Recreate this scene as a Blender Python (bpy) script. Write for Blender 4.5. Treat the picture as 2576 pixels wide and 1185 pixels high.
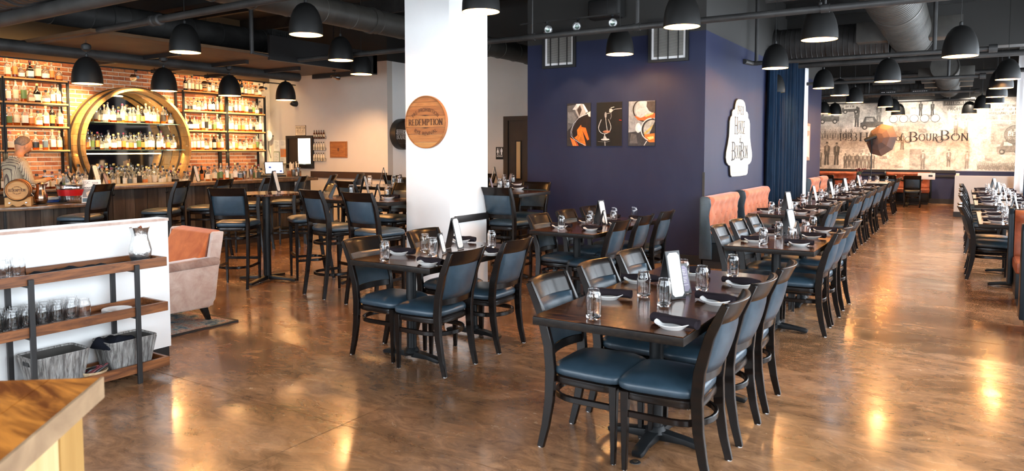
import bpy, bmesh, math, random
from mathutils import Vector, Matrix
R = math.radians
PI = math.pi
rnd = random.Random(7)
SC = bpy.context.scene
C = SC.collection
for o in list(bpy.data.objects): bpy.data.objects.remove(o)

# ------------------------------------------------------------ camera, world, daylight, exposure
CAM_H = 1.57
PITCH, YAW, FPX, YC = R(3.41), R(32.3), 1789.0, 484.0
cd = bpy.data.cameras.new('camera'); cam = bpy.data.objects.new('camera', cd); C.objects.link(cam)
cam.location = (0, 0, CAM_H); cam.rotation_euler = (PI / 2 - PITCH, 0, YAW)
cd.sensor_fit = 'HORIZONTAL'; cd.sensor_width = 36; cd.lens = FPX / 2576 * 36
cd.shift_y = -(592.5 - YC) / 2576
cd.clip_start = 0.05; cd.clip_end = 200
cd.dof.use_dof = True; cd.dof.focus_distance = 6.5; cd.dof.aperture_fstop = 5.6
SC.camera = cam
wd = bpy.data.worlds.new('world'); SC.world = wd; wd.use_nodes = True
bg = wd.node_tree.nodes['Background']; bg.inputs[0].default_value = (0.80, 0.90, 1.0, 1); bg.inputs[1].default_value = 5.0
SC.view_settings.view_transform = 'Standard'; SC.view_settings.look = 'None'
SC.view_settings.exposure = 0.72; SC.view_settings.gamma = 1; SC.view_settings.use_curve_mapping = False

def area(name, loc, rot, sx, sy, power, col, portal=False):
    l = bpy.data.lights.new(name, 'AREA'); l.shape = 'RECTANGLE'; l.size = sx; l.size_y = sy; l.energy = power; l.color = col
    if portal: l.cycles.is_portal = True
    o = bpy.data.objects.new(name, l); o.location = loc; o.rotation_euler = rot; C.objects.link(o); return o
DAY = (0.86, 0.93, 1.0)
WX, FY = 1.75, -1.6            # inner faces of the window wall on the right and the wall behind the camera
WIN_R = [(-1.2, 1.3), (1.7, 4.2), (4.6, 7.1), (7.5, 10.0), (10.4, 12.9), (13.3, 15.8), (16.2, 18.7), (19.4, 21.6)]   # spans in y
WIN_F = [(-9.2, -6.4), (-6.0, -3.2), (-2.8, 0.0)]                                                    # spans in x
for a, b in WIN_R: area('window_daylight', (WX + .2, (a + b) / 2, 1.85), (0, R(90), 0), 2.5, b - a, 66, DAY)
for a, b in WIN_F: area('window_daylight', ((a + b) / 2, FY - .2, 1.85), (R(90), 0, 0), b - a, 2.5, 56, DAY)

def lamp(kind, name, loc, power, col, radius=.05, target=None, angle=60, blend=.5):
    l = bpy.data.lights.new(name, kind); l.energy = power; l.color = col; l.shadow_soft_size = radius
    o = bpy.data.objects.new(name, l); o.location = loc; C.objects.link(o)
    if kind == 'SPOT':
        l.spot_size = R(angle); l.spot_blend = blend
        o.rotation_euler = (Vector(target) - Vector(loc)).to_track_quat('-Z', 'Y').to_euler()
    return o
WARM = (1.0, .56, .22); WARM2 = (1.0, .72, .38)

# ------------------------------------------------------------ pixel -> world helpers (used to survey real positions)
_f = Vector((-math.sin(YAW) * math.cos(PITCH), math.cos(YAW) * math.cos(PITCH), -math.sin(PITCH)))
_r = Vector((math.cos(YAW), math.sin(YAW), 0)); _u = _r.cross(_f)
def _ray(u, v): return _f + _r * ((u - 1288) / FPX) - _u * ((v - YC) / FPX)
def oz(u, v, h): d = _ray(u, v); t = (h - CAM_H) / d.z; return Vector((d.x * t, d.y * t, h))
def ox(u, v, x): d = _ray(u, v); t = x / d.x; return Vector((x, d.y * t, CAM_H + d.z * t))
def oy(u, v, y): d = _ray(u, v); t = y / d.y; return Vector((d.x * t, y, CAM_H + d.z * t))

# ------------------------------------------------------------ mesh builder
class MB:
    def __init__(s): s.v = []; s.f = []; s.m = []; s.c = []; s.mi = 0; s.col = None; s.M = None
    def add(s, vs, fs):
        n = len(s.v)
        if s.M is not None: vs = [s.M @ Vector(p) for p in vs]
        s.v += [tuple(p) for p in vs]
        for f in fs: s.f.append([n + i for i in f]); s.m.append(s.mi); s.c.append(s.col)
        return s
    def box(s, c, d, rz=0, M=None):
        x, y, z = d[0] / 2, d[1] / 2, d[2] / 2
        vs = [Vector((a * x, b * y, e * z)) for a, b, e in ((-1,-1,-1),(1,-1,-1),(1,1,-1),(-1,1,-1),(-1,-1,1),(1,-1,1),(1,1,1),(-1,1,1))]
        if rz: q = Matrix.Rotation(rz, 3, 'Z'); vs = [q @ v for v in vs]
        if M is not None: vs = [M @ v for v in vs]
        c = Vector(c); return s.add([v + c for v in vs], [(0,3,2,1),(4,5,6,7),(0,1,5,4),(1,2,6,5),(2,3,7,6),(3,0,4,7)])
    def bb(s, x0, x1, y0, y1, z0, z1): return s.box(((x0+x1)/2, (y0+y1)/2, (z0+z1)/2), (abs(x1-x0), abs(y1-y0), abs(z1-z0)))
    def hexa(s, b, t):                       # 4 bottom + 4 top corners, both counter-clockwise seen from above
        return s.add(list(b) + list(t), [(3,2,1,0),(4,5,6,7),(0,1,5,4),(1,2,6,5),(2,3,7,6),(3,0,4,7)])
    def ring(s, rings, cap=True, close=False):
        n = len(rings[0]); vs = [p for r in rings for p in r]; k = len(rings); fs = []
        for i in range(k if close else k - 1):
            a, b = i * n, ((i + 1) % k) * n
            for j in range(n): fs.append((a + j, a + (j + 1) % n, b + (j + 1) % n, b + j))
        if cap and not close: fs.append(tuple(range(n))[::-1]); fs.append(tuple((k - 1) * n + j for j in range(n)))
        return s.add(vs, fs)
    def tube(s, pts, r, n=8, cap=True, close=False):
        pts = [Vector(p) for p in pts]; rs = r if isinstance(r, (list, tuple)) else [r] * len(pts); rings = []; pn = None
        k = len(pts)
        for i, p in enumerate(pts):
            a = pts[(i - 1) % k] if (close or i > 0) else p; b = pts[(i + 1) % k] if (close or i < k - 1) else p
            t = (b - a).normalized()
            if pn is None: pn = t.orthogonal().normalized()
            pn = (pn - t * pn.dot(t)).normalized(); bn = t.cross(pn)
            rings.append([p + (pn * math.cos(2*PI*j/n) + bn * math.sin(2*PI*j/n)) * rs[i] for j in range(n)])
        return s.ring(rings, cap, close)
    def strip(s, pts, w, h, up=(0,0,1), cap=True, close=False):      # rectangular section swept: w across, h along "up"
        pts = [Vector(p) for p in pts]; rings = []; U = Vector(up); k = len(pts)
        ws = w if isinstance(w, (list, tuple)) else [w] * k; hs = h if isinstance(h, (list, tuple)) else [h] * k
        for i, p in enumerate(pts):
            a = pts[(i - 1) % k] if (close or i > 0) else p; b = pts[(i + 1) % k] if (close or i < k - 1) else p
            t = (b - a).normalized(); sd = t.cross(U).normalized(); uu = sd.cross(t).normalized()
            x, z = sd * ws[i] / 2, uu * hs[i] / 2
            rings.append([p - x - z, p + x - z, p + x + z, p - x + z])
        return s.ring(rings, cap, close)
    def lathe(s, prof, n=24, c=(0,0,0), cap=True, axis='Z'):
        c = Vector(c); rings = []
        for r, z in prof:
            ring = []
            for j in range(n):
                a = 2 * PI * j / n; x, y = r * math.cos(a), r * math.sin(a)
                ring.append(c + (Vector((x, y, z)) if axis == 'Z' else Vector((z, x, y)) if axis == 'X' else Vector((y, z, x))))
            rings.append(ring)
        return s.ring(rings, cap)
    def prism(s, poly, a, b):               # polygon (list of Vector) extruded by vector from offset a to b
        n = len(poly); a = Vector(a); b = Vector(b)
        vs = [Vector(p) + a for p in poly] + [Vector(p) + b for p in poly]
        return s.add(vs, [tuple(range(n))[::-1], tuple(range(n, 2*n))] + [(i, (i+1) % n, n + (i+1) % n, n + i) for i in range(n)])
    def poly(s, pts): return s.add(pts, [tuple(range(len(pts)))])
    def build(s, name, mat, parent=None, smooth=35, bevel=0, seg=2, loc=None):
        me = bpy.data.meshes.new(name); me.from_pydata(s.v, [], s.f)
        if bevel:
            bm = bmesh.new(); bm.from_mesh(me); bmesh.ops.recalc_face_normals(bm, faces=bm.faces)
            es = [e for e in bm.edges if len(e.link_faces) == 2 and e.calc_face_angle() > R(30)]
            bmesh.ops.bevel(bm, geom=es, offset=bevel, segments=seg, profile=.6, affect='EDGES', clamp_overlap=True); bm.to_mesh(me); bm.free()
        mats = mat if isinstance(mat, (list, tuple)) else [mat]
        for m in mats: me.materials.append(M_[m] if isinstance(m, str) else m)
        if not bevel:
            if len(mats) > 1: me.polygons.foreach_set('material_index', s.m)
            if any(c is not None for c in s.c):
                at = me.color_attributes.new('Col', 'FLOAT_COLOR', 'CORNER'); k = 0; buf = []
                for p, c in zip(me.polygons, s.c): buf += list((*(c or (.5,.5,.5)), 1)) * p.loop_total
                at.data.foreach_set('color', buf)
        if smooth:
            me.polygons.foreach_set('use_smooth', [True] * len(me.polygons)); me.set_sharp_from_angle(angle=R(smooth))
        me.update(); o = bpy.data.objects.new(name, me); C.objects.link(o); o.parent = parent
        if loc is not None: o.location = loc
        return o
def flat(mb): return mb
def tag(o, label=None, cat=None, group=None, kind=None):
    if label: o['label'] = label
    if cat: o['category'] = cat
    if group: o['group'] = group
    if kind: o['kind'] = kind
    return o
def thing(name, label, cat, loc=(0,0,0), rz=0, group=None):
    o = bpy.data.objects.new(name, None); C.objects.link(o); o.empty_display_size = .1
    o.location = loc; o.rotation_euler = (0, 0, rz); return tag(o, label, cat, group)
def struct(o): o['kind'] = 'structure'; return o
KIDS = {}
def kids(o):
    k = o.name
    if k not in KIDS: KIDS[k] = [c for c in C.objects if c.parent == o]
    return KIDS[k]
def dup(o, loc, rz=0, label=None, group=None, parent=None, scale=None):
    def rec(a, par):
        b = a.copy(); C.objects.link(b)
        if par is not None: b.parent = par
        for ch in kids(a): rec(ch, b)
        return b
    b = rec(o, parent); b.location = loc; b.rotation_euler = (0, 0, rz)
    if label: b['label'] = label
    if group: b['group'] = group
    if scale: b.scale = (scale,) * 3
    return b
class Proto:
    """first use moves the original, later uses copy it"""
    def __init__(s, o): s.o = o; s.used = False
    def put(s, loc, rz=0, label=None, group=None, scale=None):
        if not s.used:
            s.used = True; o = s.o; kids(o)
            for c in kids(o): kids(c)
            o.location = loc; o.rotation_euler = (0, 0, rz)
            if label: o['label'] = label
            if group: o['group'] = group
            if scale: o.scale = (scale,) * 3
            return o
        return dup(s.o, loc, rz, label, group, scale=scale)

# ------------------------------------------------------------ materials
M_ = {}
def mat(name, col, rough=.5, metal=0, spec=.5, coat=0, coatr=.1, trans=0, emis=None, estr=0, sheen=0, noise=None, bump=None, ior=1.45, alpha=None, vcol=False):
    m = bpy.data.materials.new(name); m.use_nodes = True; nt = m.node_tree; b = nt.nodes['Principled BSDF']
    b.inputs['Base Color'].default_value = (*col, 1); b.inputs['Roughness'].default_value = rough; b.inputs['Metallic'].default_value = metal
    b.inputs['Specular IOR Level'].default_value = spec; b.inputs['Coat Weight'].default_value = coat; b.inputs['Coat Roughness'].default_value = coatr
    b.inputs['Transmission Weight'].default_value = trans; b.inputs['IOR'].default_value = ior; b.inputs['Sheen Weight'].default_value = sheen
    if emis: b.inputs['Emission Color'].default_value = (*emis, 1); b.inputs['Emission Strength'].default_value = estr
    if vcol:
        a = nt.nodes.new('ShaderNodeVertexColor'); a.layer_name = 'Col'; nt.links.new(a.outputs['Color'], b.inputs['Base Color'])
    if noise or bump:
        tc = nt.nodes.new('ShaderNodeTexCoord')
    if noise:      # (col2, scale(xyz), lo, hi[, detail, distortion])
        mp = nt.nodes.new('ShaderNodeMapping'); mp.inputs['Scale'].default_value = noise[1]; nt.links.new(tc.outputs['Object'], mp.inputs[0])
        n = nt.nodes.new('ShaderNodeTexNoise'); n.inputs['Scale'].default_value = 1; n.inputs['Detail'].default_value = noise[4] if len(noise) > 4 else 6
        n.inputs['Distortion'].default_value = noise[5] if len(noise) > 5 else .4
        n.inputs['Roughness'].default_value = .62
        r = nt.nodes.new('ShaderNodeValToRGB'); r.color_ramp.elements[0].position = noise[2]; r.color_ramp.elements[1].position = noise[3]
        r.color_ramp.elements[0].color = (*col, 1); r.color_ramp.elements[1].color = (*noise[0], 1)
        nt.links.new(mp.outputs[0], n.inputs['Vector']); nt.links.new(n.outputs['Fac'], r.inputs[0]); nt.links.new(r.outputs[0], b.inputs['Base Color'])
        m['n'] = n.name
    if bump:       # (scale(xyz), strength, dist)
        mp = nt.nodes.new('ShaderNodeMapping'); mp.inputs['Scale'].default_value = bump[0]; nt.links.new(tc.outputs['Object'], mp.inputs[0])
        n = nt.nodes.new('ShaderNodeTexNoise'); n.inputs['Scale'].default_value = 1; n.inputs['Detail'].default_value = 4
        bp = nt.nodes.new('ShaderNodeBump'); bp.inputs['Strength'].default_value = bump[1]; bp.inputs['Distance'].default_value = bump[2]
        nt.links.new(mp.outputs[0], n.inputs['Vector']); nt.links.new(n.outputs['Fac'], bp.inputs['Height']); nt.links.new(bp.outputs[0], b.inputs['Normal'])
    M_[name] = m; return m
mat('black_wood', (.005,.004,.0035), .27, spec=.22, coat=.12, coatr=.12, noise=((.012,.006,.004), (6,6,40), .4, .75))
mat('table_wood', (.010,.004,.0025), .17, spec=.3, coat=.22, coatr=.06, noise=((.17,.055,.017), (3,38,20), .42, .70, 5, 1.4), bump=((4,60,20), .12, .002))
mat('table_edge', (.006,.0045,.004), .4, spec=.2, noise=((.018,.012,.008), (20,20,60), .4, .7))
mat('black_metal', (.008,.009,.010), .42, spec=.3)
mat('matte_black', (.012,.012,.012), .55)
mat('lamp_black', (.007,.0068,.0065), .5, spec=.3)
mat('lamp_inner', (.95,.72,.42), .5)
mat('bulb', (1,.9,.7), .4, emis=(1.0,.45,.11), estr=90)
mat('vinyl', (.017,.034,.050), .36, spec=.6, bump=((260,260,260), .15, .001), noise=((.028,.052,.074), (14,14,14), .3, .7))
mat('vinyl_dark', (.006,.010,.014), .35, spec=.25)
mat('glide', (.6,.6,.6), .4)
mat('velvet', (.40,.105,.045), .8, sheen=.25, noise=((.56,.19,.10), (5,5,5), .35, .7), bump=((90,90,90), .2, .002))
mat('velvet_grey', (.42,.27,.21), .7, sheen=.8, noise=((.60,.46,.39), (7,7,7), .35, .65), bump=((80,80,80), .2, .002))  # grey of the lit velvet nap is put into the colour
mat('velvet_arm', (.22,.115,.085), .75, sheen=.5, noise=((.40,.26,.20), (9,9,9), .35, .65))
mat('velvet_seat', (.44,.085,.014), .75, sheen=.2, noise=((.62,.155,.035), (6,6,6), .35, .65))
mat('leather', (.15,.036,.014), .45, noise=((.25,.065,.027), (8,8,8), .35, .65), bump=((40,40,40), .15, .003))
mat('white_paint', (.80,.80,.79), .55, noise=((.84,.84,.83), (2,2,2), .3, .7))
mat('beige_paint', (.53,.475,.42), .7, noise=((.57,.52,.465), (1.5,1.5,1.5), .3, .7))
mat('grey_paint', (.028,.027,.025), .7)
mat('blue_paint', (.012,.015,.045), .5, spec=.3, noise=((.019,.025,.062), (1.2,1.2,.5), .3, .7), bump=((60,60,60), .06, .002))
mat('dark_ceiling', (.012,.0115,.011), .8, noise=((.022,.021,.020), (1.5,1.5,1.5), .3, .7))
mat('duct', (.034,.032,.028), .5, metal=.2, noise=((.065,.060,.052), (2.5,2.5,2.5), .35, .7))
mat('duct_dark', (.022,.021,.020), .55, metal=.2, noise=((.045,.043,.041), (3,3,3), .4, .7))
mat('pipe', (.030,.030,.030), .5, metal=.2, noise=((.05,.049,.047), (3,3,3), .4, .7))
mat('soffit', (.07,.035,.014), .7, noise=((.12,.06,.024), (2,2,2), .3, .7))
mat('brown_wall', (.10,.065,.032), .7)
mat('mortar', (.70,.60,.46), .9, noise=((.82,.72,.58), (9,9,9), .3, .7))
mat('brick1', (.50,.17,.065), .85, noise=((.64,.28,.13), (18,18,18), .35, .7), bump=((60,60,60), .4, .004))
mat('brick2', (.30,.085,.035), .85, noise=((.46,.16,.07), (18,18,18), .35, .7), bump=((60,60,60), .4, .004))
mat('brick3', (.60,.28,.13), .85, noise=((.44,.15,.065), (18,18,18), .35, .7), bump=((60,60,60), .4, .004))
mat('barn1', (.030,.022,.017), .7, noise=((.075,.058,.046), (12,12,1.6), .4, .7), bump=((30,30,3), .4, .004))
mat('barn2', (.045,.034,.027), .7, noise=((.100,.082,.066), (14,14,1.4), .4, .7), bump=((30,30,3), .4, .004))
mat('barn3', (.022,.015,.011), .7, noise=((.055,.036,.026), (14,14,1.8), .4, .7), bump=((30,30,3), .4, .004))
mat('bar_top', (.085,.045,.022), .3, coat=.4, noise=((.19,.11,.06), (4,14,4), .35, .7))
mat('rack_wood', (.085,.027,.009), .38, noise=((.29,.105,.032), (22,2.2,22), .35, .7, 5, 1.5))
mat('shelf_wood', (.42,.20,.065), .5, noise=((.56,.30,.11), (14,2,14), .35, .7))
mat('barrel1', (.44,.215,.060), .6, noise=((.56,.30,.10), (14,3,14), .35, .7))
mat('barrel2', (.36,.165,.045), .6, noise=((.48,.25,.08), (14,3,14), .35, .7))
mat('barrel_in', (.24,.11,.035), .5, noise=((.36,.18,.06), (10,3,10), .35, .7))
mat('hoop', (.050,.032,.018), .5, metal=.4)
mat('oak1', (.34,.125,.030), .5, noise=((.50,.225,.065), (2.4,20,20), .35, .7, 5, 1.2))
mat('oak2', (.25,.082,.020), .5, noise=((.40,.16,.042), (2.4,20,20), .35, .7, 5, 1.2))
mat('oak3', (.52,.26,.075), .5, noise=((.40,.175,.045), (2.4,20,20), .35, .7, 5, 1.2))
mat('burnt', (.060,.022,.010), .7)
mat('host_top', (.15,.035,.005), .35, noise=((.62,.22,.035), (3,15,3), .38, .62, 5, 1.6), coat=.3)
mat('host_edge', (.24,.15,.085), .6, noise=((.38,.25,.14), (2,10,10), .35, .7))
mat('host_side', (.46,.30,.12), .55, noise=((.64,.48,.25), (9,9,1.2), .35, .65))
mat('host_side2', (.34,.18,.05), .55, noise=((.50,.30,.10), (5,5,.9), .35, .65))
mat('steel', (.62,.62,.63), .22, metal=1, noise=((.50,.50,.50), (12,12,12), .3, .7))
mat('hammered', (.60,.59,.57), .30, metal=1, bump=((55,55,55), .5, .006), noise=((.75,.74,.72), (9,9,9), .3, .7))
mat('copper', (.44,.30,.21), .25, metal=1)
mat('glass', (1,1,1), .02, trans=1, ior=1.45)
mat('glass_shelf', (.55,.75,.65), .03, trans=.85, ior=1.45)
mat('clear_bottle', (.93,.92,.86), .05, trans=.9, ior=1.4)
mat('amber', (.50,.12,.010), .06, trans=.6, ior=1.36)
mat('amber_dark', (.16,.025,.004), .06, trans=.4, ior=1.36)
mat('gold_liquid', (.72,.32,.05), .06, trans=.75, ior=1.36)
mat('green_glass', (.03,.07,.02), .06, trans=.4)
mat('black_glass', (.008,.006,.006), .08)
mat('label_cream', (.62,.52,.36), .6); mat('label_white', (.74,.70,.60), .6); mat('label_black', (.02,.018,.018), .4)
mat('label_teal', (.03,.22,.24), .5); mat('label_slate', (.10,.14,.17), .5); mat('label_orange', (.62,.20,.05), .5); mat('label_green', (.10,.16,.05), .5); mat('label_red', (.42,.03,.02), .5)
mat('cap_black', (.015,.013,.013), .35); mat('cap_cork', (.45,.26,.12), .7); mat('cap_gold', (.62,.42,.14), .3, metal=.8); mat('cap_wine', (.10,.01,.03), .35); mat('cap_blue', (.02,.06,.25), .4)
mat('napkin', (.017,.013,.016), .95, spec=.1, bump=((300,300,300), .3, .002))
mat('cloth', (.010,.011,.016), .95, spec=.1, bump=((200,200,200), .3, .002))
mat('china', (.84,.83,.81), .18, coat=.3)
mat('paper', (.72,.69,.64), .6); mat('paper_warm', (.78,.66,.48), .6); mat('ink', (.16,.14,.13), .6); mat('ink_black', (.018,.016,.018), .5)
mat('paper_purple', (.16,.13,.18), .5)
mat('print', (.5,.5,.5), .45, vcol=True); mat('print_dull', (.5,.5,.5), .7, vcol=True)
mat('basket', (.10,.09,.085), .8, noise=((.34,.33,.31), (60,60,4), .38, .62), bump=((80,80,6), .6, .006))
mat('basket_in', (.05,.045,.04), .9)
mat('wicker', (.62,.47,.30), .7, noise=((.45,.30,.16), (50,50,90), .35, .65), bump=((70,70,120), .6, .004))
mat('maroon', (.10,.012,.016), .5)
mat('curtain', (.002,.007,.018), .9, spec=.1, sheen=.03, noise=((.005,.018,.040), (30,30,2), .35, .7))
mat('sheer', (.88,.86,.86), .8)
mat('door_wood', (.018,.011,.008), .5, noise=((.030,.018,.012), (10,10,2), .3, .7))
mat('door_glass', (.62,.42,.20), .3)
mat('rail', (.035,.018,.010), .45)
mat('base_black', (.012,.011,.011), .45)
mat('mirror', (.62,.68,.72), .04, metal=1)
mat('screen', (.6,.65,.9), .3, emis=(.75,.80,1.0), estr=1.6)
mat('screen_dark', (.02,.05,.25), .3, emis=(.02,.05,.25), estr=.5)
mat('hatch_glow', (.9,.85,.75), .5, emis=(1.0,.93,.80), estr=1.6)
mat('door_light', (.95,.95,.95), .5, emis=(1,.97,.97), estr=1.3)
mat('sign_white', (.86,.82,.66), .4); mat('sign_gold', (.74,.55,.24), .5)
mat('grille', (.30,.285,.26), .6, metal=.3)
mat('louver_dark', (.035,.033,.03), .7)
mat('red_band', (.50,.012,.014), .3, metal=.2)
mat('skin', (.40,.165,.075), .5, noise=((.46,.21,.10), (20,20,20), .3, .7)); mat('hair', (.13,.09,.065), .9, spec=.1, noise=((.22,.16,.12), (60,60,60), .3, .7))
mat('trousers', (.02,.02,.025), .8)
mat('umbrella', (.20,.135,.115), .6); mat('plastic_white', (.85,.83,.78), .4)
mat('outside', (.6,.7,.6), .8)
mat('led', (1,.8,.5), .5, emis=(1.0,.60,.24), estr=14)

def checked():
    m = bpy.data.materials.new('shirt'); m.use_nodes = True; nt = m.node_tree; b = nt.nodes['Principled BSDF']; b.inputs['Roughness'].default_value = .8
    tc = nt.nodes.new('ShaderNodeTexCoord'); s = nt.nodes.new('ShaderNodeSeparateXYZ'); nt.links.new(tc.outputs['Object'], s.inputs[0])
    outs = []
    for ax in (1, 2):
        mu = nt.nodes.new('ShaderNodeMath'); mu.operation = 'MULTIPLY'; mu.inputs[1].default_value = 62; nt.links.new(s.outputs[ax], mu.inputs[0])
        fr = nt.nodes.new('ShaderNodeMath'); fr.operation = 'FRACT'; nt.links.new(mu.outputs[0], fr.inputs[0])
        gt = nt.nodes.new('ShaderNodeMath'); gt.operation = 'GREATER_THAN'; gt.inputs[1].default_value = .70; nt.links.new(fr.outputs[0], gt.inputs[0]); outs.append(gt)
    mx = nt.nodes.new('ShaderNodeMath'); mx.operation = 'MAXIMUM'; nt.links.new(outs[0].outputs[0], mx.inputs[0]); nt.links.new(outs[1].outputs[0], mx.inputs[1])
    mix = nt.nodes.new('ShaderNodeMix'); mix.data_type = 'RGBA'; mix.inputs['A'].default_value = (.62,.50,.32,1); mix.inputs['B'].default_value = (.14,.09,.07,1)
    nt.links.new(mx.outputs[0], mix.inputs['Factor']); nt.links.new(mix.outputs['Result'], b.inputs['Base Color']); M_['shirt'] = m
checked()
def floor_mat():
    m = bpy.data.materials.new('stained_concrete'); m.use_nodes = True; nt = m.node_tree; b = nt.nodes['Principled BSDF']
    g = nt.nodes.new('ShaderNodeNewGeometry')
    def noise(scale, detail, dist, rough=.6, stretch=(1,1,1)):
        mp = nt.nodes.new('ShaderNodeMapping'); mp.inputs['Scale'].default_value = stretch; mp.inputs['Rotation'].default_value = (0,0,R(25)); nt.links.new(g.outputs['Position'], mp.inputs[0])
        n = nt.nodes.new('ShaderNodeTexNoise'); n.inputs['Scale'].default_value = scale; n.inputs['Detail'].default_value = detail; n.inputs['Distortion'].default_value = dist; n.inputs['Roughness'].default_value = rough
        nt.links.new(mp.outputs[0], n.inputs['Vector']); return n
    a = noise(.75, 8, .8, .65, (1,1.5,1)); r = nt.nodes.new('ShaderNodeValToRGB'); nt.links.new(a.outputs['Fac'], r.inputs[0])
    e = r.color_ramp.elements; e[0].position = .30; e[0].color = (.12,.058,.026,1); e[1].position = .72; e[1].color = (.45,.26,.145,1)
    q = e.new(.5); q.color = (.28,.145,.070,1)
    c = noise(4.5, 12, 1.2, .75, (1,2.0,1)); r2 = nt.nodes.new('ShaderNodeValToRGB'); nt.links.new(c.outputs['Fac'], r2.inputs[0])
    e = r2.color_ramp.elements; e[0].position = .38; e[0].color = (.50,.46,.45,1); e[1].position = .60; e[1].color = (1.25,1.22,1.2,1)
    mix = nt.nodes.new('ShaderNodeMix'); mix.data_type = 'RGBA'; mix.blend_type = 'MULTIPLY'; mix.inputs['Factor'].default_value = .8
    nt.links.new(r.outputs[0], mix.inputs['A']); nt.links.new(r2.outputs[0], mix.inputs['B']); nt.links.new(mix.outputs['Result'], b.inputs['Base Color'])
    d = noise(1.8, 6, 1.0, .65, (1,2,1)); mr = nt.nodes.new('ShaderNodeMapRange'); nt.links.new(d.outputs['Fac'], mr.inputs['Value'])
    mr.inputs['From Min'].default_value = .3; mr.inputs['From Max'].default_value = .7; mr.inputs['To Min'].default_value = .12; mr.inputs['To Max'].default_value = .33
    nt.links.new(mr.outputs[0], b.inputs['Roughness']); b.inputs['Specular IOR Level'].default_value = .8; b.inputs['Coat Weight'].default_value = .35; b.inputs['Coat Roughness'].default_value = .12
    bp = nt.nodes.new('ShaderNodeBump'); bp.inputs['Strength'].default_value = .025; bp.inputs['Distance'].default_value = .006
    nt.links.new(a.outputs['Fac'], bp.inputs['Height']); nt.links.new(bp.outputs[0], b.inputs['Normal'])
    M_['floor'] = m
floor_mat()
def grain(name):
    nt = M_[name].node_tree; b = nt.nodes['Principled BSDF']; src = b.inputs['Base Color'].links[0].from_socket
    tc = nt.nodes.new('ShaderNodeTexCoord'); cur = src
    for sc_, lo, hi in ((2.2, .70, 1.30), (11, .72, 1.25)):
        n = nt.nodes.new('ShaderNodeTexNoise'); n.inputs['Scale'].default_value = sc_; n.inputs['Detail'].default_value = 8; n.inputs['Roughness'].default_value = .7; n.inputs['Distortion'].default_value = 1.2; nt.links.new(tc.outputs['Object'], n.inputs['Vector'])
        r = nt.nodes.new('ShaderNodeMapRange'); nt.links.new(n.outputs['Fac'], r.inputs['Value']); r.inputs['From Min'].default_value = .36; r.inputs['From Max'].default_value = .64; r.inputs['To Min'].default_value = lo; r.inputs['To Max'].default_value = hi
        m = nt.nodes.new('ShaderNodeVectorMath'); m.operation = 'SCALE'; nt.links.new(cur, m.inputs[0]); nt.links.new(r.outputs[0], m.inputs['Scale']); cur = m.outputs[0]
    nt.links.new(cur, b.inputs['Base Color'])
grain('print_dull')
def rug_mat():
    m = bpy.data.materials.new('rug'); m.use_nodes = True; nt = m.node_tree; b = nt.nodes['Principled BSDF']; b.inputs['Roughness'].default_value = .95
    tc = nt.nodes.new('ShaderNodeTexCoord'); n = nt.nodes.new('ShaderNodeTexNoise'); n.inputs['Scale'].default_value = 5; n.inputs['Detail'].default_value = 9; n.inputs['Roughness'].default_value = .8
    nt.links.new(tc.outputs['Object'], n.inputs['Vector']); r = nt.nodes.new('ShaderNodeValToRGB'); nt.links.new(n.outputs['Fac'], r.inputs[0]); e = r.color_ramp.elements
    e[0].position = .36; e[0].color = (.02,.035,.07,1); e[1].position = .66; e[1].color = (.42,.20,.08,1)
    for p, c in ((.44,(.05,.12,.17,1)), (.49,(.36,.33,.27,1)), (.53,(.16,.04,.05,1)), (.58,(.45,.37,.27,1))): q = e.new(p); q.color = c
    nt.links.new(r.outputs[0], b.inputs['Base Color']); M_['rug'] = m
rug_mat()

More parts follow.
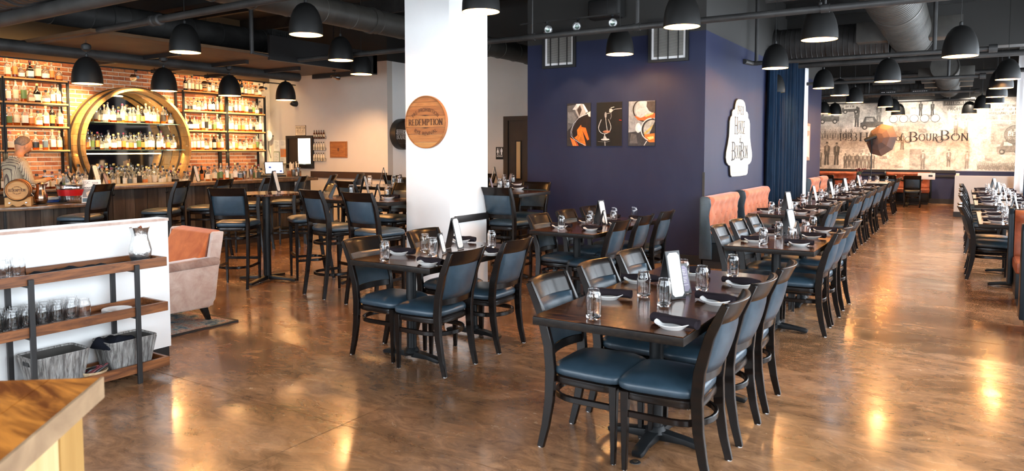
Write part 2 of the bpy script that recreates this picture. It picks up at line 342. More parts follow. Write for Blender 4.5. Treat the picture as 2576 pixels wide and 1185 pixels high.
# ------------------------------------------------------------ lettering (pen strokes)
GL = {
 'A': (.74, 'L 0 0 .37 1;L .37 1 .74 0;H .15 .36 .59'), 'B': (.62, 'V .12 0 1;C .3 .76 .24 .24 -90 90;C .3 .26 .29 .26 -90 90;H .12 1 .3;H .12 .51 .3;H .12 0 .3'),
 'C': (.72, 'C .4 .5 .38 .5 45 315'), 'D': (.74, 'V .12 0 1;C .3 .5 .4 .5 -90 90;H .12 1 .3;H .12 0 .3'),
 'E': (.6, 'V .12 0 1;H .12 1 .56;H .12 .52 .46;H .12 0 .58'), 'F': (.56, 'V .12 0 1;H .12 1 .54;H .12 .52 .44'), 'G': (.76, 'C .4 .5 .38 .5 45 315;V .7 .1 .45;H .46 .45 .7'),
 'H': (.74, 'V .12 0 1;V .62 0 1;H .12 .5 .62'), 'I': (.26, 'V .13 0 1'), 'J': (.4, 'V .28 .2 1;C .1 .2 .18 .2 180 360'), 'K': (.68, 'V .12 0 1;L .14 .45 .6 1;L .26 .58 .64 0'),
 'L': (.56, 'V .12 0 1;H .12 0 .54'), 'M': (.9, 'V .12 0 1;L .12 1 .45 .15;L .45 .15 .78 1;V .78 0 1'), 'N': (.76, 'V .12 0 1;D .12 1 .64 0;V .64 0 1'),
 'O': (.8, 'C .4 .5 .38 .5 0 360'), 'P': (.6, 'V .12 0 1;C .3 .74 .26 .26 -90 90;H .12 1 .3;H .12 .48 .3'), 'Q': (.8, 'C .4 .5 .38 .5 0 360;L .45 .25 .75 -.1'),
 'R': (.68, 'V .12 0 1;C .3 .75 .25 .25 -90 90;H .12 1 .3;H .12 .5 .3;D .3 .5 .64 0'), 'S': (.56, 'C .28 .75 .22 .25 20 270;C .28 .25 .24 .25 200 450'),
 'T': (.66, 'V .33 0 1;H .02 1 .64'), 'U': (.72, 'V .12 .3 1;V .6 .3 1;C .36 .3 .24 .3 180 360'), 'V': (.72, 'D 0 1 .36 0;L .36 0 .72 1'), 'W': (1.0, 'D 0 1 .27 0;L .27 0 .5 1;D .5 1 .74 0;L .74 0 1 1'),
 'X': (.7, 'D 0 1 .7 0;L 0 0 .7 1'), 'Y': (.7, 'D 0 1 .35 .48;L .7 1 .35 .48;V .35 0 .48'), 'Z': (.6, 'H .05 1 .55;L .55 1 .05 0;H .05 0 .55'),
 '1': (.34, 'V .19 0 1;L .02 .8 .18 1'), '9': (.56, 'C .27 .7 .22 .3 0 360;C .17 .5 .32 .5 -60 30'), '3': (.52, 'C .22 .76 .22 .24 -90 140;C .22 .27 .27 .27 -140 90'), '5': (.52, 'H .1 1 .46;V .1 .58 1;C .22 .32 .26 .32 -140 110'),
 'o': (.5, 'C .25 .3 .22 .3 0 360'), 'f': (.36, 'V .14 0 .75;C .3 .75 .16 .2 60 180;H .02 .58 .32'), 'e': (.46, 'C .23 .3 .2 .3 20 320;H .05 .33 .42'), 'u': (.5, 'V .08 .2 .6;V .4 0 .6;C .24 .2 .16 .2 180 360'), 'r': (.36, 'V .1 0 .6;C .28 .35 .18 .22 60 170'),
 'b': (.5, 'V .08 0 1;C .26 .3 .2 .3 0 360'), 'n': (.5, 'V .08 0 .6;C .25 .38 .17 .22 0 180;V .42 0 .38'), 't': (.36, 'V .16 .1 .85;H .02 .6 .32;C .26 .12 .1 .12 180 320'), 's': (.4, 'C .2 .44 .15 .16 30 270;C .2 .15 .16 .15 210 450'), 'i': (.2, 'V .1 0 .6'), 'h': (.5, 'V .08 0 1;C .25 .38 .17 .22 0 180;V .42 0 .38'),
 '-': (.36, 'H .04 .45 .32'), '!': (.24, 'V .12 .25 1;V .12 0 .08'), '.': (.2, 'V .1 0 .1'), "'": (.2, 'V .1 .8 1'), ' ': (.34, ''), '&': (.7, 'C .3 .75 .2 .25 0 360;C .3 .25 .26 .25 0 360'),
}
def twidth(s, sp=.12): return sum(GL[c][0] + sp for c in s) - sp
GN = [0]
def glyph(mb, ch, org, rx, up, h, thick, thin, serif):
    w, d = GL[ch]
    nrm = rx.cross(up).normalized()
    P = lambda x, y: org + rx * (x * h) + up * (y * h) + nrm * (GN[0] * 2e-5)
    def seg(pts, tk=None):
        n = len(pts)
        for i in range(n - 1):
            a, b = Vector(pts[i]), Vector(pts[i + 1]); t = (b - a)
            if t.length < 1e-6: continue
            t.normalize(); th = tk if tk else thin + (thick - thin) * abs(t.y) ** 1.5
            nx = Vector((-t.y, t.x)) * th / 2; e = t * thin * .3
            GN[0] = (GN[0] + 1) % 25
            mb.poly([P(*(a - nx - e)), P(*(b - nx + e)), P(*(b + nx + e)), P(*(a + nx - e))])
    for part in d.split(';'):
        if not part: continue
        k, *q = part.split(); q = [float(x) for x in q]
        if k == 'V':
            seg([(q[0], q[1]), (q[0], q[2])], thick)
            if serif:
                for yy in (q[1], q[2]):
                    if yy in (0, 1): seg([(q[0] - .13, yy), (q[0] + .13, yy)], thin * 1.1)
        elif k == 'H': seg([(q[0], q[1]), (q[2], q[1])], thin)
        elif k == 'L': seg([(q[0], q[1]), (q[2], q[3])], thin * 1.3 if serif else thick)
        elif k == 'D': seg([(q[0], q[1]), (q[2], q[3])], thick)
        elif k == 'C':
            n = 14; seg([(q[0] + q[2] * math.cos(R(q[4] + (q[5] - q[4]) * i / n)), q[1] + q[3] * math.sin(R(q[4] + (q[5] - q[4]) * i / n))) for i in range(n + 1)])
def text(mb, s, center, rx, up, h, width=None, thick=.15, thin=.06, serif=True, sp=.12, curve=0):
    """flat lettering centred on a point; curve = radius (+ arches up, - hangs down)"""
    rx = Vector(rx).normalized(); up = Vector(up).normalized(); W = twidth(s, sp) * h; k = 1 if not width else width / W; x = -W / 2
    c = Vector(center)
    for ch in s:
        w = GL[ch][0] * h
        if curve:
            ang = (x + w / 2) * k / curve; cc = c - up * curve
            r2 = rx * math.cos(ang) - up * math.sin(ang); u2 = rx * math.sin(ang) + up * math.cos(ang)
            o = cc + u2 * curve - r2 * (w * k / 2); glyph(mb, ch, o - u2 * h / 2, r2 * k, u2, h, thick, thin, serif)
        else:
            glyph(mb, ch, c + rx * (x * k) - up * h / 2, rx * k, up, h, thick, thin, serif)
        x += w + sp * h
# ============================================================ SETTING
CEIL = 4.35
fl = struct(MB().bb(-14.5, 2.2, -2, 25, -.14, -.02).build('floor', 'mortar', smooth=0)); fl['label'] = 'polished brown stained concrete floor with saw cut joints'
xs = [-14.5, -11.9, -8.95, -5.95, -2.95, .95, 2.2]; ys = [-2, 2.85, 6.9, 10.95, 15, 19.05, 25]
for i in range(6):
    for j in range(6):
        g = .0035; MB().bb(xs[i] + g, xs[i+1] - g, ys[j] + g, ys[j+1] - g, -.02, 0).build('slab', 'floor', fl, smooth=0)
struct(MB().bb(-14.5, 2.2, -2, 25, CEIL, CEIL + .1).build('ceiling', 'dark_ceiling', smooth=0))
TOP = 3.17
def wall(name, x0, x1, y0, y1, z0=0, z1=CEIL, m='beige_paint', split=None, upper='grey_paint'):
    o = struct(MB().bb(x0, x1, y0, y1, z0, split or z1).build(name, m, smooth=0))
    if split: MB().bb(x0, x1, y0, y1, split, z1).build('upper_band', upper, o, smooth=0)
    return o
wl = wall('wall_left', -13.4, -13.22, -1.8, 10.7, m='mortar', split=3.06, upper='brown_wall')
wall('wall_back', -13.4, -9.7, 10.7, 10.85, m='beige_paint', split=3.34)
wall('wall_side', -9.85, -9.7, 10.85, 11.4, m='white_paint', split=3.34)  # brighter light on this face is put in as white paint
wall('wall_restroom', -9.7, -7.32, 11.3, 11.42, m='beige_paint', split=3.34)
wall('wall_restroom', -7.32, -5.6, 11.3, 11.42, z0=2.2, m='beige_paint', split=3.34)
wall('wall_restroom', -6.25, -5.6, 11.3, 11.42, z1=2.2, m='beige_paint')
wall('wall_blue', -5.72, -2.94, 9.5, 9.62, m='blue_paint', split=TOP)
wall('wall_blue', -5.72, -5.6, 9.62, 11.3, m='blue_paint', split=TOP)
wall('wall_blue', -3.06, -2.94, 9.62, 13.3, m='blue_paint', split=TOP)
wall('wall_blue', -3.06, -2.94, 13.3, 16.36, z0=TOP + .13, m='grey_paint')
wall('wall_blue', -3.06, -2.94, 16.36, 18.75, m='blue_paint', split=TOP)
wall('wall_blue', -4.05, -3.06, 18.63, 18.75, m='blue_paint', split=TOP)
wall('wall_blue', -4.05, -3.93, 18.75, 24.3, m='blue_paint', split=TOP)
wall('wall_far', -4.05, 1.9, 24.3, 24.42, m='blue_paint', z1=.96)
wall('wall_far', -4.05, 1.9, 24.3, 24.42, z0=.96, m='white_paint', split=3.05)
# baseboards and rails
struct(MB().bb(-5.735, -2.925, 9.485, 9.5, 0, .13).bb(-2.94, -2.925, 9.5, 13.15, 0, .13).build('baseboard_blue', 'base_black', smooth=0))
struct(MB().bb(-9.6, -7.4, 11.285, 11.3, 0, .12).bb(-6.2, -5.72, 11.285, 11.3, 0, .12).build('baseboard_back', 'base_black', smooth=0))
struct(MB().bb(-11.9, -9.72, 10.67, 10.7, .98, 1.115).build('trim_1', 'rail', smooth=0))
struct(MB().bb(-9.6, -7.5, 11.27, 11.3, .78, .90).build('trim_2', 'shelf_wood', smooth=0))
struct(MB().bb(-2.94, -2.905, 9.5, 13.0, .80, .88).build('trim_3', 'base_black', smooth=0))
struct(MB().bb(-3.93, -.15, 24.275, 24.3, .90, .98).bb(-3.93, -.15, 24.27, 24.3, .78, .84).bb(-3.93, -.15, 24.28, 24.3, 0, .14).build('trim_4', 'base_black', smooth=0))
struct(MB().bb(-2.955, -2.925, 9.485, 9.5, 0, 1.27).build('trim_5', 'duct_dark', smooth=0))
# knee wall at the far right
kw = struct(MB().bb(-.13, 1.74, 19.7, 19.85, 0, .97).bb(-.13, -.05, 19.85, 24.28, 0, .9).build('wall_knee', 'beige_paint', smooth=0))
struct(MB().bb(-.14, 1.74, 19.68, 19.7, 0, .12).build('baseboard_knee', 'base_black', smooth=0))
# window wall on the right and behind the camera
def window_wall(name, along, spans, a0, a1, f0, f1, n0):
    edges = [a0] + [v for s in spans for v in s] + [a1]; mb = MB()
    def put(u0, u1, z0, z1):
        if along == 'y': mb.bb(f0, f1, u0, u1, z0, z1)
        else: mb.bb(u0, u1, f0, f1, z0, z1)
    for k in range(0, len(edges), 2): put(edges[k], edges[k+1], 0, CEIL)
    for s in spans: put(s[0], s[1], 0, .6); put(s[0], s[1], 3.1, CEIL)
    struct(mb.build(name, 'grey_paint', smooth=0))
    for i, s in enumerate(spans):
        fr = MB(); m = (f0 + f1) / 2; t = .03
        def bar(u0, u1, z0, z1):
            if along == 'y': fr.bb(m - t, m + t, u0, u1, z0, z1)
            else: fr.bb(u0, u1, m - t, m + t, z0, z1)
        bar(s[0], s[1], .6, .66); bar(s[0], s[1], 3.04, 3.1); bar(s[0], s[0] + .06, .6, 3.1); bar(s[1] - .06, s[1], .6, 3.1)
        bar((s[0] + s[1]) / 2 - .03, (s[0] + s[1]) / 2 + .03, .6, 3.1); bar(s[0], s[1], 2.3, 2.35)
        struct(fr.build('window_%d' % (n0 + i), 'black_metal', smooth=0))
window_wall('wall_right', 'y', WIN_R, -1.8, 24.4, WX, WX + .15, 1)
window_wall('wall_front', 'x', WIN_F, -13.4, 1.9, FY - .15, FY, 20)
# white square pillar
pil = struct(MB().bb(-5.245, -4.63, 6.08, 6.80, 0, CEIL).build('pillar', 'white_paint', bevel=.006)); pil['label'] = 'white square pillar holding the round wooden sign'
pr = MB(); pr.strip([Vector((-4.615, 6.15, .815)), Vector((-4.615, 6.79, .815))], .028, .075); pr.build('bumper_rail', 'base_black', pil, bevel=.006)
# low white partition behind the serving rack
pt = struct(MB().bb(-5.13, -4.99, -1.5, 3.09, .10, 1.045).build('wall_partition', 'white_paint', smooth=0)); pt['label'] = 'low white partition wall with wooden cap'
MB().bb(-5.135, -4.985, -1.5, 3.095, 1.045, 1.065).build('cap', 'velvet_grey', pt, smooth=0)
MB().bb(-5.12, -5.0, -1.5, 3.08, 0, .10).build('base', 'base_black', pt, smooth=0)

# ---- brick wall behind the bar: individual bricks
BW, BH, MJ = .202, .057, .017
cells = []
for j in range(int((3.05 - .9) / (BH + MJ))):
    z = .93 + (j + .5) * (BH + MJ)
    for i in range(int(6.9 / (BW + MJ)) + 1):
        y = 3.7 + (i + (.5 if j % 2 else 0)) * (BW + MJ) + BW / 2
        if y + BW / 2 > 10.45: continue
        inring = (y - 7.4) ** 2 + (z - 1.63) ** 2 < .93 ** 2
        key = 0 if (z > 2.15 and 6.1 < y < 8.6) else (1 if (4.1 < y < 6.3) else 2)
        if not inring: cells.append((key, -z, y, z))
cells.sort()
bm_ = []
for k in range(9):
    q = MB(); w = BW / 2 - .003 * (k % 3); h = BH / 2
    j = lambda s: s + rnd.uniform(-.003, .003)
    q.hexa([(0, j(-w), -h), (.024, j(-w + .003), j(-h + .003)), (.024, j(w - .003), j(-h + .003)), (0, j(w), -h)], [(0, j(-w), h), (.024, j(-w + .003), j(h - .003)), (.024, j(w - .003), j(h - .003)), (0, j(w), h)])
    o = q.build('brick', 'brick%d' % (k % 3 + 1), wl, smooth=0); bm_.append(o.data)
    o.location = (-13.22, cells[k][2], cells[k][3])
for k, (ky, _, y, z) in enumerate(cells[9:300]):
    o = bpy.data.objects.new('brick', rnd.choice(bm_)); C.objects.link(o); o.parent = wl; o.location = (-13.22 - rnd.random() * .004, y, z)
st = MB()
for ky, _, y, z in cells[300:]: st.mi = rnd.randrange(3); st.box((-13.21, y, z), (.02, BW, BH))
tag(st.build('brick_field', ['brick1', 'brick2', 'brick3'], wl, smooth=0), kind='stuff')

# ---- restroom door
d = struct(MB().bb(-7.22, -6.25, 11.30, 11.345, 0, 2.12).build('door_1', 'door_wood', smooth=0))
MB().bb(-7.32, -7.22, 11.27, 11.33, 0, 2.2).bb(-7.22, -6.2, 11.27, 11.33, 2.12, 2.2).build('door_frame', 'door_wood', d, smooth=0, )
MB().bb(-7.065, -6.93, 11.285, 11.30, 1.02, 1.745).build('glazing_bead', 'black_metal', d, smooth=0)
MB().bb(-7.035, -6.95, 11.28, 11.285, 1.04, 1.725).build('vision_pane', 'door_glass', d, smooth=0)
# restroom sign
t = thing('restroom_sign', 'black restroom sign with man and woman pictograms beside the dark door', 'sign', (-7.415, 11.30, 1.51))
MB().box((0, -.004, 0), (.175, .008, .235)).build('plate', 'base_black', t, bevel=.003)
g = MB(); g.col = (.85, .85, .85); yy = -.0095
def P2(x, z, y=yy): return Vector((x, y, z))
def disc(mb, cx, cz, r, y, n=16, sx=1): mb.poly([Vector((cx + sx * r * math.cos(2*PI*i/n), y, cz + r * math.sin(2*PI*i/n))) for i in range(n)])
for sx in (-.042, .042):
    disc(g, sx, .088, .011, yy)
    if sx < 0: g.poly([P2(sx-.012, .074), P2(sx-.026, .01), P2(sx+.026, .01), P2(sx+.012, .074)]); g.poly([P2(sx-.009,.01), P2(sx-.009,-.03), P2(sx+.009,-.03), P2(sx+.009,.01)])
    else: g.poly([P2(sx-.022, .074), P2(sx-.022, .02), P2(sx+.022, .02), P2(sx+.022, .074)]); g.poly([P2(sx-.013,.02), P2(sx-.013,-.03), P2(sx+.013,-.03), P2(sx+.013,.02)])
g.poly([P2(-.002, -.03), P2(.002, -.03), P2(.002, .1), P2(-.002, .1)])
g.poly([P2(-.07, -.042), P2(.07, -.042), P2(.07, -.039), P2(-.07, -.039)])
text(g, 'RESTROOM', (0, yy, -.062), (1,0,0), (0,0,1), .018, .13, .18, .18, False)
g.build('lettering', 'print', t, smooth=0)

# ============================================================ CEILING SERVICES
def pipe(name, label, pts, r, m='pipe', n=12, cat='pipe', group=None, extra=None):
    o = thing(name, label, cat, Vector(pts[0]), group=group); a = Vector(pts[0])
    MB().tube([Vector(p) - a for p in pts], r, n).build('run', m, o)
    return o
G = 'ceiling pipes'
p = pipe('pipe', 'long grey pipe crossing in front of the blue wall vents', [(-8.95, 7.75, 2.98), (1.7, 7.75, 2.98)], .036, group=G)
for x in (-4.6, -3.2, -1.2, .6):
    MB().tube([Vector((x + 8.95, 0, .02)), Vector((x + 8.95, 0, CEIL - 2.98))], .011 if x != -3.2 else .024, 8).build('hanger', 'pipe', p)
    MB().tube([Vector((x + 8.91, 0, 0)), Vector((x + 8.99, 0, 0))], .043, 12).build('clamp', 'pipe', p)
p = pipe('pipe', 'grey pipe with elbow fixed to the blue side wall by the oval sign', [(-2.88, 11.75, 2.95), (.3, 11.75, 2.95)], .034, group=G)
MB().tube([Vector((-.04, -.35, 0)), Vector((0, -.02, 0)), Vector((.08, 0, 0))], .038, 12).tube([Vector((.06, 0, 0)), Vector((.06, 0, 1.38))], .028, 10).build('elbow', 'pipe', p)
MB().tube([Vector((3.14, 0, 0)), Vector((3.24, 0, 0))], .055, 12).build('end_cap', 'pipe', p)
MB().tube([Vector((2.5, 0, 0)), Vector((2.5, 0, 1.38))], .028, 10).build('hanger', 'pipe', p)
for y, xe, nm in ((16.1, .28, 'grey pipe running behind the second large pendant over the aisle'), (20.0, .25, 'grey pipe below the two lit air diffusers'), (23.2, .2, 'thin dark pipe just above the top of the mural')):
    p = pipe('pipe', nm, [(-2.88 if y < 18.7 else -3.9, y, 2.96), (xe, y, 2.96)], .034, group=G); L = xe + (2.88 if y < 18.7 else 3.9)
    MB().tube([Vector((L - .05, 0, 0)), Vector((L + .05, 0, 0))], .055, 12).build('end_cap', 'pipe', p)
    MB().tube([Vector((L - .55, 0, 0)), Vector((L - .55, 0, 1.36))], .026, 8).tube([Vector((L*.45, 0, 0)), Vector((L*.45, 0, 1.36))], .012, 8).build('hanger', 'pipe', p)
p = pipe('pipe', 'thin dark pipe with coupling crossing above the bar pendants', [(-12.4, 4.7, 2.99), (-3.0, 4.7, 3.06)], .04, 'duct_dark', group=G)
MB().lathe([(.044, -.09), (.062, -.08), (.062, -.03), (.05, -.02), (.05, .02), (.062, .03), (.062, .08), (.044, .09)], 14, (4.7, 0, .035), axis='X').build('coupling', 'pipe', p)
pipe('pipe', 'thick dark pipe crossing the upper left corner of the ceiling', [(-11.5, 3.65, 2.98), (-2.5, 3.75, 3.02)], .075, 'duct_dark', group=G)
pipe('pipe', 'grey riser and elbow pipe beside the air grille', [(-8.9, 6.9, CEIL), (-8.9, 6.9, 3.0), (-8.95, 7.75, 2.98)], .034, group=G)
pipe('pipe', 'thick black pipe running lengthwise above the bar pendants', [(-10.55, 1.5, 2.93), (-10.55, 9.2, 2.93)], .085, 'duct_dark', group=G)
p = pipe('pipe', 'pair of thin pipes high on the right below the ceiling beam', [(-2.5, 10.9, 3.75), (1.7, 10.9, 3.75)], .04, group=G)
pipe('pipe', 'horizontal service pipe behind the round duct at the far right', [(-2.6, 14.0, 3.12), (1.7, 14.0, 3.12)], .05, 'duct_dark', group=G)
pipe('pipe', 'service pipe high between the pendant wires over the far tables', [(-3.8, 19.0, 3.3), (1.7, 19.0, 3.3)], .05, 'duct_dark', group=G)

def duct(label, a, b, r, m='duct', seams=0, step=.12, big=None):
    a, b = Vector(a), Vector(b); o = thing('air_duct', label, 'duct', a, group='air ducts'); L = (b - a).length; d = (b - a).normalized(); ax = 'X' if abs(d.x) > .5 else 'Y'
    prof = [(r, 0), (r, L)]
    MB().lathe([(r, min(0, L * (d.x + d.y))), (r, max(0, L * (d.x + d.y)))], 40, axis=ax).build('tube', m, o)
    s = MB(); k = int(L / step); sg = d.x + d.y
    for i in range(k):
        q = (i + .5) * step * sg; s.lathe([(r - .002, q - .006), (r + .008, q), (r - .002, q + .006)], 40, axis=ax, cap=False)
    tag(s.build('spiral_seams', m, o), kind='stuff')
    cb = MB()
    for q in (0, .5, 1): q = q * L * sg; cb.lathe([(r - .001, q - .03), (r + .014, q - .03), (r + .014, q + .03), (r - .001, q + .03)], 40, axis=ax, cap=False)
    tag(cb.build('joint_band', m, o), kind='stuff')
    return o
D1 = duct('large round spiral duct end above the aisle on the right', (-.80, 7.0, 3.50), (-.80, 14.0, 3.50), .325, step=.11)
for sx in (-1, 1): MB().box((sx * .52, 6.3, 0), (.45, .45, .32)).build('side_outlet', 'duct', D1, bevel=.006)
D2 = duct('round spiral duct crossing from the blue wall to the aisle', (-2.93, 13.65, 3.46), (-1.12, 13.65, 3.46), .28, 'duct_dark', step=.085)
D3 = duct('second round duct hanging further down the aisle', (-.35, 16.9, 3.25), (-.35, 22.6, 3.25), .245, step=.13)
for y in (1.2, 2.6, 4.2):
    for sx in (-1, 1): MB().box((sx * .38, y, 0), (.28, .28, .2)).build('side_outlet', 'duct', D3, bevel=.006)
duct('dark round duct running over the restroom corner behind the pillar', (-6.75, 3.0, 3.30), (-6.75, 11.25, 3.30), .16, 'duct', step=.5)
duct('broad dark duct over the bar ending at the square grille', (-10.2, 3.0, 3.42), (-10.2, 8.1, 3.42), .19, 'duct_dark', step=.5)
duct('dark flexible duct stub above the thick pipe at upper left', (-10.0, 3.9, 3.45), (-8.2, 3.9, 3.45), .24, 'duct_dark', step=.13)
duct('far dark duct crossing just above the mural', (-3.9, 22.2, 3.25), (-.70, 22.2, 3.25), .22, 'duct_dark', step=.1)
# air grille box at the end of the bar duct
t = thing('air_grille', 'square black air grille box at the end of the bar duct', 'vent', (-10.2, 8.25, 3.42))
MB().box((0, .12, 0), (.44, .42, .42)).build('housing', 'duct_dark', t, bevel=.01)
g = MB()
for k in range(9): g.box((.225, -.06 + k * .045, 0), (.012, .008, .36))
for k in range(9): g.box((.227, .12, -.17 + k * .043), (.012, .38, .006))
tag(g.build('grid', 'matte_black', t, smooth=0), kind='stuff')
MB().lathe([(.15, 0), (.15, .7)], 24, (0, .33, -.02), axis='Y').build('tail_duct', 'duct_dark', t)
# soffit over the bar, beams
sf = struct(MB().bb(-12.3, -8.9, 4.6, 9.5, 2.99, 3.03).build('soffit', 'soffit', smooth=0)); sf['label'] = 'dark brown suspended soffit over the bar'
MB().bb(-10.42, -8.86, 9.42, 9.52, 2.91, 3.30).bb(-8.92, -8.86, 7.2, 9.52, 2.93, 3.30).build('fascia', 'base_black', sf, smooth=0)
for k, y in enumerate((6.2, 7.35, 8.4)):
    MB().bb(-12.2, -9.6, y - .03, y + .03, 2.93, 2.99).build('batten', 'base_black', sf, smooth=0)
struct(MB().bb(-2.94, 1.75, 14.6, 15.0, 3.33, CEIL).build('beam_1', 'grey_paint', smooth=0))
struct(MB().bb(-14, -5.3, 6.9, 7.1, 3.85, CEIL).build('beam_2', 'dark_ceiling', smooth=0))
struct(MB().bb(-14, -3.06, 11.45, 11.6, 0, CEIL).build('wall_rear', 'dark_ceiling', smooth=0))
# roof joists
for k, y in enumerate([1, 2.5, 5.5, 8.5, 10, 14.5, 16, 18, 20.5, 21.6, 23]):
    struct(MB().bb(-14, 1.9, y - .04, y + .04, 4.08, CEIL).build('joist_%d' % (k + 1), 'duct_dark', smooth=0))
# lit diffusers above the mural
for x, l in ((-1.75, 'left lit air diffuser above the mural'), (-1.0, 'right lit air diffuser above the mural')):
    t = thing('air_diffuser', l, 'vent', (x, 21.9, 3.12), group='lit diffusers above the mural')
    MB().box((0, 0, 0), (.42, .06, .15)).build('frame', 'duct_dark', t, bevel=.005)
    for k in range(7): MB().box((-.15 + k * .05, -.035, 0), (.034, .006, .035)).build('slot', 'sheer', t, smooth=0)
# row of small round jets
t = thing('jet_nozzles', 'dark bank of small round nozzles under the far ceiling', 'vent', (-1.45, 19.4, 3.3))
MB().tube([Vector((0,.06,.1)), Vector((0,.06,1.05))], .01, 6).build('hanger', 'pipe', t); MB().box((0, .06, 0), (.9, .08, .3)).build('panel', 'duct_dark', t, bevel=.01)
for k in range(8): MB().lathe([(.05, -.05), (.035, -.07), (.035, 0)], 14, (-.33 + (k % 4) * .22, 0, -.07 + (k // 4) * .14), axis='Y').build('nozzle', 'pipe', t)

# vents high on the blue wall
for x0, x1, z0, z1, l in ((-5.44, -4.88, 2.80, 3.37, 'left black framed louvre vent high on the blue wall'), (-3.74, -3.17, 2.78, 3.36, 'right black framed louvre vent high on the blue wall')):
    t = thing('wall_vent', l, 'vent', ((x0+x1)/2, 9.5, (z0+z1)/2), group='blue wall vents'); w, h = x1 - x0, z1 - z0
    f = MB(); 
    f.box((-w/2+.02, -.02, 0), (.04, .04, h)); f.box((w/2-.02, -.02, 0), (.04, .04, h)); f.box((0, -.02, h/2-.02), (w-.08, .04, .04)); f.box((0, -.02, -h/2+.02), (w-.08, .04, .04))
    f.build('frame', 'base_black', t, smooth=0)
    MB().bb(-w/2+.04, w/2-.04, -.012, -.002, -h/2+.04, h/2-.04).build('white_edging', 'sheer', t, smooth=0)
    MB().bb(-w/2+.075, w/2-.075, -.016, -.012, -h/2+.075, h/2-.075).build('mesh_screen', 'grille', t, smooth=0)
    s = MB()
    for k in range(26): s.bb(-w/2+.075, w/2-.075, -.020, -.016, -h/2+.085+k*.0158, -h/2+.090+k*.0158)
    tag(s.build('louvre_slats', 'louver_dark', t, smooth=0), kind='stuff')
    for k in range(3): MB().bb(-w/4+k*w/4-.006, -w/4+k*w/4+.006, -.036, -.026, -h/2+.03, h/2-.03).build('security_bar', 'base_black', t, smooth=0)

# ============================================================ TRACK LIGHTS
def head_proto():
    t = thing('track_spotlight', 'x', 'spotlight')
    MB().box((0, 0, -.015), (.05, .03, .03)).tube([Vector((0,0,-.02)), Vector((.03,0,-.05)), Vector((.03,0,-.11))], .005, 6).build('bracket', 'black_metal', t)
    MB().lathe([(.0, -.07), (.028, -.07), (.030, .0), (.035, .03), (.055, .07), (.058, .10), (.050, .10), (.03, .06), (0, .05)], 20, (0, 0, -.13), axis='X').build('lamp_can', 'steel', t)
    MB().lathe([(0, .055), (.032, .06)], 16, (0, 0, -.13), cap=False, axis='X').build('reflector', 'glass_shelf', t)
    return Proto(t)
heads = head_proto()
def track(label, a, b, hs, rz, wires=True, power=0, tgt=None, desc=''):
    a, b = Vector(a), Vector(b); L = (b - a); t = thing('light_track', label, 'track light rail', a)
    mb = MB(); mb.tube([Vector((0,0,0)), L], .014, 4); mb.build('rail', 'duct_dark', t, smooth=0)
    for q in (.12, .88): MB().tube([L * q, L * q + Vector((0, 0, CEIL - a.z))], .004, 5).build('hanger', 'black_metal', t)
    nm = ['first', 'second', 'third', 'fourth', 'fifth']
    for k, q in enumerate(hs):
        p = a + L * q; heads.put(p, rz + rnd.uniform(-.3, .3), '%s track spotlight from the left %s' % (nm[k], desc), 'track spotlights')
        if power and k < 3: tg = Vector(tgt) + L * (q - .5) * 1.3; lamp('SPOT', 'spot_beam', p + (tg - p).normalized() * .22 + Vector((0,0,-.12)), power, WARM2, .04, tg, 70, .6)
track('thin light track over the left bar shelves', (-11.9, 4.3, 2.93), (-11.9, 7.6, 2.93), (.08, .55, .78), PI, power=270, tgt=(-13.1, 6.2, 2.0), desc='over the left bar shelves')
track('thin light track over the right bar shelves', (-11.9, 7.95, 2.93), (-11.9, 10.3, 2.93), (.12, .42, .66, .86), PI, power=190, tgt=(-13.1, 9.3, 2.0), desc='over the right bar shelves')
track('black light track above the blue wall', (-5.45, 8.85, 3.38), (-3.9, 8.85, 3.38), (.28, .6, .93), -PI/2+.5, power=22, tgt=(-4.4, 9.5, 1.6), desc='above the blue wall')
hq = heads.put((-9.5, 9.1, 3.0), PI/2, 'single track spotlight aimed at the beige wall under the soffit edge', 'track spotlights'); MB().tube([Vector((0,0,0)), Vector((0,0,1.35))], .008, 6).build('drop_rod', 'black_metal', hq)
lamp('SPOT', 'spot_beam', (-9.6, 9.25, 2.8), 110, (1, .62, .32), .05, (-10.3, 10.7, 1.1), 72, .9)
# speaker box
t = thing('ceiling_speaker', 'black speaker box hanging between the blue wall spotlights', 'speaker', (-4.33, 9.35, 3.56))
MB().box((0, 0, 0), (.5, .22, .27)).build('cabinet', 'matte_black', t, bevel=.05, seg=4); MB().tube([Vector((.1,0,.13)), Vector((.1,0,.78))], .005, 6).build('hanging_wire', 'steel', t)
MB().box((0, -.112, 0), (.4, .006, .2)).build('front_cloth', 'base_black', t, bevel=.01)

# ============================================================ PENDANT LAMPS
def pend():
    t = thing('pendant_lamp', 'x', 'pendant lamp')
    D = [(.180,0),(.1815,.02),(.179,.08),(.171,.14),(.156,.20),(.132,.26),(.096,.31),(.060,.335),(.02,.347)]
    MB().lathe([(.176,.0)] + D + [(.012,.352),(.0,.352)], 40, cap=False).build('shade', 'lamp_black', t, smooth=60)
    MB().lathe([(r-.004, z-.003 if k else z+.001) for k,(r,z) in enumerate(D)], 32, cap=False).build('inner_lining', 'lamp_inner', t, smooth=60)
    MB().lathe([(0,.07),(.030,.075),(.055,.115),(.045,.165),(.02,.20),(.02,.25),(0,.25)], 16, cap=False).build('bulb', 'bulb', t, smooth=60)
    MB().tube([Vector((0,0,0)), Vector((0,0,1))], .0035, 6).build('cord', 'matte_black', t)
    MB().lathe([(.018,.345),(.018,.38),(.008,.39)], 12).build('cap', 'matte_black', t)
    return Proto(t)
PEND = pend()
def fitcord(o, top=CEIL):
    for c in o.children:
        if c.name.startswith('cord'): c.location.z = .35; c.scale.z = top - o.location.z - .35
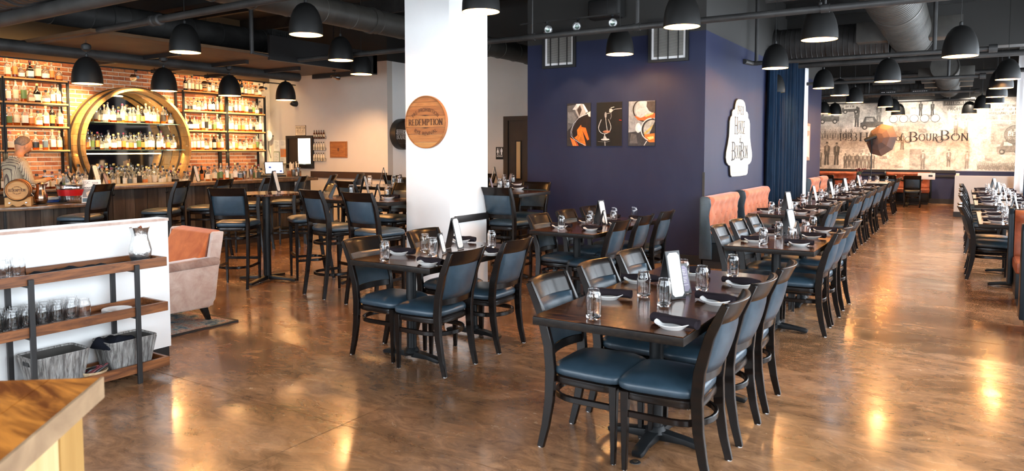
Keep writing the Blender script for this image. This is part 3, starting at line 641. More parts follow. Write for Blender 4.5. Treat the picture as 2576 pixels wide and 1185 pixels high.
def ptext(n): return ['first','second','third','fourth','fifth','sixth','seventh','eighth','ninth','tenth'][n]
pl = [(1210,30,95,'pendant lamp cut by the top of the picture in front of the white pillar'),(1715,68,91,'large black pendant lamp in front of the right blue wall vent'),(770,88,83,'large black pendant lamp above the high tables left of the pillar'),
 (2061,100,87,'large black pendant lamp under the round duct at right'),(2415,142,80,'large black pendant lamp at right in front of the ceiling beam'),(466,132,74,'black pendant lamp hanging alone below the bar duct'),
 (857,152,62,'middle one of three stepped pendant lamps left of the pillar'),(909,187,54,'lowest of three stepped pendant lamps left of the pillar'),(1559,137,69,'black pendant lamp between the two blue wall vents'),
 (1950,172,63,'upper one of two pendant lamps overlapping the blue curtain'),(1948,233,50,'lower one of two pendant lamps overlapping the blue curtain'),(2232,225,60,'black pendant lamp hanging in the middle of the aisle before the mural'),
 (2071,222,49,'leftmost of three stepped pendant lamps before the far blue wall'),(2112,240,43,'middle of three stepped pendant lamps before the far blue wall'),(2150,258,40,'rightmost of three stepped pendant lamps before the far blue wall'),
 (2227,269,35,'nearest of three small overlapping pendant lamps before the mural'),(2246,280,33,'middle of three small overlapping pendant lamps before the mural'),(2259,290,31,'farthest of three small overlapping pendant lamps before the mural'),
 (2072,286,31,'small pendant lamp at the top left edge of the mural'),(2100,289,31,'small flat looking pendant lamp half hidden by pipes at the mural left'),(2438,286,30,'small pendant lamp before the right half of the mural'),
 (2470,274,36,'small pendant lamp just left of the stacked row at the right'),(2535,200,54,'nearest of the pendant lamps in the row at the right edge'),(2518,222,52,'second pendant lamp of the row at the right edge'),
 (2507,244,46,'third pendant lamp of the row at the right edge'),(2503,260,40,'farthest pendant lamp of the row at the right edge')]
for u, v, w, l in pl:
    z = FPX * .36 / w; p = Vector((0,0,CAM_H)) + _ray(u, v) * z; p.z = max(min(p.z, 2.9), 2.6)
    if p.y > 23.6: p = Vector((0,0,CAM_H)) + _ray(u, v) * (z * 23.4 / p.y)
    fitcord(PEND.put(p, 0, l, 'black dome pendant lamps')); lamp('POINT', 'pendant_light', p + Vector((0,0,.10)), 75, WARM, .07)
# bar pendants: shorter cord with canopy ball
for u, v, w, l in ((220,211,69,'first bar pendant lamp from the left, before the brick wall'),(413,229,60,'second bar pendant lamp, at the right shoulder of the barrel ring'),(578,241,53,'third bar pendant lamp, before the right bottle shelves'),(719,252,48,'last bar pendant lamp, before the beige wall')):
    z = FPX * .355 / w; p = Vector((0,0,CAM_H)) + _ray(u, v) * z
    o = PEND.put(p, 0, l, 'bar pendant lamps'); fitcord(o, 2.99); lamp('POINT', 'pendant_light', p + Vector((0,0,.08)), 50, WARM, .07)
    MB().lathe([(0,.36),(.03,.362),(.052,.38),(.06,.41),(.055,.44),(.02,.46),(0,.46)], 20, (0,0,.06), cap=False).build('canopy_ball', 'matte_black', o)
# ============================================================ CHAIRS AND STOOLS
def arc_pts(w, y0, bow, z, n=10, flip=1):
    return [Vector((-w + 2 * w * i / n, y0 - bow * (1 - ((2 * i / n) - 1) ** 2), z)) for i in range(n + 1)]
def seat_mesh(zb, th, wf, wb, yf, yb, grow=0, dome=0, nseg=28):
    mb = MB(); rings = []
    def outline(s, z):
        pts = []
        for i in range(nseg):
            a = 2 * PI * i / nseg; ca, sa = math.cos(a), math.sin(a); e = .42
            x = abs(ca) ** e * (1 if ca > 0 else -1); y = abs(sa) ** e * (1 if sa > 0 else -1)
            yy = (yf + yb) / 2 + y * (yf - yb) / 2; k = (yy - yb) / (yf - yb); w = wb + (wf - wb) * k
            pts.append(Vector((x * (w / 2) * s, (yf + yb) / 2 + y * (yf - yb) / 2 * s, z)))
        return pts
    for s, z in ((.93, zb), (.99, zb + th * .15), (1.0, zb + th * .45), (.985, zb + th * .72), (.93, zb + th * .9), (.80, zb + th * (1.0 + dome * .5)), (.5, zb + th * (1 + dome)), (.15, zb + th * (1 + dome * 1.15))): rings.append(outline(s, z))
    mb.ring(rings); return mb
def chair_proto(stool=False):
    t = thing('bar_stool' if stool else 'dining_chair', 'x', 'bar stool' if stool else 'chair')
    S = .295 if stool else 0.0           # seat lift
    sz = .405 + S                        # underside of cushion
    # rear legs with stile
    for sx in (-1, 1):
        mb = MB()
        if not stool: prof = [(.186,-.245,0),(.186,-.215,.12),(.188,-.192,.26),(.190,-.183,.42),(.192,-.195,.55),(.196,-.240,.72),(.200,-.310,.875)]; hs = [.036,.042,.05,.056,.054,.046,.034]
        else: prof = [(.200,-.265,0),(.196,-.225,.25),(.192,-.195,.5),(.190,-.183,.72),(.192,-.195,.85),(.196,-.235,1.0),(.200,-.300,1.15)]; hs = [.036,.042,.05,.056,.054,.046,.034]
        mb.strip([Vector((sx * x, y, z)) for x, y, z in prof], [.026,.028,.030,.031,.030,.028,.024], hs, up=(0,1,0)).build('leg', 'black_wood', t, bevel=.003, seg=1)
        MB().lathe([(.014, 0), (.014, .006)], 10, (sx * prof[0][0], prof[0][1], -.001)).build('glide', 'glide', t)
        fx = .188 if not stool else .19
        f = MB().hexa([(sx*fx-.012,.158,0),(sx*fx+.012,.158,0),(sx*fx+.012,.182,0),(sx*fx-.012,.182,0)], [(sx*fx-.019,.148,sz-.005),(sx*fx+.019,.148,sz-.005),(sx*fx+.019,.190,sz-.005),(sx*fx-.019,.190,sz-.005)])
        f.build('leg', 'black_wood', t, bevel=.003, seg=1)
        MB().lathe([(.011, 0), (.011, .006)], 10, (sx * fx, .17, -.001)).build('glide', 'glide', t)
    # seat frame and cushion
    seat_mesh(sz - .05, .055, .425, .385, .205, -.20).build('seat_frame', 'black_wood', t)
    seat_mesh(sz, .055, .455, .405, .225, -.195, dome=.35).build('seat', 'vinyl', t, smooth=80)
    # back: top rail, pad, lower rail
    o = S
    def curved(z0, z1, y0, y1, bow, th, name, m, w=.19, bev=.003, rows=3, puff=0):
        mb = MB(); n = 10; rings = []
        for i in range(n + 1):
            k = 2 * i / n - 1; x = w * k; pts = []
            for r_ in range(rows + 1):
                q = r_ / rows; z = z0 + (z1 - z0) * q; y = y0 + (y1 - y0) * q - bow * (1 - k * k) + puff * math.sin(PI * q) ** .6 * (1 - abs(k) ** 6)
                pts.append(Vector((x, y + th / 2, z)))
            for r_ in range(rows, -1, -1):
                q = r_ / rows; z = z0 + (z1 - z0) * q; y = y0 + (y1 - y0) * q - bow * (1 - k * k) - puff * math.sin(PI * q) ** .6 * (1 - abs(k) ** 6)
                pts.append(Vector((x, y - th / 2, z)))
            rings.append(pts)
        mb.ring(rings); mb.build(name, m, t, bevel=bev, seg=1) if bev else mb.build(name, m, t, smooth=70)
    if not stool:
        curved(.775, .880, -.262, -.312, .045, .022, 'top_rail', 'black_wood', w=.20)
        curved(.535, .775, -.193, -.262, .040, .022, 'back_pad', 'vinyl', w=.181, bev=0, rows=6, puff=.012)
        curved(.490, .537, -.186, -.193, .036, .024, 'lower_rail', 'black_wood', w=.185)
        loop = [(-.185,.165),(-.185,-.06)] + [(-.185*math.cos(a), -.06-.16*math.sin(a)) for a in [PI*k/12 for k in range(1,12)]] + [(.185,-.06),(.185,.165)]
        MB().strip([Vector((x, y, .285)) for x, y in loop], .02, .032).build('hoop_stretcher', 'black_wood', t, bevel=.004, seg=1)
    else:
        curved(1.055, 1.150, -.252, -.302, .040, .022, 'top_rail', 'black_wood', w=.20)
        curved(.835, 1.055, -.193, -.252, .036, .022, 'back_pad', 'vinyl', w=.181, bev=0, rows=6, puff=.012)
        curved(.790, .837, -.186, -.193, .032, .024, 'lower_rail', 'black_wood', w=.185)
        loop = [(-.185,.165),(-.185,-.06)] + [(-.185*math.cos(a), -.06-.16*math.sin(a)) for a in [PI*k/12 for k in range(1,12)]] + [(.185,-.06),(.185,.165)]
        for z, nm in ((.575, 'hoop_stretcher'), (.24, 'hoop_stretcher')): MB().strip([Vector((x, y, z)) for x, y in loop], .02, .03).build(nm, 'black_wood', t, bevel=.004, seg=1)
        MB().box((0, .17, .30), (.36, .024, .034)).build('foot_rail', 'black_wood', t, bevel=.004, seg=1)
    return Proto(t)
CH = chair_proto(); ST = chair_proto(True)
OR = ['nearest', 'second', 'third', 'fourth', 'fifth', 'sixth']
def chair(x, y, face, label, group, stool=False, jig=.02):
    rz = {'+x': -PI/2, '-x': PI/2, '+y': 0, '-y': PI}.get(face, face)
    return (ST if stool else CH).put((x, y, 0), rz + rnd.uniform(-jig, jig), label, group)

# ============================================================ TABLES
def table(label, x0, x1, y0, y1, h=.755, bases=None, group='dining tables', rz=0, nm='dining_table', tee=False):
    cx, cy = (x0 + x1) / 2, (y0 + y1) / 2; w, l = x1 - x0, y1 - y0
    t = thing(nm, label, 'table', (cx, cy, 0), rz, group)
    MB().box((0, 0, h - .002), (w - .004, l - .004, .004)).build('tabletop', 'table_wood', t, bevel=.0015, seg=1)
    MB().box((0, 0, h - .024), (w, l, .040)).build('edge_band', 'table_edge', t, bevel=.004, seg=2)
    if bases is None: bases = [(0, -l/2 + .32), (0, l/2 - .32)] if l >= w and l > 1.1 else ([(-w/2 + .3, 0), (w/2 - .3, 0)] if w > 1.1 else [(0, 0)])
    for bx, by in bases:
        MB().lathe([(.038, .04), (.038, h - .07)], 24, (bx, by, 0)).build('column', 'black_metal', t)
        MB().lathe([(.05, .035), (.062, .055), (.045, .085), (.04, .09)], 20, (bx, by, 0)).box((bx, by, h - .055), (.28, .28, .018)).build('collar_and_plate', 'black_metal', t, bevel=0)
        along = 1 if l >= w else 0
        for sgn in (-1, 1):
            for ax in ((0,) if tee else (0, 1)):
                L = .27 if ax == 0 else .27
                dx, dy = (sgn * L, 0) if ax == 0 else (0, sgn * L)
                MB().strip([Vector((bx + dx*.08, by + dy*.08, .045)), Vector((bx + dx*.6, by + dy*.6, .038)), Vector((bx + dx*.92, by + dy*.92, .026)), Vector((bx + dx, by + dy, .018))], [.07,.06,.065,.05], [.05,.032,.03,.024]).build('foot', 'black_metal', t, bevel=.006, seg=2)
    return t

# ---- tableware
def glass_proto():
    t = thing('can_glass', 'x', 'glass')
    o = [(.0,.0),(.030,.0),(.0345,.006),(.0365,.018),(.0370,.035),(.0370,.112),(.0350,.124),(.0300,.133),(.0290,.142),(.0300,.146)]
    i = [(.0280,.146),(.0272,.140),(.0285,.132),(.0330,.121),(.0348,.110),(.0348,.030),(.032,.018),(.0,.014)]
    MB().lathe(o + i, 20, cap=False).build('tumbler', 'glass', t, smooth=50)
    return t
gl0 = glass_proto(); me = kids(gl0)[0]; KIDS.clear(); g_mesh = me.data; bpy.data.objects.remove(me); bpy.data.objects.remove(gl0)
def glass(p, label, group='can shaped glasses', scale=1):
    o = bpy.data.objects.new('can_glass', g_mesh); C.objects.link(o); o.location = p; o.scale = (scale,) * 3; tag(o, label, 'glass', group); return o
def plate_proto():
    mb = MB(); rings = []; n = 28
    for s, z in ((.0,.006),(.045,.006),(.052,.009),(.066,.017),(.079,.024),(.081,.022),(.068,.012),(.050,.002),(.048,.0),(.0,.0)):
        rings.append([Vector((s * 1.08 * math.cos(2*PI*j/n), s * .88 * math.sin(2*PI*j/n), z + (.007 * (abs(math.cos(2*PI*j/n)) ** 3) if s > .06 else 0))) for j in range(n)])
    mb.ring(rings, cap=False); o = mb.build('side_plate', 'china', None, smooth=60); m = o.data; bpy.data.objects.remove(o); return m
pl_mesh = plate_proto()
def napkin_proto(v):
    q = random.Random(v); mb = MB(); n = 14; L = .235; rings = []
    for i in range(15):
        k = i / 14; x = -L/2 + L * k; r = .020 + .004 * math.sin(k * 7 + v) + (.003 if 3 < i < 12 else 0)
        rings.append([Vector((x, r * 1.25 * math.cos(2*PI*j/n) * (1 + .08 * math.sin(3*2*PI*j/n + k*5)), .021 + (r * .95) * math.sin(2*PI*j/n) + .003*math.sin(k*PI))) for j in range(n)])
    # hollow rolled ends
    inner = [[Vector((p.x + .012, p.y * .72, .021 + (p.z - .021) * .72)) for p in rings[0]]]
    inner2 = [[Vector((p.x - .012, p.y * .72, .021 + (p.z - .021) * .72)) for p in rings[-1]]]
    mb.ring(inner + rings + inner2)
    mb.strip([Vector((-.07, -.018, .041)), Vector((0, -.012, .045)), Vector((.08, .004, .043)), Vector((.112, .012, .036))], .012, .003)
    o = mb.build('rolled_napkin', 'napkin', None, smooth=50); m = o.data; bpy.data.objects.remove(o); return m
nap_mesh = [napkin_proto(v) for v in (1, 2, 3)]
def setting(x, y, h, rz, desc, grp='side plates'):
    p = bpy.data.objects.new('side_plate', pl_mesh); C.objects.link(p); p.location = (x, y, h); p.rotation_euler = (0, 0, rz + rnd.uniform(-.2, .2)); tag(p, 'small white plate ' + desc, 'plate', grp)
    n = bpy.data.objects.new('rolled_napkin', rnd.choice(nap_mesh)); C.objects.link(n); a = rz + rnd.uniform(-.12, .12)
    n.location = (x + rnd.uniform(-.01, .01), y + .035, h + .008); n.rotation_euler = (R(3), 0, a); tag(n, 'dark rolled napkin ' + desc, 'napkin', 'rolled napkins')
def tent_proto(kind):
    t = thing('menu_holder', 'x', 'menu holder')
    w, h, sp = {'big': (.105, .265, .062), 'tag': (.075, .165, .04), 'dark': (.085, .17, .045)}[kind]
    for s in (-1, 1):
        a = math.atan2(sp, h); M = Matrix.Rotation(-a * s, 3, 'Y'); c = Vector((s * sp / 2, 0, h / 2 * math.cos(a) + .002))
        MB().box(c, (.005, w, h), M=M).build('panel', 'base_black', t, bevel=.0015, seg=1)
        off = M @ Vector((s * .0035, 0, 0)); iw, ih = w / 2 - .010, h / 2 - .012; k = .016
        pts = [(-iw + k, -ih), (iw - k, -ih), (iw, -ih + k), (iw, ih - k), (iw - k, ih), (-iw + k, ih), (-iw, ih - k), (-iw, -ih + k)]
        q = MB(); q.prism([c + off + M @ Vector((0, a_, b_)) for a_, b_ in pts], M @ Vector((-.0006, 0, 0)), M @ Vector((.0006, 0, 0)))
        pp = q.build('menu_card', 'paper_purple' if kind == 'dark' else 'paper', t, smooth=0)
        ln = MB(); ln.col = (.55,.52,.5) if kind == 'dark' else (.42, .40, .40)
        zz = ih - .025; rr = random.Random(4)
        while zz > -ih + .02:
            l_ = iw * rr.uniform(.35, .8); e = off * 1.25 + M @ Vector((s * .0008, 0, 0))
            ln.poly([c + e + M @ Vector((0, a_, b_)) for a_, b_ in ((-l_, zz), (l_, zz), (l_, zz + .0022), (-l_, zz + .0022))]); zz -= .009 if rr.random() < .8 else .016
        ln.build('printed_lines', 'print', pp, smooth=0)
    return Proto(t)
TENT = {k: tent_proto(k) for k in ('big', 'tag', 'dark')}

def dress(nm, x0, x1, y0, y1, ys, h=.755, left=True, right=True, tent=True, gl=None, far=False, ends=None):
    """place settings down both long sides (x0 = bar side, x1 = window side), glasses by the middle, menus in the centre"""
    cx = (x0 + x1) / 2
    for i, y in enumerate(ys):
        q = OR[i]
        if left: setting(x0 + .17, y + .02, h, R(8), 'at the %s bar side place, %s' % (q, nm)); glass((x0 + .28 + rnd.uniform(-.03,.02), y - .10 + rnd.uniform(-.02,.02), h), 'can shaped glass, %s bar side place, %s' % (q, nm))
        if right: setting(x1 - .17, y - .02, h, R(-8), 'at the %s window side place, %s' % (q, nm)); glass((x1 - .27 + rnd.uniform(-.02,.03), y + .09 + rnd.uniform(-.02,.02), h), 'can shaped glass, %s window side place, %s' % (q, nm))
    if tent:
        yc = (ys[0] + ys[-1]) / 2 + .02
        TENT['big'].put((cx - .02, yc + .02, h), R(-20) + rnd.uniform(-.2,.2), 'tall A-frame menu holder with white card, %s' % nm, 'menu holders')
        if not far: TENT['tag'].put((cx + .07, yc - .1, h), R(15) + rnd.uniform(-.2,.2), 'small A-frame with tag shaped card, %s' % nm, 'menu holders')

# --- A: nearest table
A = (-1.765, -1.0, 2.98, 4.78)
table('nearest long dark table with six place settings', *A, bases=[(0.03, -.16 - .28 + .15), (.03, .55)], group='dining tables')
for i, y in enumerate((3.39, 3.97, 4.53)):
    chair(-1.60, y, '+x', '%s chair on the bar side of the nearest long table' % OR[i], 'chairs at the nearest long table', jig=.03)
    chair(-1.19, y - .02, '-x', '%s chair on the window side of the nearest long table' % OR[i], 'chairs at the nearest long table', jig=.03)
T = .755; nA = 'nearest long table'
for (u, v), s in zip(((1493, 802), (1619, 747), (1670, 770), (1718, 712), (1766, 731), (1843, 697)), ('at its near bar side corner', 'before the tall menu holder', 'just right of the menu card', 'behind the menu holder', 'in the middle by the second window side napkin', 'at its far window side corner')):
    glass(oz(u, v, T), 'can shaped glass, %s, %s' % (nA, s))
for (u, v), r_, s in zip(((1528, 752), (1603, 712), (1690, 826), (1800, 765), (1862, 722), (1738, 692)), (R(6), R(4), R(-14), R(-12), R(-8), R(4)), ('first on its bar side', 'second on its bar side', 'first on its window side', 'second on its window side', 'third on its window side', 'third on its bar side behind the glasses')):
    p = oz(u, v, T); setting(p.x, p.y, T, r_ , 'of the %s, %s' % (nA, s))
p = oz(1688, 748, T); TENT['big'].put(p, R(-62+35), 'tall black A-frame menu holder with white card in the middle of the nearest long table', 'menu holders')
p = oz(1712, 736, T); TENT['dark'].put(p, R(-62+35), 'smaller dark card holder just behind the tall one on the nearest long table', 'menu holders')
# --- B: beside the pillar
B = (-3.84, -3.08, 3.81, 5.15)
table('dark four seat table in front of the white pillar', *B, bases=[(0, -.42), (0, .38)], tee=True)
nB = 'table before the pillar'
chair(-3.68, 4.09, '+x', 'near chair on the bar side of the %s' % nB, 'chairs at the pillar table'); chair(-3.66, 4.82, '+x', 'far chair on the bar side of the %s' % nB, 'chairs at the pillar table')
chair(-3.22, 4.02, '-x', 'near chair on the window side of the %s' % nB, 'chairs at the pillar table', jig=.03); chair(-3.22, 4.70, '-x', 'far chair on the window side of the %s' % nB, 'chairs at the pillar table', jig=.03)
for (u, v), s in zip(((968, 656), (1069, 634), (1089, 645), (1237, 624)), ('at its near bar side corner', 'left of the pair by the cards', 'right of the pair by the cards', 'at its far right end')): glass(oz(u, v, T), 'can shaped glass, %s, %s' % (nB, s))
for (u, v), r_, s in zip(((1003, 641), (1078, 668), (1160, 610), (1235, 642)), (R(5), R(-8), R(8), R(-8)), ('near bar side', 'near window side', 'far bar side', 'far window side')): p = oz(u, v, T); setting(p.x, p.y, T, r_, 'on the %s of the %s' % (s, nB))
TENT['big'].put(oz(1143, 626, T), R(8), 'tall menu holder before the white pillar on the four seat table', 'menu holders'); TENT['tag'].put(oz(1107, 638, T), R(12), 'small tag card holder before the white pillar on the four seat table', 'menu holders')
# --- C: before the blue wall
Cc = (-3.70, -2.98, 6.18, 8.0)
nC = 'long table before the blue wall'
table('dark long table in front of the blue wall', *Cc, bases=[(0, -.55), (0, .55)], tee=True)
for i, y in enumerate((6.62, 7.25, 7.85)): chair(-3.55, y, '+x', '%s chair on the bar side of the %s' % (OR[i], nC), 'chairs at the blue wall table', jig=.04)
for i, y in enumerate((6.50, 7.15, 7.80)): chair(-3.13, y, '-x', '%s chair on the window side of the %s' % (OR[i], nC), 'chairs at the blue wall table', jig=.03)
dress(nC, *Cc, (6.50, 7.12, 7.72))
# --- D: second aisle table
Dd = (-1.70, -.98, 6.09, 8.0); nD = 'second long table by the aisle'
table('dark long table by the aisle behind the nearest one', *Dd, bases=[(0, -.62), (0, .62)])
for i, y in enumerate((6.50, 7.12, 7.72)): chair(-1.56, y, '+x', '%s chair on the bar side of the %s' % (OR[i], nD), 'chairs at the second aisle table', jig=.03)
for i, y in enumerate((6.57, 7.05, 7.75)): chair(-1.18, y, '-x', '%s chair on the window side of the %s' % (OR[i], nD), 'chairs at the second aisle table', jig=.05)
dress(nD, *Dd, (6.42, 7.02, 7.60))
# --- booth side tables
row = [(9.36, 10.55, 'first booth table along the blue wall', (9.62, 10.08)), (11.3, 12.5, 'second booth table along the blue wall', (11.72, 12.22)), (13.0, 14.2, 'table beside the blue curtain', (13.22, 13.9)), (14.8, 16.0, 'fourth table of the booth row', (15.0, 15.65)), (16.9, 18.1, 'fifth table of the booth row', (17.0, 17.7))]
for a, b, nm, cy in row:
    table('dark ' + nm, -2.32, -1.55, a, b)
    for k, y in enumerate(cy): chair(-1.66 if a < 11 else -1.60, y, '-x', '%s chair at the aisle side of the %s' % (('near', 'far')[k], nm), 'chairs along the booth row', jig=.05)
    dress(nm, -2.32, -1.55, a, b, (a + .28, b - .30), far=True)
table('farthest table of the row with a white cloth and dark flowers', -2.35, -1.5, 19.4, 20.7); nF = 'white clothed far table'
MB().bb(-2.36, -1.49, 19.39, 20.71, .757, .762).build('table_cloth', 'china', None, bevel=.002); tag(bpy.data.objects['table_cloth'], 'white cloth spread over the farthest table', 'tablecloth')
for k, y in enumerate((19.75, 20.35)): chair(-1.62, y, '-x', '%s chair at the aisle side of the %s' % (('near', 'far')[k], nF), 'chairs along the booth row')
for k in range(5): glass((-2.1 + k * .12 + rnd.uniform(-.03, .03), 19.6 + (k * 37 % 5) * .22, .763), '%s clear glass from the left on the %s' % (OR[k], nF))
t = thing('flower_vase', 'dark vase of dark red flowers on the far table', 'vase', (-2.15, 19.7, .763))
MB().lathe([(0,0),(.035,0),(.045,.05),(.04,.12),(.022,.17),(.028,.19),(.02,.185),(0,.18)], 16, cap=False).build('vase', 'cap_wine', t)
f = MB()
for k in range(9):
    a = k * 2.4; rr = .03 + .011 * k; c = Vector((rr * math.cos(a), rr * math.sin(a), .30 + .03 * math.sin(k * 1.7)))
    MB().tube([Vector((0,0,.16)), c * .6 + Vector((0,0,.10)), c], .002, 5).build('stem', 'label_green', t)
    MB().lathe([(0,-.02),(.026,-.008),(.034,.008),(.024,.022),(0,.018)], 9, c, cap=False).build('bloom', 'maroon', t)
# far wall tables with booths and chairs
table('small table against the far left booth under the mural', -3.5, -2.8, 22.2, 22.9, bases=[(0,0)]); chair(-3.2, 21.7, '+y', 'chair with its back to us at the far left booth table', 'chairs at the mural booths')
table('small table against the middle booth under the mural', -1.62, -.92, 22.5, 23.2, bases=[(0,0)])
chair(-1.12, 22.3, '+y', 'right chair with its back to us at the booth under the mural', 'chairs at the mural booths'); chair(-1.72, 22.3, '+y', 'left chair with its back to us at the booth under the mural', 'chairs at the mural booths')
t = thing('menu_board', 'upright white card on the far table before the right mural booth', 'menu card', (-.82, 22.75, .757))
MB().box((0, 0, .09), (.42, .015, .18)).build('card', 'paper', t, bevel=.003); MB().box((.1, -.009, .1), (.1, .002, .05)).build('printed_mark', 'ink_black', t, smooth=0)
# --- right side tables
rrow = [(9.36, 11.25, 'nearest window side table', (10.38, 10.95)), (12.6, 13.8, 'second window side table', (12.95, 13.5)), (14.3, 15.5, 'third window side table', (14.6, 15.2)), (16.3, 17.5, 'fourth window side table', (16.6, 17.2))]
for a, b, nm, cy in rrow:
    table('dark ' + nm, .18, .95, a, b, bases=[(0, -(b-a)/2+.5), (0, (b-a)/2-.3)])
    for k, y in enumerate(cy): chair(.33, y, '+x', '%s chair at the aisle side of the %s' % (('near', 'far')[k], nm), 'chairs along the window side', jig=.04)
    dress(nm, .18, .95, a, b, (a + .25, (a + b) / 2 + .1, b - .2) if b - a > 1.5 else (a + .25, b - .28), far=True)

# ============================================================ BOOTHS
def tufted(w, h, th, nx, nz, m, parent, M, name='tufted_back', roll=True, amp=.022):
    """w along local x, h along z, face towards -y; buttons on a diamond grid"""
    mb = MB(); NX, NZ = nx * 6, nz * 6; vs = []; btn = []
    for j in range(nz + 1):
        for i in range(nx + 1):
            bx = (i + (.5 if j % 2 else 0)) / nx
            if 0 < bx < 1 and 0 < j < nz + (0 if roll else 1): btn.append((bx * w, j / nz * h))
    for j in range(NZ + 1):
        for i in range(NX + 1):
            x, z = i / NX * w, j / NZ * h; d = 1e9
            dd = min([(x - a) ** 2 + (z - b) ** 2 for a, b in btn]) if btn else 1
            puff = amp * (1 - math.exp(-dd / (w / nx * .30) ** 2)) + (.03 * math.exp(-((z - h + .06) / .06) ** 2) if roll else 0)
            cr = abs((x / (w / nx) + z / (h / nz) * .5) % 1 - .5); cr2 = abs((x / (w / nx) - z / (h / nz) * .5) % 1 - .5)
            puff -= .006 * (math.exp(-((.5 - cr) / .06) ** 2) + math.exp(-((.5 - cr2) / .06) ** 2))
            e = min(x, w - x, z * 2, (h - z)) / .03; puff *= min(1, max(0, e)) ** .5 if e < 1 else 1
            vs.append(M @ Vector((x, -th - puff, z)))
    fs = [(j*(NX+1)+i, j*(NX+1)+i+1, (j+1)*(NX+1)+i+1, (j+1)*(NX+1)+i) for j in range(NZ) for i in range(NX)]
    mb.add(vs, fs); mb.add([M @ Vector(p) for p in ((0,0,0),(w,0,0),(w,0,h),(0,0,h),(0,-th,0),(w,-th,0),(w,-th,h),(0,-th,h))], [(0,1,2,3),(0,4,5,1),(3,2,6,7),(0,3,7,4),(1,5,6,2)])
    o = mb.build(name, m, parent, smooth=80)
    for a, b in btn:
        if b < h * .95: MB().lathe([(0,.006),(.008,.004),(.010,0)], 8, M @ Vector((a, -th - .002, b)), cap=False).build('button', m, o)
    return o
def wall_booth(label, x, y0, y1, m='velvet'):
    """bench with its back on the blue wall, facing the window side (+x)"""
    t = thing('booth_bench', label, 'booth', (x, y0, 0), group='booths along the blue wall'); L = y1 - y0
    M = Matrix(((0,-1,0),(1,0,0),(0,0,1))) ; M = Matrix(((0,-1,0,.03),(1,0,0,.03),(0,0,1,.45),(0,0,0,1)))
    # M maps local x -> +y, local -y -> +x
    tufted(L - .06, .50, .10, max(4, int(L / .24)), 4, m, t, M)
    pf = [(0,.12),(0,.93),(.03,.955),(.10,.955),(.14,.92),(.15,.84),(.12,.70),(.15,.50),(.17,.30),(.17,.12)]
    for yy in (0, L - .03): MB().prism([Vector((a, yy, b)) for a, b in pf], (0,0,0), (0,.03,0)).build('side_panel', 'vinyl', t, bevel=.008, seg=2)
    MB().bb(.12, .56, .03, L - .03, .33, .46).build('seat_cushion', 'vinyl', t, bevel=.03, seg=3)
    MB().bb(.03, .50, .02, L - .02, .10, .33).build('bench_base', 'vinyl_dark', t, bevel=.006)
    MB().bb(.04, .46, .04, L - .04, 0, .10).build('kick', 'base_black', t, smooth=0)
wall_booth('orange tufted booth bench nearest to the corner of the blue wall', -2.93, 9.30, 10.72)
wall_booth('orange tufted booth bench below the oval sign, second from the corner', -2.93, 11.10, 12.68)
wall_booth('orange tufted booth bench just beyond the blue curtain', -2.88, 16.42, 17.5)
wall_booth('orange tufted booth bench at the end of the blue wall', -2.88, 17.65, 18.6, 'velvet')
def cross_booth(label, x0, x1, y, face, m='leather', h=.96):
    """bench standing across the room; face=-1 looks at the camera, +1 away"""
    t = thing('booth_bench', label, 'booth', (x0, y, 0), 0, 'leather booths'); W = x1 - x0
    if face < 0: M = Matrix.Translation(Vector((.05, -.02, .44)))
    else: M = Matrix.Translation(Vector((W - .05, .02, .44))) @ Matrix.Rotation(PI, 4, 'Z')
    tufted(W - .10, h - .46, .09, max(3, int(W / .28)), 3, m, t, M, amp=.03)
    s = face
    pf = [(.05,.16),(.05,h-.05),(.02,h),(-.07,h),(-.11,h-.06),(-.12,.5),(-.15,.16)]
    for xx in (0, W - .045): MB().prism([Vector((xx, a * -s if s > 0 else a, b)) for a, b in pf], (0,0,0), (.045,0,0)).build('side_panel', 'vinyl_dark', t, bevel=.012, seg=2)
    MB().bb(.04, W - .04, s * .02 - .02, s * .02 + .02, .14, h - .01).build('back_board', 'vinyl_dark', t, bevel=.008)
    MB().bb(.04, W - .04, s * .10, s * .62, .34, .46).build('seat_cushion', m, t, bevel=.03, seg=3)
    MB().bb(.05, W - .05, s * .06, s * .55, .08, .34).build('bench_base', 'vinyl_dark', t, bevel=.006)
    MB().bb(.07, W - .07, s * .08, s * .48, 0, .08).build('kick', 'base_black', t, smooth=0)
cross_booth('brown leather booth bench facing us at the right edge', .44, 1.70, 9.2, -1)
cross_booth('brown leather booth bench seen from behind at the right edge, nearest of the booths', .44, 1.70, 7.22, 1)
cross_booth('brown tufted leather booth under the left end of the mural', -3.85, -2.62, 23.7, -1, h=.94)
cross_booth('brown tufted leather booth under the middle of the mural', -1.95, -.72, 24.0, -1, h=.94)

# ============================================================ HIGH TABLES
def hightable(label, x0, x1, y0, y1, h=1.06, **k): return table(label, x0, x1, y0, y1, h=h, group='high tables', nm='high_table', **k)
H1 = (-6.5, -5.275, 5.80, 6.5); nH = 'high table left of the pillar'
hightable('rectangular high table left of the white pillar', *H1, h=1.0, bases=[(-.2, 0)])
chair(-5.77, 5.50, R(-12), 'left near stool at the %s' % nH, 'stools at the pillar high table', True); chair(-5.06, 5.42, '+y', 'right near stool at the %s' % nH, 'stools at the pillar high table', True)
chair(-5.95, 6.62, '-y', 'left far stool at the %s' % nH, 'stools at the pillar high table', True)
for (u, v), l in (((884, 494), 'left'), ((975, 501), 'right')): glass(oz(u, v, 1.0), '%s clear can shaped glass on the %s' % (l, nH))
TENT['big'].put(oz(917, 495, 1.0), R(30), 'tall white card menu holder on the %s' % nH, 'menu holders'); TENT['tag'].put(oz(950, 498, 1.0), R(30), 'tag card menu holder on the %s' % nH, 'menu holders')
setting(-5.62, 6.2, 1.0, R(10), 'on the %s' % nH)
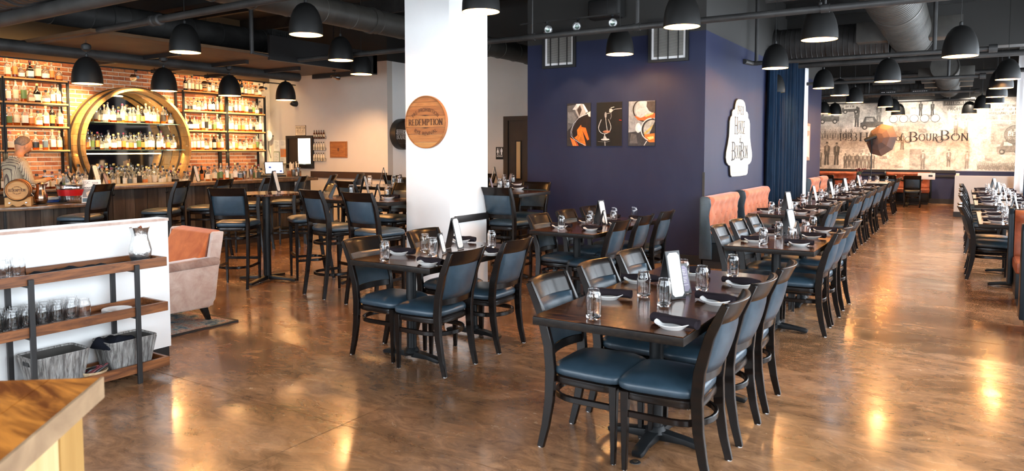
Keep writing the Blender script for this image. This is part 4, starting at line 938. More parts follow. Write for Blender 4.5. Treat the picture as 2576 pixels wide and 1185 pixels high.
H2 = (-5.25, -4.33, 7.0, 7.75); nH2 = 'high table right of the pillar'
hightable('rectangular high table right of the white pillar', *H2, bases=[(.1, 0)])
chair(-4.45, 6.98, '+y', 'near stool at the %s, beside its edge' % nH2, 'stools at the restroom side table', True); chair(-4.72, 7.78, '-y', 'far stool facing us at the %s' % nH2, 'stools at the restroom side table', True)
for (u, v), l in (((1257, 478), 'left'), ((1275, 482), 'right')): glass(oz(u, v, 1.06), '%s clear can shaped glass on the %s' % (l, nH2))
p = oz(1303, 477, 1.06); setting(p.x, p.y, 1.06, R(4), 'on the %s' % nH2); TENT['dark'].put(oz(1232, 480, 1.06), R(20), 'dark menu holder at the pillar edge on the %s' % nH2, 'menu holders')
# further high tables behind
for nm, box, sts in (('middle high table behind the pillar stools', (-7.45, -6.25, 7.3, 8.0), ((-7.05, 7.25, '+y'), (-6.3, 7.95, '-y'), (-7.2, 8.1, '-y'))),
                     ('back high table near the beige wall', (-8.4, -7.1, 9.4, 10.1), ((-8.1, 9.35, '+y'), (-7.4, 9.35, '+y'), (-8.0, 10.2, '-y'), (-7.2, 10.2, '-y'))),
                     ('high table directly behind the pillar', (-6.1, -5.45, 8.5, 9.3), ((-6.3, 8.9, '+x'), (-5.75, 8.35, '+y')))):
    hightable('dark ' + nm, *box, bases=[(0, 0)])
    for k, (x, y, f) in enumerate(sts): chair(x, y, f, '%s stool at the %s' % (OR[k], nm), 'stools at the back high tables', True, jig=.15)
    cx, cy = (box[0] + box[1]) / 2, (box[2] + box[3]) / 2
    for k in range(3): glass((cx - .3 + k * .28, cy - .15 + (k % 2) * .2, 1.06), '%s clear glass from the left on the %s' % (OR[k], nm))
    TENT['big'].put((cx - .15, cy - .02, 1.06), R(40), 'tall white card menu holder on the %s' % nm, 'menu holders'); TENT['dark'].put((cx + .12, cy + .03, 1.06), R(60), 'purple card menu holder on the %s' % nm, 'menu holders')
    setting(cx + .35, cy - .18, 1.06, R(5), 'on the %s' % nm)
# round high table
t = thing('round_high_table', 'round black high table by the bar with one tall menu holder', 'table', (-7.02, 5.60, 0), group='high tables')
MB().lathe([(0,1.035),(.375,1.035),(.38,1.04),(.38,1.056),(.375,1.06),(0,1.06)], 48, cap=False).build('tabletop', 'table_wood', t)
MB().lathe([(.045,.03),(.045,1.03)], 24).build('column', 'black_metal', t); MB().lathe([(.11,1.015),(.11,1.035)], 20).build('top_plate', 'black_metal', t)
for k in range(4):
    a = R(20) + k * PI / 2; d = Vector((math.cos(a), math.sin(a), 0)); MB().strip([d*.03 + Vector((0,0,.045)), d*.22 + Vector((0,0,.036)), d*.34 + Vector((0,0,.026)), d*.37 + Vector((0,0,.02))], [.06,.055,.06,.045], [.05,.032,.03,.024]).build('foot', 'black_metal', t, bevel=.006, seg=2)
TENT['big'].put(oz(690, 483, 1.06), R(28), 'tall menu holder at the right side of the round high table', 'menu holders')
chair(-7.06, 5.22, math.atan2(.55, .83) - .15 + R(8), 'stool with its back to us at the round high table', 'stools at the round table', True, jig=0)
chair(-6.78, 6.02, R(150), 'stool on the far right side of the round high table', 'stools at the round table', True, jig=0)
for k, (y, r_) in enumerate(((4.62, .06), (5.68, .1), (6.36, -.05), (7.13, .05), (7.80, .1), (8.45, .1), (9.1, .05))):
    chair(-9.28, y, PI/2 + r_ + R(27), '%s stool from the left along the wooden bar' % ['first','second','third','fourth','fifth','sixth','seventh'][k], 'stools along the bar', True, jig=.02)
# ============================================================ THE BAR
BX = -9.95
t = thing('bar_counter', 'long bar counter clad in dark barn planks with worn wooden top', 'bar counter', (BX, 4.95, 0))
MB().bb(-.62, 0, 0, 4.15, 1.02, 1.07).build('top_slab', 'bar_top', t, bevel=.006)
MB().bb(-.55, -.20, .03, 4.1, .0, 1.02).build('carcass', 'base_black', t, smooth=0)
y = 0.0; k = 0
while y < 4.08:
    w = rnd.uniform(.13, .20); w = min(w, 4.1 - y); MB().bb(-.20, -.172 + rnd.uniform(-.004, .004), y + .003, y + w - .003, .03, 1.018).build('plank', 'barn%d' % (1 + k % 3), t, smooth=0); y += w; k += 1
MB().bb(-.19, -.15, .0, 4.1, .0, .12).build('kick_board', 'barn3', t, smooth=0)
for k in range(4): MB().bb(-.55 + k*.095, -.46 + k*.095, 4.1, 4.125, .03, 1.018).build('end_plank', 'barn%d' % (1 + k % 3), t, smooth=0)
MB().tube([Vector((-.07, .1, .20)), Vector((-.07, 4.05, .20))], .022, 12).build('foot_rail', 'black_metal', t)
for k in range(5): MB().strip([Vector((-.17, .3 + k*.8, .20)), Vector((-.07, .3 + k*.8, .20))], .02, .03).build('rail_bracket', 'black_metal', t)
MB().bb(-.168, -.160, 3.75, 3.83, .86, 1.0).build('outlet_plate', 'plastic_white', t, bevel=.003)
for k in range(5): MB().tube([Vector((-.165, .5 + k*.8, .93)), Vector((-.12, .5 + k*.8, .93)), Vector((-.11, .5 + k*.8, .95))], .007, 6).build('purse_hook', 'black_metal', t)
t = thing('service_counter', 'lower service counter of dark planks at the left end of the bar', 'bar counter', (-9.6, 3.95, 0))
MB().prism([Vector(p) for p in ((-.62,-.12,0),(-.12,-.12,0),(0,.12,0),(0,1.02,0),(-.62,1.02,0))], (0,0,.835), (0,0,.88)).build('top_slab', 'bar_top', t, bevel=.006)
MB().bb(-.58, -.10, -.02, 1.0, 0, .835).build('carcass', 'base_black', t, smooth=0)
for k, (a, b) in enumerate(((.0,.2),(.2,.37),(.37,.52),(.52,.68),(.68,.84),(.84,1.0))): MB().bb(-.10, -.072, a+.003, b-.003, .02, .833).build('plank', 'barn%d' % (1 + (k*2) % 3), t, smooth=0)
for k in range(3): MB().bb(-.58 + k*.16, -.43 + k*.16, -.045, -.02, .02, .833).build('end_plank', 'barn%d' % (1 + k), t, smooth=0)
MB().tube([Vector((-.06, .05, .2)), Vector((-.06, .98, .2))], .02, 10).build('foot_rail', 'black_metal', t)
# back counter
t = thing('back_counter', 'long back counter under the bottle shelves', 'counter', (-13.2, 3.6, 0))
MB().bb(.0, .72, 0, 7.0, .89, .93).build('top_slab', 'bar_top', t, bevel=.005); MB().bb(.02, .66, .02, 6.98, .08, .89).build('cabinet_body', 'door_wood', t, smooth=0)
for k in range(9): MB().bb(.66, .685, .05 + k*.77, .79 + k*.77, .12, .86).build('door', 'door_wood', t, bevel=.004, seg=1)
# shelf bays
SH = (1.573, 1.965, 2.352, 2.74)
def bay(label, y0, y1):
    t = thing('shelf_unit', label, 'shelves', (-13.2, y0, 0), group='iron and wood bottle shelves'); L = y1 - y0
    for yy in (.0, L):
        for xx in (.04, .29): MB().bb(xx - .018, xx + .018, yy - .018, yy + .018, .93, 2.74 if xx < .1 else 2.74).build('upright', 'black_metal', t, smooth=0)
    for z in SH:
        MB().bb(.0, .31, .0, L, z - .028, z).build('shelf', 'shelf_wood', t, bevel=.003, seg=1)
        MB().bb(.02, .29, .018, L - .018, z - .045, z - .028).build('shelf_frame', 'black_metal', t, smooth=0)
    return t
bay('iron shelf bay cut by the left edge of the picture', 4.32, 5.27); bay('iron shelf bay left of the barrel ring', 5.30, 6.26); bay('iron shelf bay just right of the barrel ring', 8.39, 9.34); bay('last iron shelf bay by the beige wall', 9.37, 10.31)
for y0, y1 in ((4.32, 6.26), (8.39, 10.31)):
    for z in SH[:3]: area('shelf_led_fill', (-12.93, (y0 + y1) / 2, z + .33), (0, R(25), 0), .03, y1 - y0 - .1, 5.5, (1, .66, .30))
    area('shelf_led_fill', (-12.55, (y0 + y1) / 2, 3.2), (0, R(35), 0), .05, y1 - y0, 16, (1, .66, .30))  # added light over the top shelf brightens its bottles; no lamp there
area('ring_led', (-12.72, 7.4, 2.60), (0, R(20), 0), .05, 1.0, 5, (1, .66, .30)); area('back_led', (-12.8, 7.4, 1.50), (0, R(20), 0), .05, 5.6, 15, (1, .66, .30))
# barrel ring
t = thing('barrel_ring', 'huge round oak barrel ring framing bottles and a mirror on the brick wall', 'barrel ring', (-13.2, 7.33, 1.65)); t.scale = (1, .935, .955)
NS = 34
for k in range(NS):
    a0, a1 = 2*PI*k/NS + .002, 2*PI*(k+1)/NS - .002; am = (a0 + a1) / 2
    if math.sin(a0) * 1.06 < -.69 and math.sin(a1) * 1.06 < -.69: continue
    def q(r, x, a): return Vector((x, r * math.cos(a), r * math.sin(a)))
    rr = [(1.075, .60), (1.10, .30), (1.095, .02)]; mb = MB()
    rings = [[q(r, x, a0), q(r, x, am), q(r, x, a1), q(r - .045, x, a1), q(r - .045, x, am), q(r - .045, x, a0)] for r, x in rr]
    mb.ring(rings).build('stave', 'barrel%d' % (1 + (k * 7 % 3 == 0)), t, smooth=0)
def arcband(r0, r1, x0, x1, m, nm, a0=-42, a1=222):
    mb = MB(); n = 56; rings = []
    for i in range(n + 1):
        a = R(a0 + (a1 - a0) * i / n); c_, s_ = math.cos(a), math.sin(a)
        rings.append([Vector((x0, r0*c_, r0*s_)), Vector((x1, r0*c_, r0*s_)), Vector((x1, r1*c_, r1*s_)), Vector((x0, r1*c_, r1*s_))])
    mb.ring(rings).build(nm, m, t, smooth=30)
arcband(1.085, 1.108, .47, .53, 'hoop', 'hoop'); arcband(1.092, 1.112, .16, .22, 'hoop', 'hoop')
arcband(1.012, 1.032, .30, .335, 'hoop', 'inner_hoop')
MB().lathe([(0, .015), (1.04, .015), (1.04, .005), (0, .005)], 64, axis='X', cap=False).build('mirror', 'mirror', t, smooth=0)
for z in (.432, -.075):
    hw = math.sqrt(1.03 ** 2 - z ** 2) - .02; MB().bb(.03, .50, -hw, hw, z - .016, z).build('glass_shelf', 'glass_shelf', t, smooth=0)
# ---- bottles
def bottle_kind(k):
    """returns meshes for (body, label, cap); each body has liquid below and clear glass above"""
    P = {0: [(.0,.0),(.036,.0),(.038,.006),(.038,.165),(.034,.19),(.018,.215),(.014,.225),(.014,.275),(.016,.278),(.016,.285)],
         1: [(.0,.0),(.044,.0),(.046,.006),(.046,.13),(.042,.155),(.022,.185),(.014,.20),(.014,.25),(.017,.253),(.017,.262)],
         2: [(.0,.0),(.034,.0),(.035,.004),(.036,.20),(.030,.225),(.015,.25),(.0135,.26),(.0135,.305),(.016,.308),(.016,.315)],
         3: [(.0,.0),(.050,.0),(.053,.01),(.053,.09),(.046,.125),(.024,.15),(.016,.165),(.015,.195),(.019,.20),(.019,.21)]}[k % 4]
    n = 4 if k >= 4 else 14; lev = {0:.15,1:.12,2:.17,3:.085}[k % 4]
    if k >= 4: P = [(r * (1.18 if z < lev * 1.15 + .03 else (1.0 if r > .02 else .98)), z) for r, z in P]
    lo = [p for p in P if p[1] <= lev + 1e-6]; rl = max(p[0] for p in lo); lo.append((rl, lev)); up = [(rl, lev)] + [p for p in P if p[1] > lev]
    mb = MB(); 
    def lath(prof, nn):
        off = PI / 4 if nn == 4 else 0; rings = []
        for r, z in prof:
            m_ = nn if (nn > 4 or r > .024) else 4
            rings.append([Vector((r * math.cos(2*PI*j/nn + off), r * math.sin(2*PI*j/nn + off), z)) for j in range(nn)])
        mb.ring(rings, cap=True)
    mb.mi = 0; lath(lo, n); mb.mi = 1; lath(up, n)
    lb = MB(); z0, z1 = lev * .28, lev * 1.0; off = PI / 4 if n == 4 else 0
    rings = [[Vector(((rl + .0012) * math.cos(2*PI*j/n + off), (rl + .0012) * math.sin(2*PI*j/n + off), z)) for j in range(n)] for z in (z0, z1)]; lb.ring(rings, cap=False)
    cp = MB(); r, z = P[-1]; cp.lathe([(r + .002, z - .016), (r + .003, z + .004), (r + .001, z + .016), (0, z + .018)], 10, cap=True)
    return mb, lb, cp, P[-1][1] + .018
BK = []
for k in range(8):
    b, l, c_, h_ = bottle_kind(k); a = b.build('b', ['amber', 'clear_bottle'], smooth=40); l2 = l.build('b', 'label_cream', smooth=40); c2 = c_.build('b', 'cap_black', smooth=40)
    BK.append((a.data, l2.data, c2.data, h_)); 
    for o in (a, l2, c2): bpy.data.objects.remove(o)
LIQ = [('amber_dark', 'brown'), ('amber', 'amber'), ('amber_dark', 'brown'), ('amber', 'amber'), ('amber', 'amber'), ('amber_dark', 'brown'), ('gold_liquid', 'golden'), ('amber', 'amber'), ('clear_bottle', 'clear'), ('black_glass', 'black'), ('amber_dark', 'brown'), ('gold_liquid', 'golden'), ('amber', 'amber'), ('clear_bottle', 'clear')]
LAB = [('label_cream', 'cream'), ('label_cream', 'cream'), ('label_white', 'white'), ('label_white', 'white'), ('label_cream', 'cream'), ('label_white', 'white'), ('label_black', 'black'), ('label_cream', 'cream'), ('label_white', 'white'), ('label_orange', 'orange'), ('label_slate', 'slate'), ('label_green', 'green'), ('label_orange', 'orange'), ('label_cream', 'cream')]
CAP = [('cap_black', 'black'), ('cap_cork', 'cork'), ('cap_black', 'black'), ('cap_gold', 'gold'), ('cap_cork', 'cork'), ('cap_wine', 'wine red'), ('cap_black', 'black')]
SHP = ['round', 'stout', 'slim', 'squat', 'square', 'broad', 'tall', 'flat']
NUMW = lambda n: ('%d%s' % (n, 'th' if 10 <= n % 100 <= 20 else {1: 'st', 2: 'nd', 3: 'rd'}.get(n % 10, 'th')))
BCACHE = {}; BN = [0]
def vmesh(me, *ms):
    key = (me.name,) + ms
    if key not in BCACHE:
        m = me.copy()
        for i, x in enumerate(ms): m.materials[i] = M_[x]
        BCACHE[key] = m
    return BCACHE[key]
def bottle(p, desc, grp, kind=None, liq=None, scale=1.0, tilt=None):
    BN[0] += 1; k = kind if kind is not None else rnd.choice([0,0,1,1,2,2,3,4,4,5,6,7]); L = LIQ[liq] if liq is not None else rnd.choice(LIQ); Lb = rnd.choice(LAB); Cp = rnd.choice(CAP)
    a, l, c_, h_ = BK[k]; up = 'clear_bottle' if L[0] not in ('black_glass', 'green_glass') else L[0]
    root = bpy.data.objects.new('bottle', None); C.objects.link(root); root.location = p; root.rotation_euler = tilt or (0, 0, rnd.choice([0, PI/2]) + rnd.uniform(-.1, .1)); root.scale = (scale,) * 3; root.empty_display_size = .05
    tag(root, '%s %s bottle with %s label, %s' % (SHP[k], L[1], Lb[1], desc), 'bottle', grp)
    for nm, me in (('body', vmesh(a, L[0], up)), ('label', vmesh(l, Lb[0])), ('cap', vmesh(c_, Cp[0]))):
        o = bpy.data.objects.new(nm, me); C.objects.link(o); o.parent = root
    return root
def brow(y0, y1, x, z, n, where, grp, sx=.03, hmax=1.15, sc=(.95, 1.2)):
    for i in range(n):
        y = y0 + (y1 - y0) * (i + .5) / n + rnd.uniform(-.006, .006)
        bottle((x + rnd.uniform(-sx, sx), y, z), '%s from left %s' % (NUMW(i + 1), where), grp, scale=min(hmax, rnd.uniform(*sc)))
SN = {1.573: 'lowest shelf', 1.965: 'second shelf up', 2.352: 'third shelf up', 2.74: 'top shelf'}
for z in SH:
    brow(4.78, 5.25, -13.0, z + .001, 4, 'on %s, edge bay' % SN[z], 'bottles on the left shelves')
    brow(5.34, 6.22, -13.0, z + .001, 8 if z > 1.6 else 7, 'on %s left of ring' % SN[z], 'bottles on the left shelves')
    for a, b, w in ((8.43, 9.31, 'right of ring'), (9.41, 10.28, 'of last bay')): brow(a, b, -12.98, z + .001, 10, 'on %s %s' % (SN[z], w), 'bottles on the right shelves', sx=.02, sc=(.85, 1.05))
brow(6.55, 8.12, -12.86, 1.65 + .434*.955, 20, 'on the upper glass shelf', 'bottles in the barrel ring', sx=.05, sc=(.95, 1.12))
brow(6.45, 8.2, -12.86, 1.65 - .073*.955, 24, 'on the lower glass shelf', 'bottles in the barrel ring', sx=.05, sc=(.9, 1.1))
brow(6.3, 8.45, -12.80, .931, 27, 'in back row below ring', 'bottles on the back counter', sc=(1.1, 1.2), hmax=1.25)
brow(6.2, 8.5, -12.62, .931, 24, 'in front row below ring', 'bottles on the back counter', sc=(.9, 1.1))
brow(4.9, 6.2, -12.75, .931, 11, 'on the counter left of ring', 'bottles on the back counter')
brow(8.6, 10.2, -12.75, .931, 19, 'on the counter right of ring', 'bottles on the back counter', sc=(.9, 1.15))
def onbar(u, x=-10.35): q = ox(u, 450, x); return Vector((x, q.y, 1.071))
# bottles on the bar itself
for k, (u, v, l) in enumerate(((523, 447, 1), (540, 449, 2), (556, 449, 0), (572, 449, 3), (592, 448, 0), (604, 447, 1))):
    bottle(onbar(u), '%s of six on the bar top' % OR[k], 'bottles on the bar top', liq=l, scale=.85)
def shaker(p, h, label):
    t = thing('cocktail_shaker', label, 'shaker', p, group='steel shaker tins')
    MB().lathe([(0,0),(.030,0),(.032,.004),(.044,h),(.046,h+.002),(.043,h),(.030,.01),(0,.008)], 24, cap=False).build('tin', 'steel', t); MB().lathe([(.0445,h-.006),(.047,h),(.0445,h+.004)], 24, cap=False).build('rim', 'steel', t)
shaker(onbar(615), .14, 'left steel shaker tin by the bottles on the bar'); shaker(onbar(632), .17, 'tall steel shaker tin left of the register'); shaker(onbar(739), .14, 'short steel shaker tin at the bar end'); shaker(onbar(750), .18, 'tall steel shaker tin at the bar end')
MB().bb(0, .5, 0, .9, 0, .012).build('bar_mat', 'matte_black', None, bevel=.004, loc=(-10.5, 8.15, 1.0705)); tag(bpy.data.objects['bar_mat'], 'black bar mat under the shakers at the bar end', 'bar mat')
TENT['big'].put(onbar(490, -10.1), R(30), 'tall menu holder standing on the bar between two stools', 'menu holders', 1.0)
TENT['big'].put(Vector((-10.0, 5.15, 1.072)), R(32), 'tall menu holder at the left end of the long bar', 'menu holders', 1.15); TENT['dark'].put(Vector((-10.1, 5.33, 1.072)), R(40), 'dark card holder beside the menu at the left end of the bar', 'menu holders', 1.1)
# register
t = thing('register', 'black cash register base with tilted white touch screen at the bar end', 'cash register', (-12.35, 10.05, .931), R(-20))
MB().bb(-.22, .22, -.2, .2, .0, .11).build('cash_drawer', 'matte_black', t, bevel=.006); MB().bb(.222, .226, -.17, .17, .02, .09).build('drawer_front', 'base_black', t, bevel=.002)
M = Matrix.Translation(Vector((.05, 0, .26))) @ Matrix.Rotation(R(-12), 4, 'Y')
MB().add([M @ Vector(p) for p in ((0,-.2,-.13),(.02,-.2,-.13),(.02,.2,-.13),(0,.2,-.13),(0,-.2,.13),(.02,-.2,.13),(.02,.2,.13),(0,.2,.13))], [(3,2,1,0),(4,5,6,7),(0,1,5,4),(1,2,6,5),(2,3,7,6),(3,0,4,7)]).build('monitor', 'base_black', t, bevel=.004)
sc = MB().add([M @ Vector(p) for p in ((.021,-.185,-.115),(.021,.185,-.115),(.021,.185,.115),(.021,-.185,.115))], [(0,1,2,3)]).build('screen', 'screen', t, smooth=0)
MB().add([M @ Vector((.0215, -.09 + .03*math.cos(a*PI/6), .01 + .02*math.sin(a*PI/6))) for a in range(12)], [tuple(range(12))]).build('screen_icon', 'screen_dark', sc, smooth=0)
MB().add([M @ Vector(p) for p in ((.0215,.11,-.09),(.0215,.16,-.09),(.0215,.16,-.06),(.0215,.11,-.06))], [(0,1,2,3)]).build('screen_button', 'screen_dark', sc, smooth=0)
MB().tube([Vector((0,0,.1)), Vector((.03,0,.2))], .03, 10).build('stand', 'matte_black', t)
# napkin holder / caddies on the bar end
t = thing('straw_caddy', 'brown caddy of straws and picks at the bar end', 'caddy', (-10.42, 8.95, 1.071))
MB().bb(-.08, .08, -.10, .10, 0, .12).build('tray', 'rack_wood', t, bevel=.006)
for k in range(14): x, y = rnd.uniform(-.06, .06), rnd.uniform(-.08, .08); MB().tube([Vector((x, y, .04)), Vector((x * 1.2, y * 1.2, .24 + rnd.random() * .06))], .006, 6).build('straw', 'paper_warm', t)
MB().bb(.082, .09, -.03, .03, .03, .10).build('label_card', 'paper', t, smooth=0)

# ---- things on the service counter
def disc_text(parent, c, lines, M, m='burnt'):
    mb = MB(); mb.M = M
    for s, z, h, w, cv, th in lines: text(mb, s, (0, 0, z), (1,0,0), (0,0,1), h, w, thick=th, thin=th * .5, serif=cv == 0, curve=cv)
    return mb.build('burnt_lettering', m, parent, smooth=0)
t = thing('small_barrel', 'small oak display barrel on a notched wooden stand at the bar end', 'barrel', (-9.84, 4.16, .88), R(90) + R(-30))
prof = [(0,-.15),(.108,-.15),(.108,-.17),(.118,-.175),(.128,-.10),(.134,0),(.128,.10),(.118,.175),(.108,.17),(.108,.15),(0,.15)]
MB().lathe(prof, 32, (0, 0, .20), axis='Y', cap=False).build('cask', 'oak1', t, smooth=50)
for q in (-.155, -.09, .09, .155): MB().lathe([(.1215 if abs(q) > .1 else .130, q-.012), (.126 if abs(q) > .1 else .1335, q-.01), (.126 if abs(q) > .1 else .1335, q+.01), (.1215 if abs(q) > .1 else .130, q+.012)], 32, (0,0,.20), axis='Y', cap=False).build('hoop', 'hoop', t)
hd = MB().lathe([(0,-.151),(.107,-.151),(.107,-.155),(0,-.155)], 32, (0,0,.20), axis='Y', cap=False).build('head', 'oak3', t)
disc_text(hd, None, [('REDEMPTION', 0, .030, .17, 0, .2), ('PRE-PROHIBITION', .045, .012, None, .055, .2), ('RYE REVIVAL', -.045, .012, None, -.055, .2)], Matrix.Translation(Vector((0, -.1565, .20))))
for y in (-.10, .10):
    MB().prism([Vector(p) for p in ((-.135,y,0),(-.09,y,0),(-.06,y,.025),(-.02,y,.0),(.02,y,0),(.06,y,.025),(.09,y,0),(.135,y,0),(.135,y,.11),(.10,y,.11),(.06,y,.075),(0,y,.06),(-.06,y,.075),(-.10,y,.11),(-.135,y,.11))], (0,-.014,0), (0,.014,0)).build('stand_board', 'oak3', t, bevel=.003, seg=1)
for sx in (-.085, .085):
    MB().tube([Vector((sx,-.12,.045)), Vector((sx,.12,.045))], .012, 8).build('stretcher', 'oak3', t)
    MB().lathe([(0,-.118),(.012,-.118),(.010,-.124),(0,-.126)], 10, (sx,0,.045), axis='Y', cap=False).build('bolt', 'steel', t)
def pitcher(label, p, rz, m, prof, spout, handle=True, s=1):
    t = thing('pitcher', label, 'pitcher', p, rz); mb = MB(); rings = []; n = 36
    for r, z in prof:
        ring = []
        for j in range(n):
            a = 2*PI*j/n; k = spout * max(0, (z - .17) / .07) * math.exp(-((math.atan2(math.sin(a), math.cos(a))) / .35) ** 2); fl_ = 1 + (.03 * math.cos(8*a) if m == 'hammered' and z > .03 else 0)
            ring.append(Vector(((r * fl_ + k) * math.cos(a), (r * fl_ + k * .2) * math.sin(a), z + k * .2)))
        rings.append(ring)
    mb.ring(rings, cap=False).build('body', m, t, smooth=60)
    if handle: MB().strip([Vector(q) for q in ((-.045,0,.235),(-.085,0,.245),(-.115,0,.225),(-.112,0,.18),(-.095,0,.13),(-.075,0,.10))], .018, .007).build('handle', m, t, bevel=.002, seg=1)
    t.scale = (s,) * 3; return t
pit = [(0,.0),(.045,.0),(.062,.012),(.075,.045),(.078,.08),(.066,.13),(.050,.17),(.045,.20),(.050,.235),(.054,.25),(.051,.25),(.047,.235),(.042,.20),(.047,.17),(.062,.13),(.07,.08),(.05,.02),(0,.015)]
pitcher('copper toned water pitcher with handle between the barrel and the tub', (-9.83, 4.40, .892), R(75), 'copper', pit, .028)
o = MB().lathe([(0,.24),(.044,.242),(.03,.262),(0,.27)], 20, cap=False).build('lid', 'copper', bpy.data.objects['pitcher'])
MB().bb(-.16, .14, -.13, .2, 0, .010).build('drip_mat', 'matte_black', None, bevel=.003, loc=(-9.85, 4.45, .881)); tag(bpy.data.objects['drip_mat'], 'thin black mat under the copper toned pitcher', 'bar mat')
# ice tub with bottles
t = thing('ice_tub', 'galvanised steel tub with a red painted band on the service counter', 'tub', (-9.86, 4.78, .881)); t.scale = (.83,) * 3
tub = [(0,.0),(.150,.0),(.165,.015),(.168,.07),(.176,.10),(.19,.17),(.198,.215),(.205,.225),(.208,.235),(.202,.245),(.215,.285),(.218,.292),(.212,.292),(.198,.24),(.188,.17),(.165,.06),(.15,.012),(0,.012)]
mb = MB(); rings = [[Vector(((r + (.004 * math.cos(22*2*PI*j/88) if .01 < z < .08 and r > .15 else 0)) * math.cos(2*PI*j/88), (r + (.004 * math.cos(22*2*PI*j/88) if .01 < z < .08 and r > .15 else 0)) * math.sin(2*PI*j/88), z)) for j in range(88)] for r, z in tub]; mb.ring(rings, cap=False).build('bucket', 'steel', t, smooth=50)
MB().lathe([(.1795,.115),(.1925,.175),(.1995,.212),(.1965,.212),(.176,.115)], 60, cap=False).build('red_band', 'red_band', t, smooth=50)
for a in (R(-35), R(145)):
    c = Vector((math.cos(a), math.sin(a), 0)); s_ = Vector((-math.sin(a), math.cos(a), 0)); b = c * .212
    MB().tube([b + s_*-.05 + Vector((0,0,.235)), b + s_*-.032 + Vector((0,0,.272)), b + s_*.032 + Vector((0,0,.272)), b + s_*.05 + Vector((0,0,.235))], .005, 8, close=True).build('handle', 'steel', t)
for k in range(9):
    a = k * 2.399; r = .05 + .012 * k; bottle((-9.86 + r * math.cos(a) * .72, 4.78 + r * math.sin(a) * .8, 1.015), 'leaning in the tub, %s of nine' % NUMW(k + 1), 'bottles in the ice tub', kind=[0,2,4,1][k % 4], liq=[1,9,0,6,3,10,1,9,0][k], scale=.85, tilt=(R(-14 * math.sin(a)), R(14 * math.cos(a)), a))
t = thing('tour_flyer', 'upright printed tour flyer leaning by the steel tub', 'flyer', (-9.66, 4.93, .881), R(62)); t.rotation_euler = (R(-8), 0, R(58))
MB().box((0, 0, .15), (.22, .004, .30)).build('card', 'paper', t, smooth=0)
g = MB(); g.col = (.05,.05,.06); text(g, 'JSC', (-.05, -.003, .262), (1,0,0), (0,0,1), .034, .085, .12, .06); text(g, 'TOUR', (.045, -.003, .258), (1,0,0), (0,0,1), .018, .07, .16, .14, False); text(g, 'bourbon', (-.01, -.003, .20), (1,0,0), (0,0,1), .026, .15, .2, .14, False)
g.col = (.20,.19,.19); g.poly([Vector(p) for p in ((-.10,-.003,.07),(.10,-.003,.07),(.10,-.003,.18),(-.10,-.003,.18))]); g.col = (.55,.45,.35); g.poly([Vector(p) for p in ((-.05,-.0035,.08),(.03,-.0035,.08),(.05,-.0035,.13),(.0,-.0035,.165),(-.06,-.0035,.13))]); g.col = (.08,.13,.16); g.poly([Vector(p) for p in ((-.10,-.003,.01),(.10,-.003,.01),(.10,-.003,.06),(-.10,-.003,.06))]); g.col = (.6,.2,.1); g.poly([Vector(p) for p in ((.0,-.0035,.02),(.06,-.0035,.02),(.06,-.0035,.05),(.0,-.0035,.05))])
g.build('print', 'print', t, smooth=0)
t = thing('folded_towels', 'folded white and blue bar towels behind the pitcher', 'towels', (-10.05, 4.60, .881)); MB().box((0,0,.02), (.16,.2,.04)).build('blue_towel', 'cap_blue', t, bevel=.012); MB().box((0,0,.062), (.15,.19,.04)).build('white_towel', 'paper', t, bevel=.014)
# work shelf behind the counter where the bartender stands
t = thing('work_station', 'steel bartender work station behind the bar', 'work station', (-11.0, 4.0, 0)); 
MB().bb(-.02, .36, .85, 5.2, .74, .78).build('steel_top', 'steel', t, bevel=.004); MB().bb(0, .34, .87, 5.18, .02, .74).build('body', 'duct_dark', t, smooth=0)

# ============================================================ BARTENDER
def skin_body(joints, edges, name, mats, pick, parent, lv=2):
    me = bpy.data.meshes.new(name); names = list(joints); idx = {n: i for i, n in enumerate(names)}
    me.from_pydata([joints[n][0] for n in names], [(idx[a], idx[b]) for a, b in edges], []); o = bpy.data.objects.new(name, me); C.objects.link(o)
    sk = o.modifiers.new('s', 'SKIN'); sk.use_smooth_shade = True; sl = me.skin_vertices[0].data
    for n in names:
        r = joints[n][1]; sl[idx[n]].radius = r if isinstance(r, tuple) else (r, r); sl[idx[n]].use_root = n == names[0]
    ss = o.modifiers.new('u', 'SUBSURF'); ss.levels = lv; ss.render_levels = lv
    dg = bpy.context.evaluated_depsgraph_get(); m2 = bpy.data.meshes.new_from_object(o.evaluated_get(dg)); bpy.data.objects.remove(o)
    for m in mats: m2.materials.append(M_[m])
    for p in m2.polygons: p.material_index = pick(p.center); p.use_smooth = True
    o = bpy.data.objects.new(name, m2); C.objects.link(o); o.parent = parent; return o
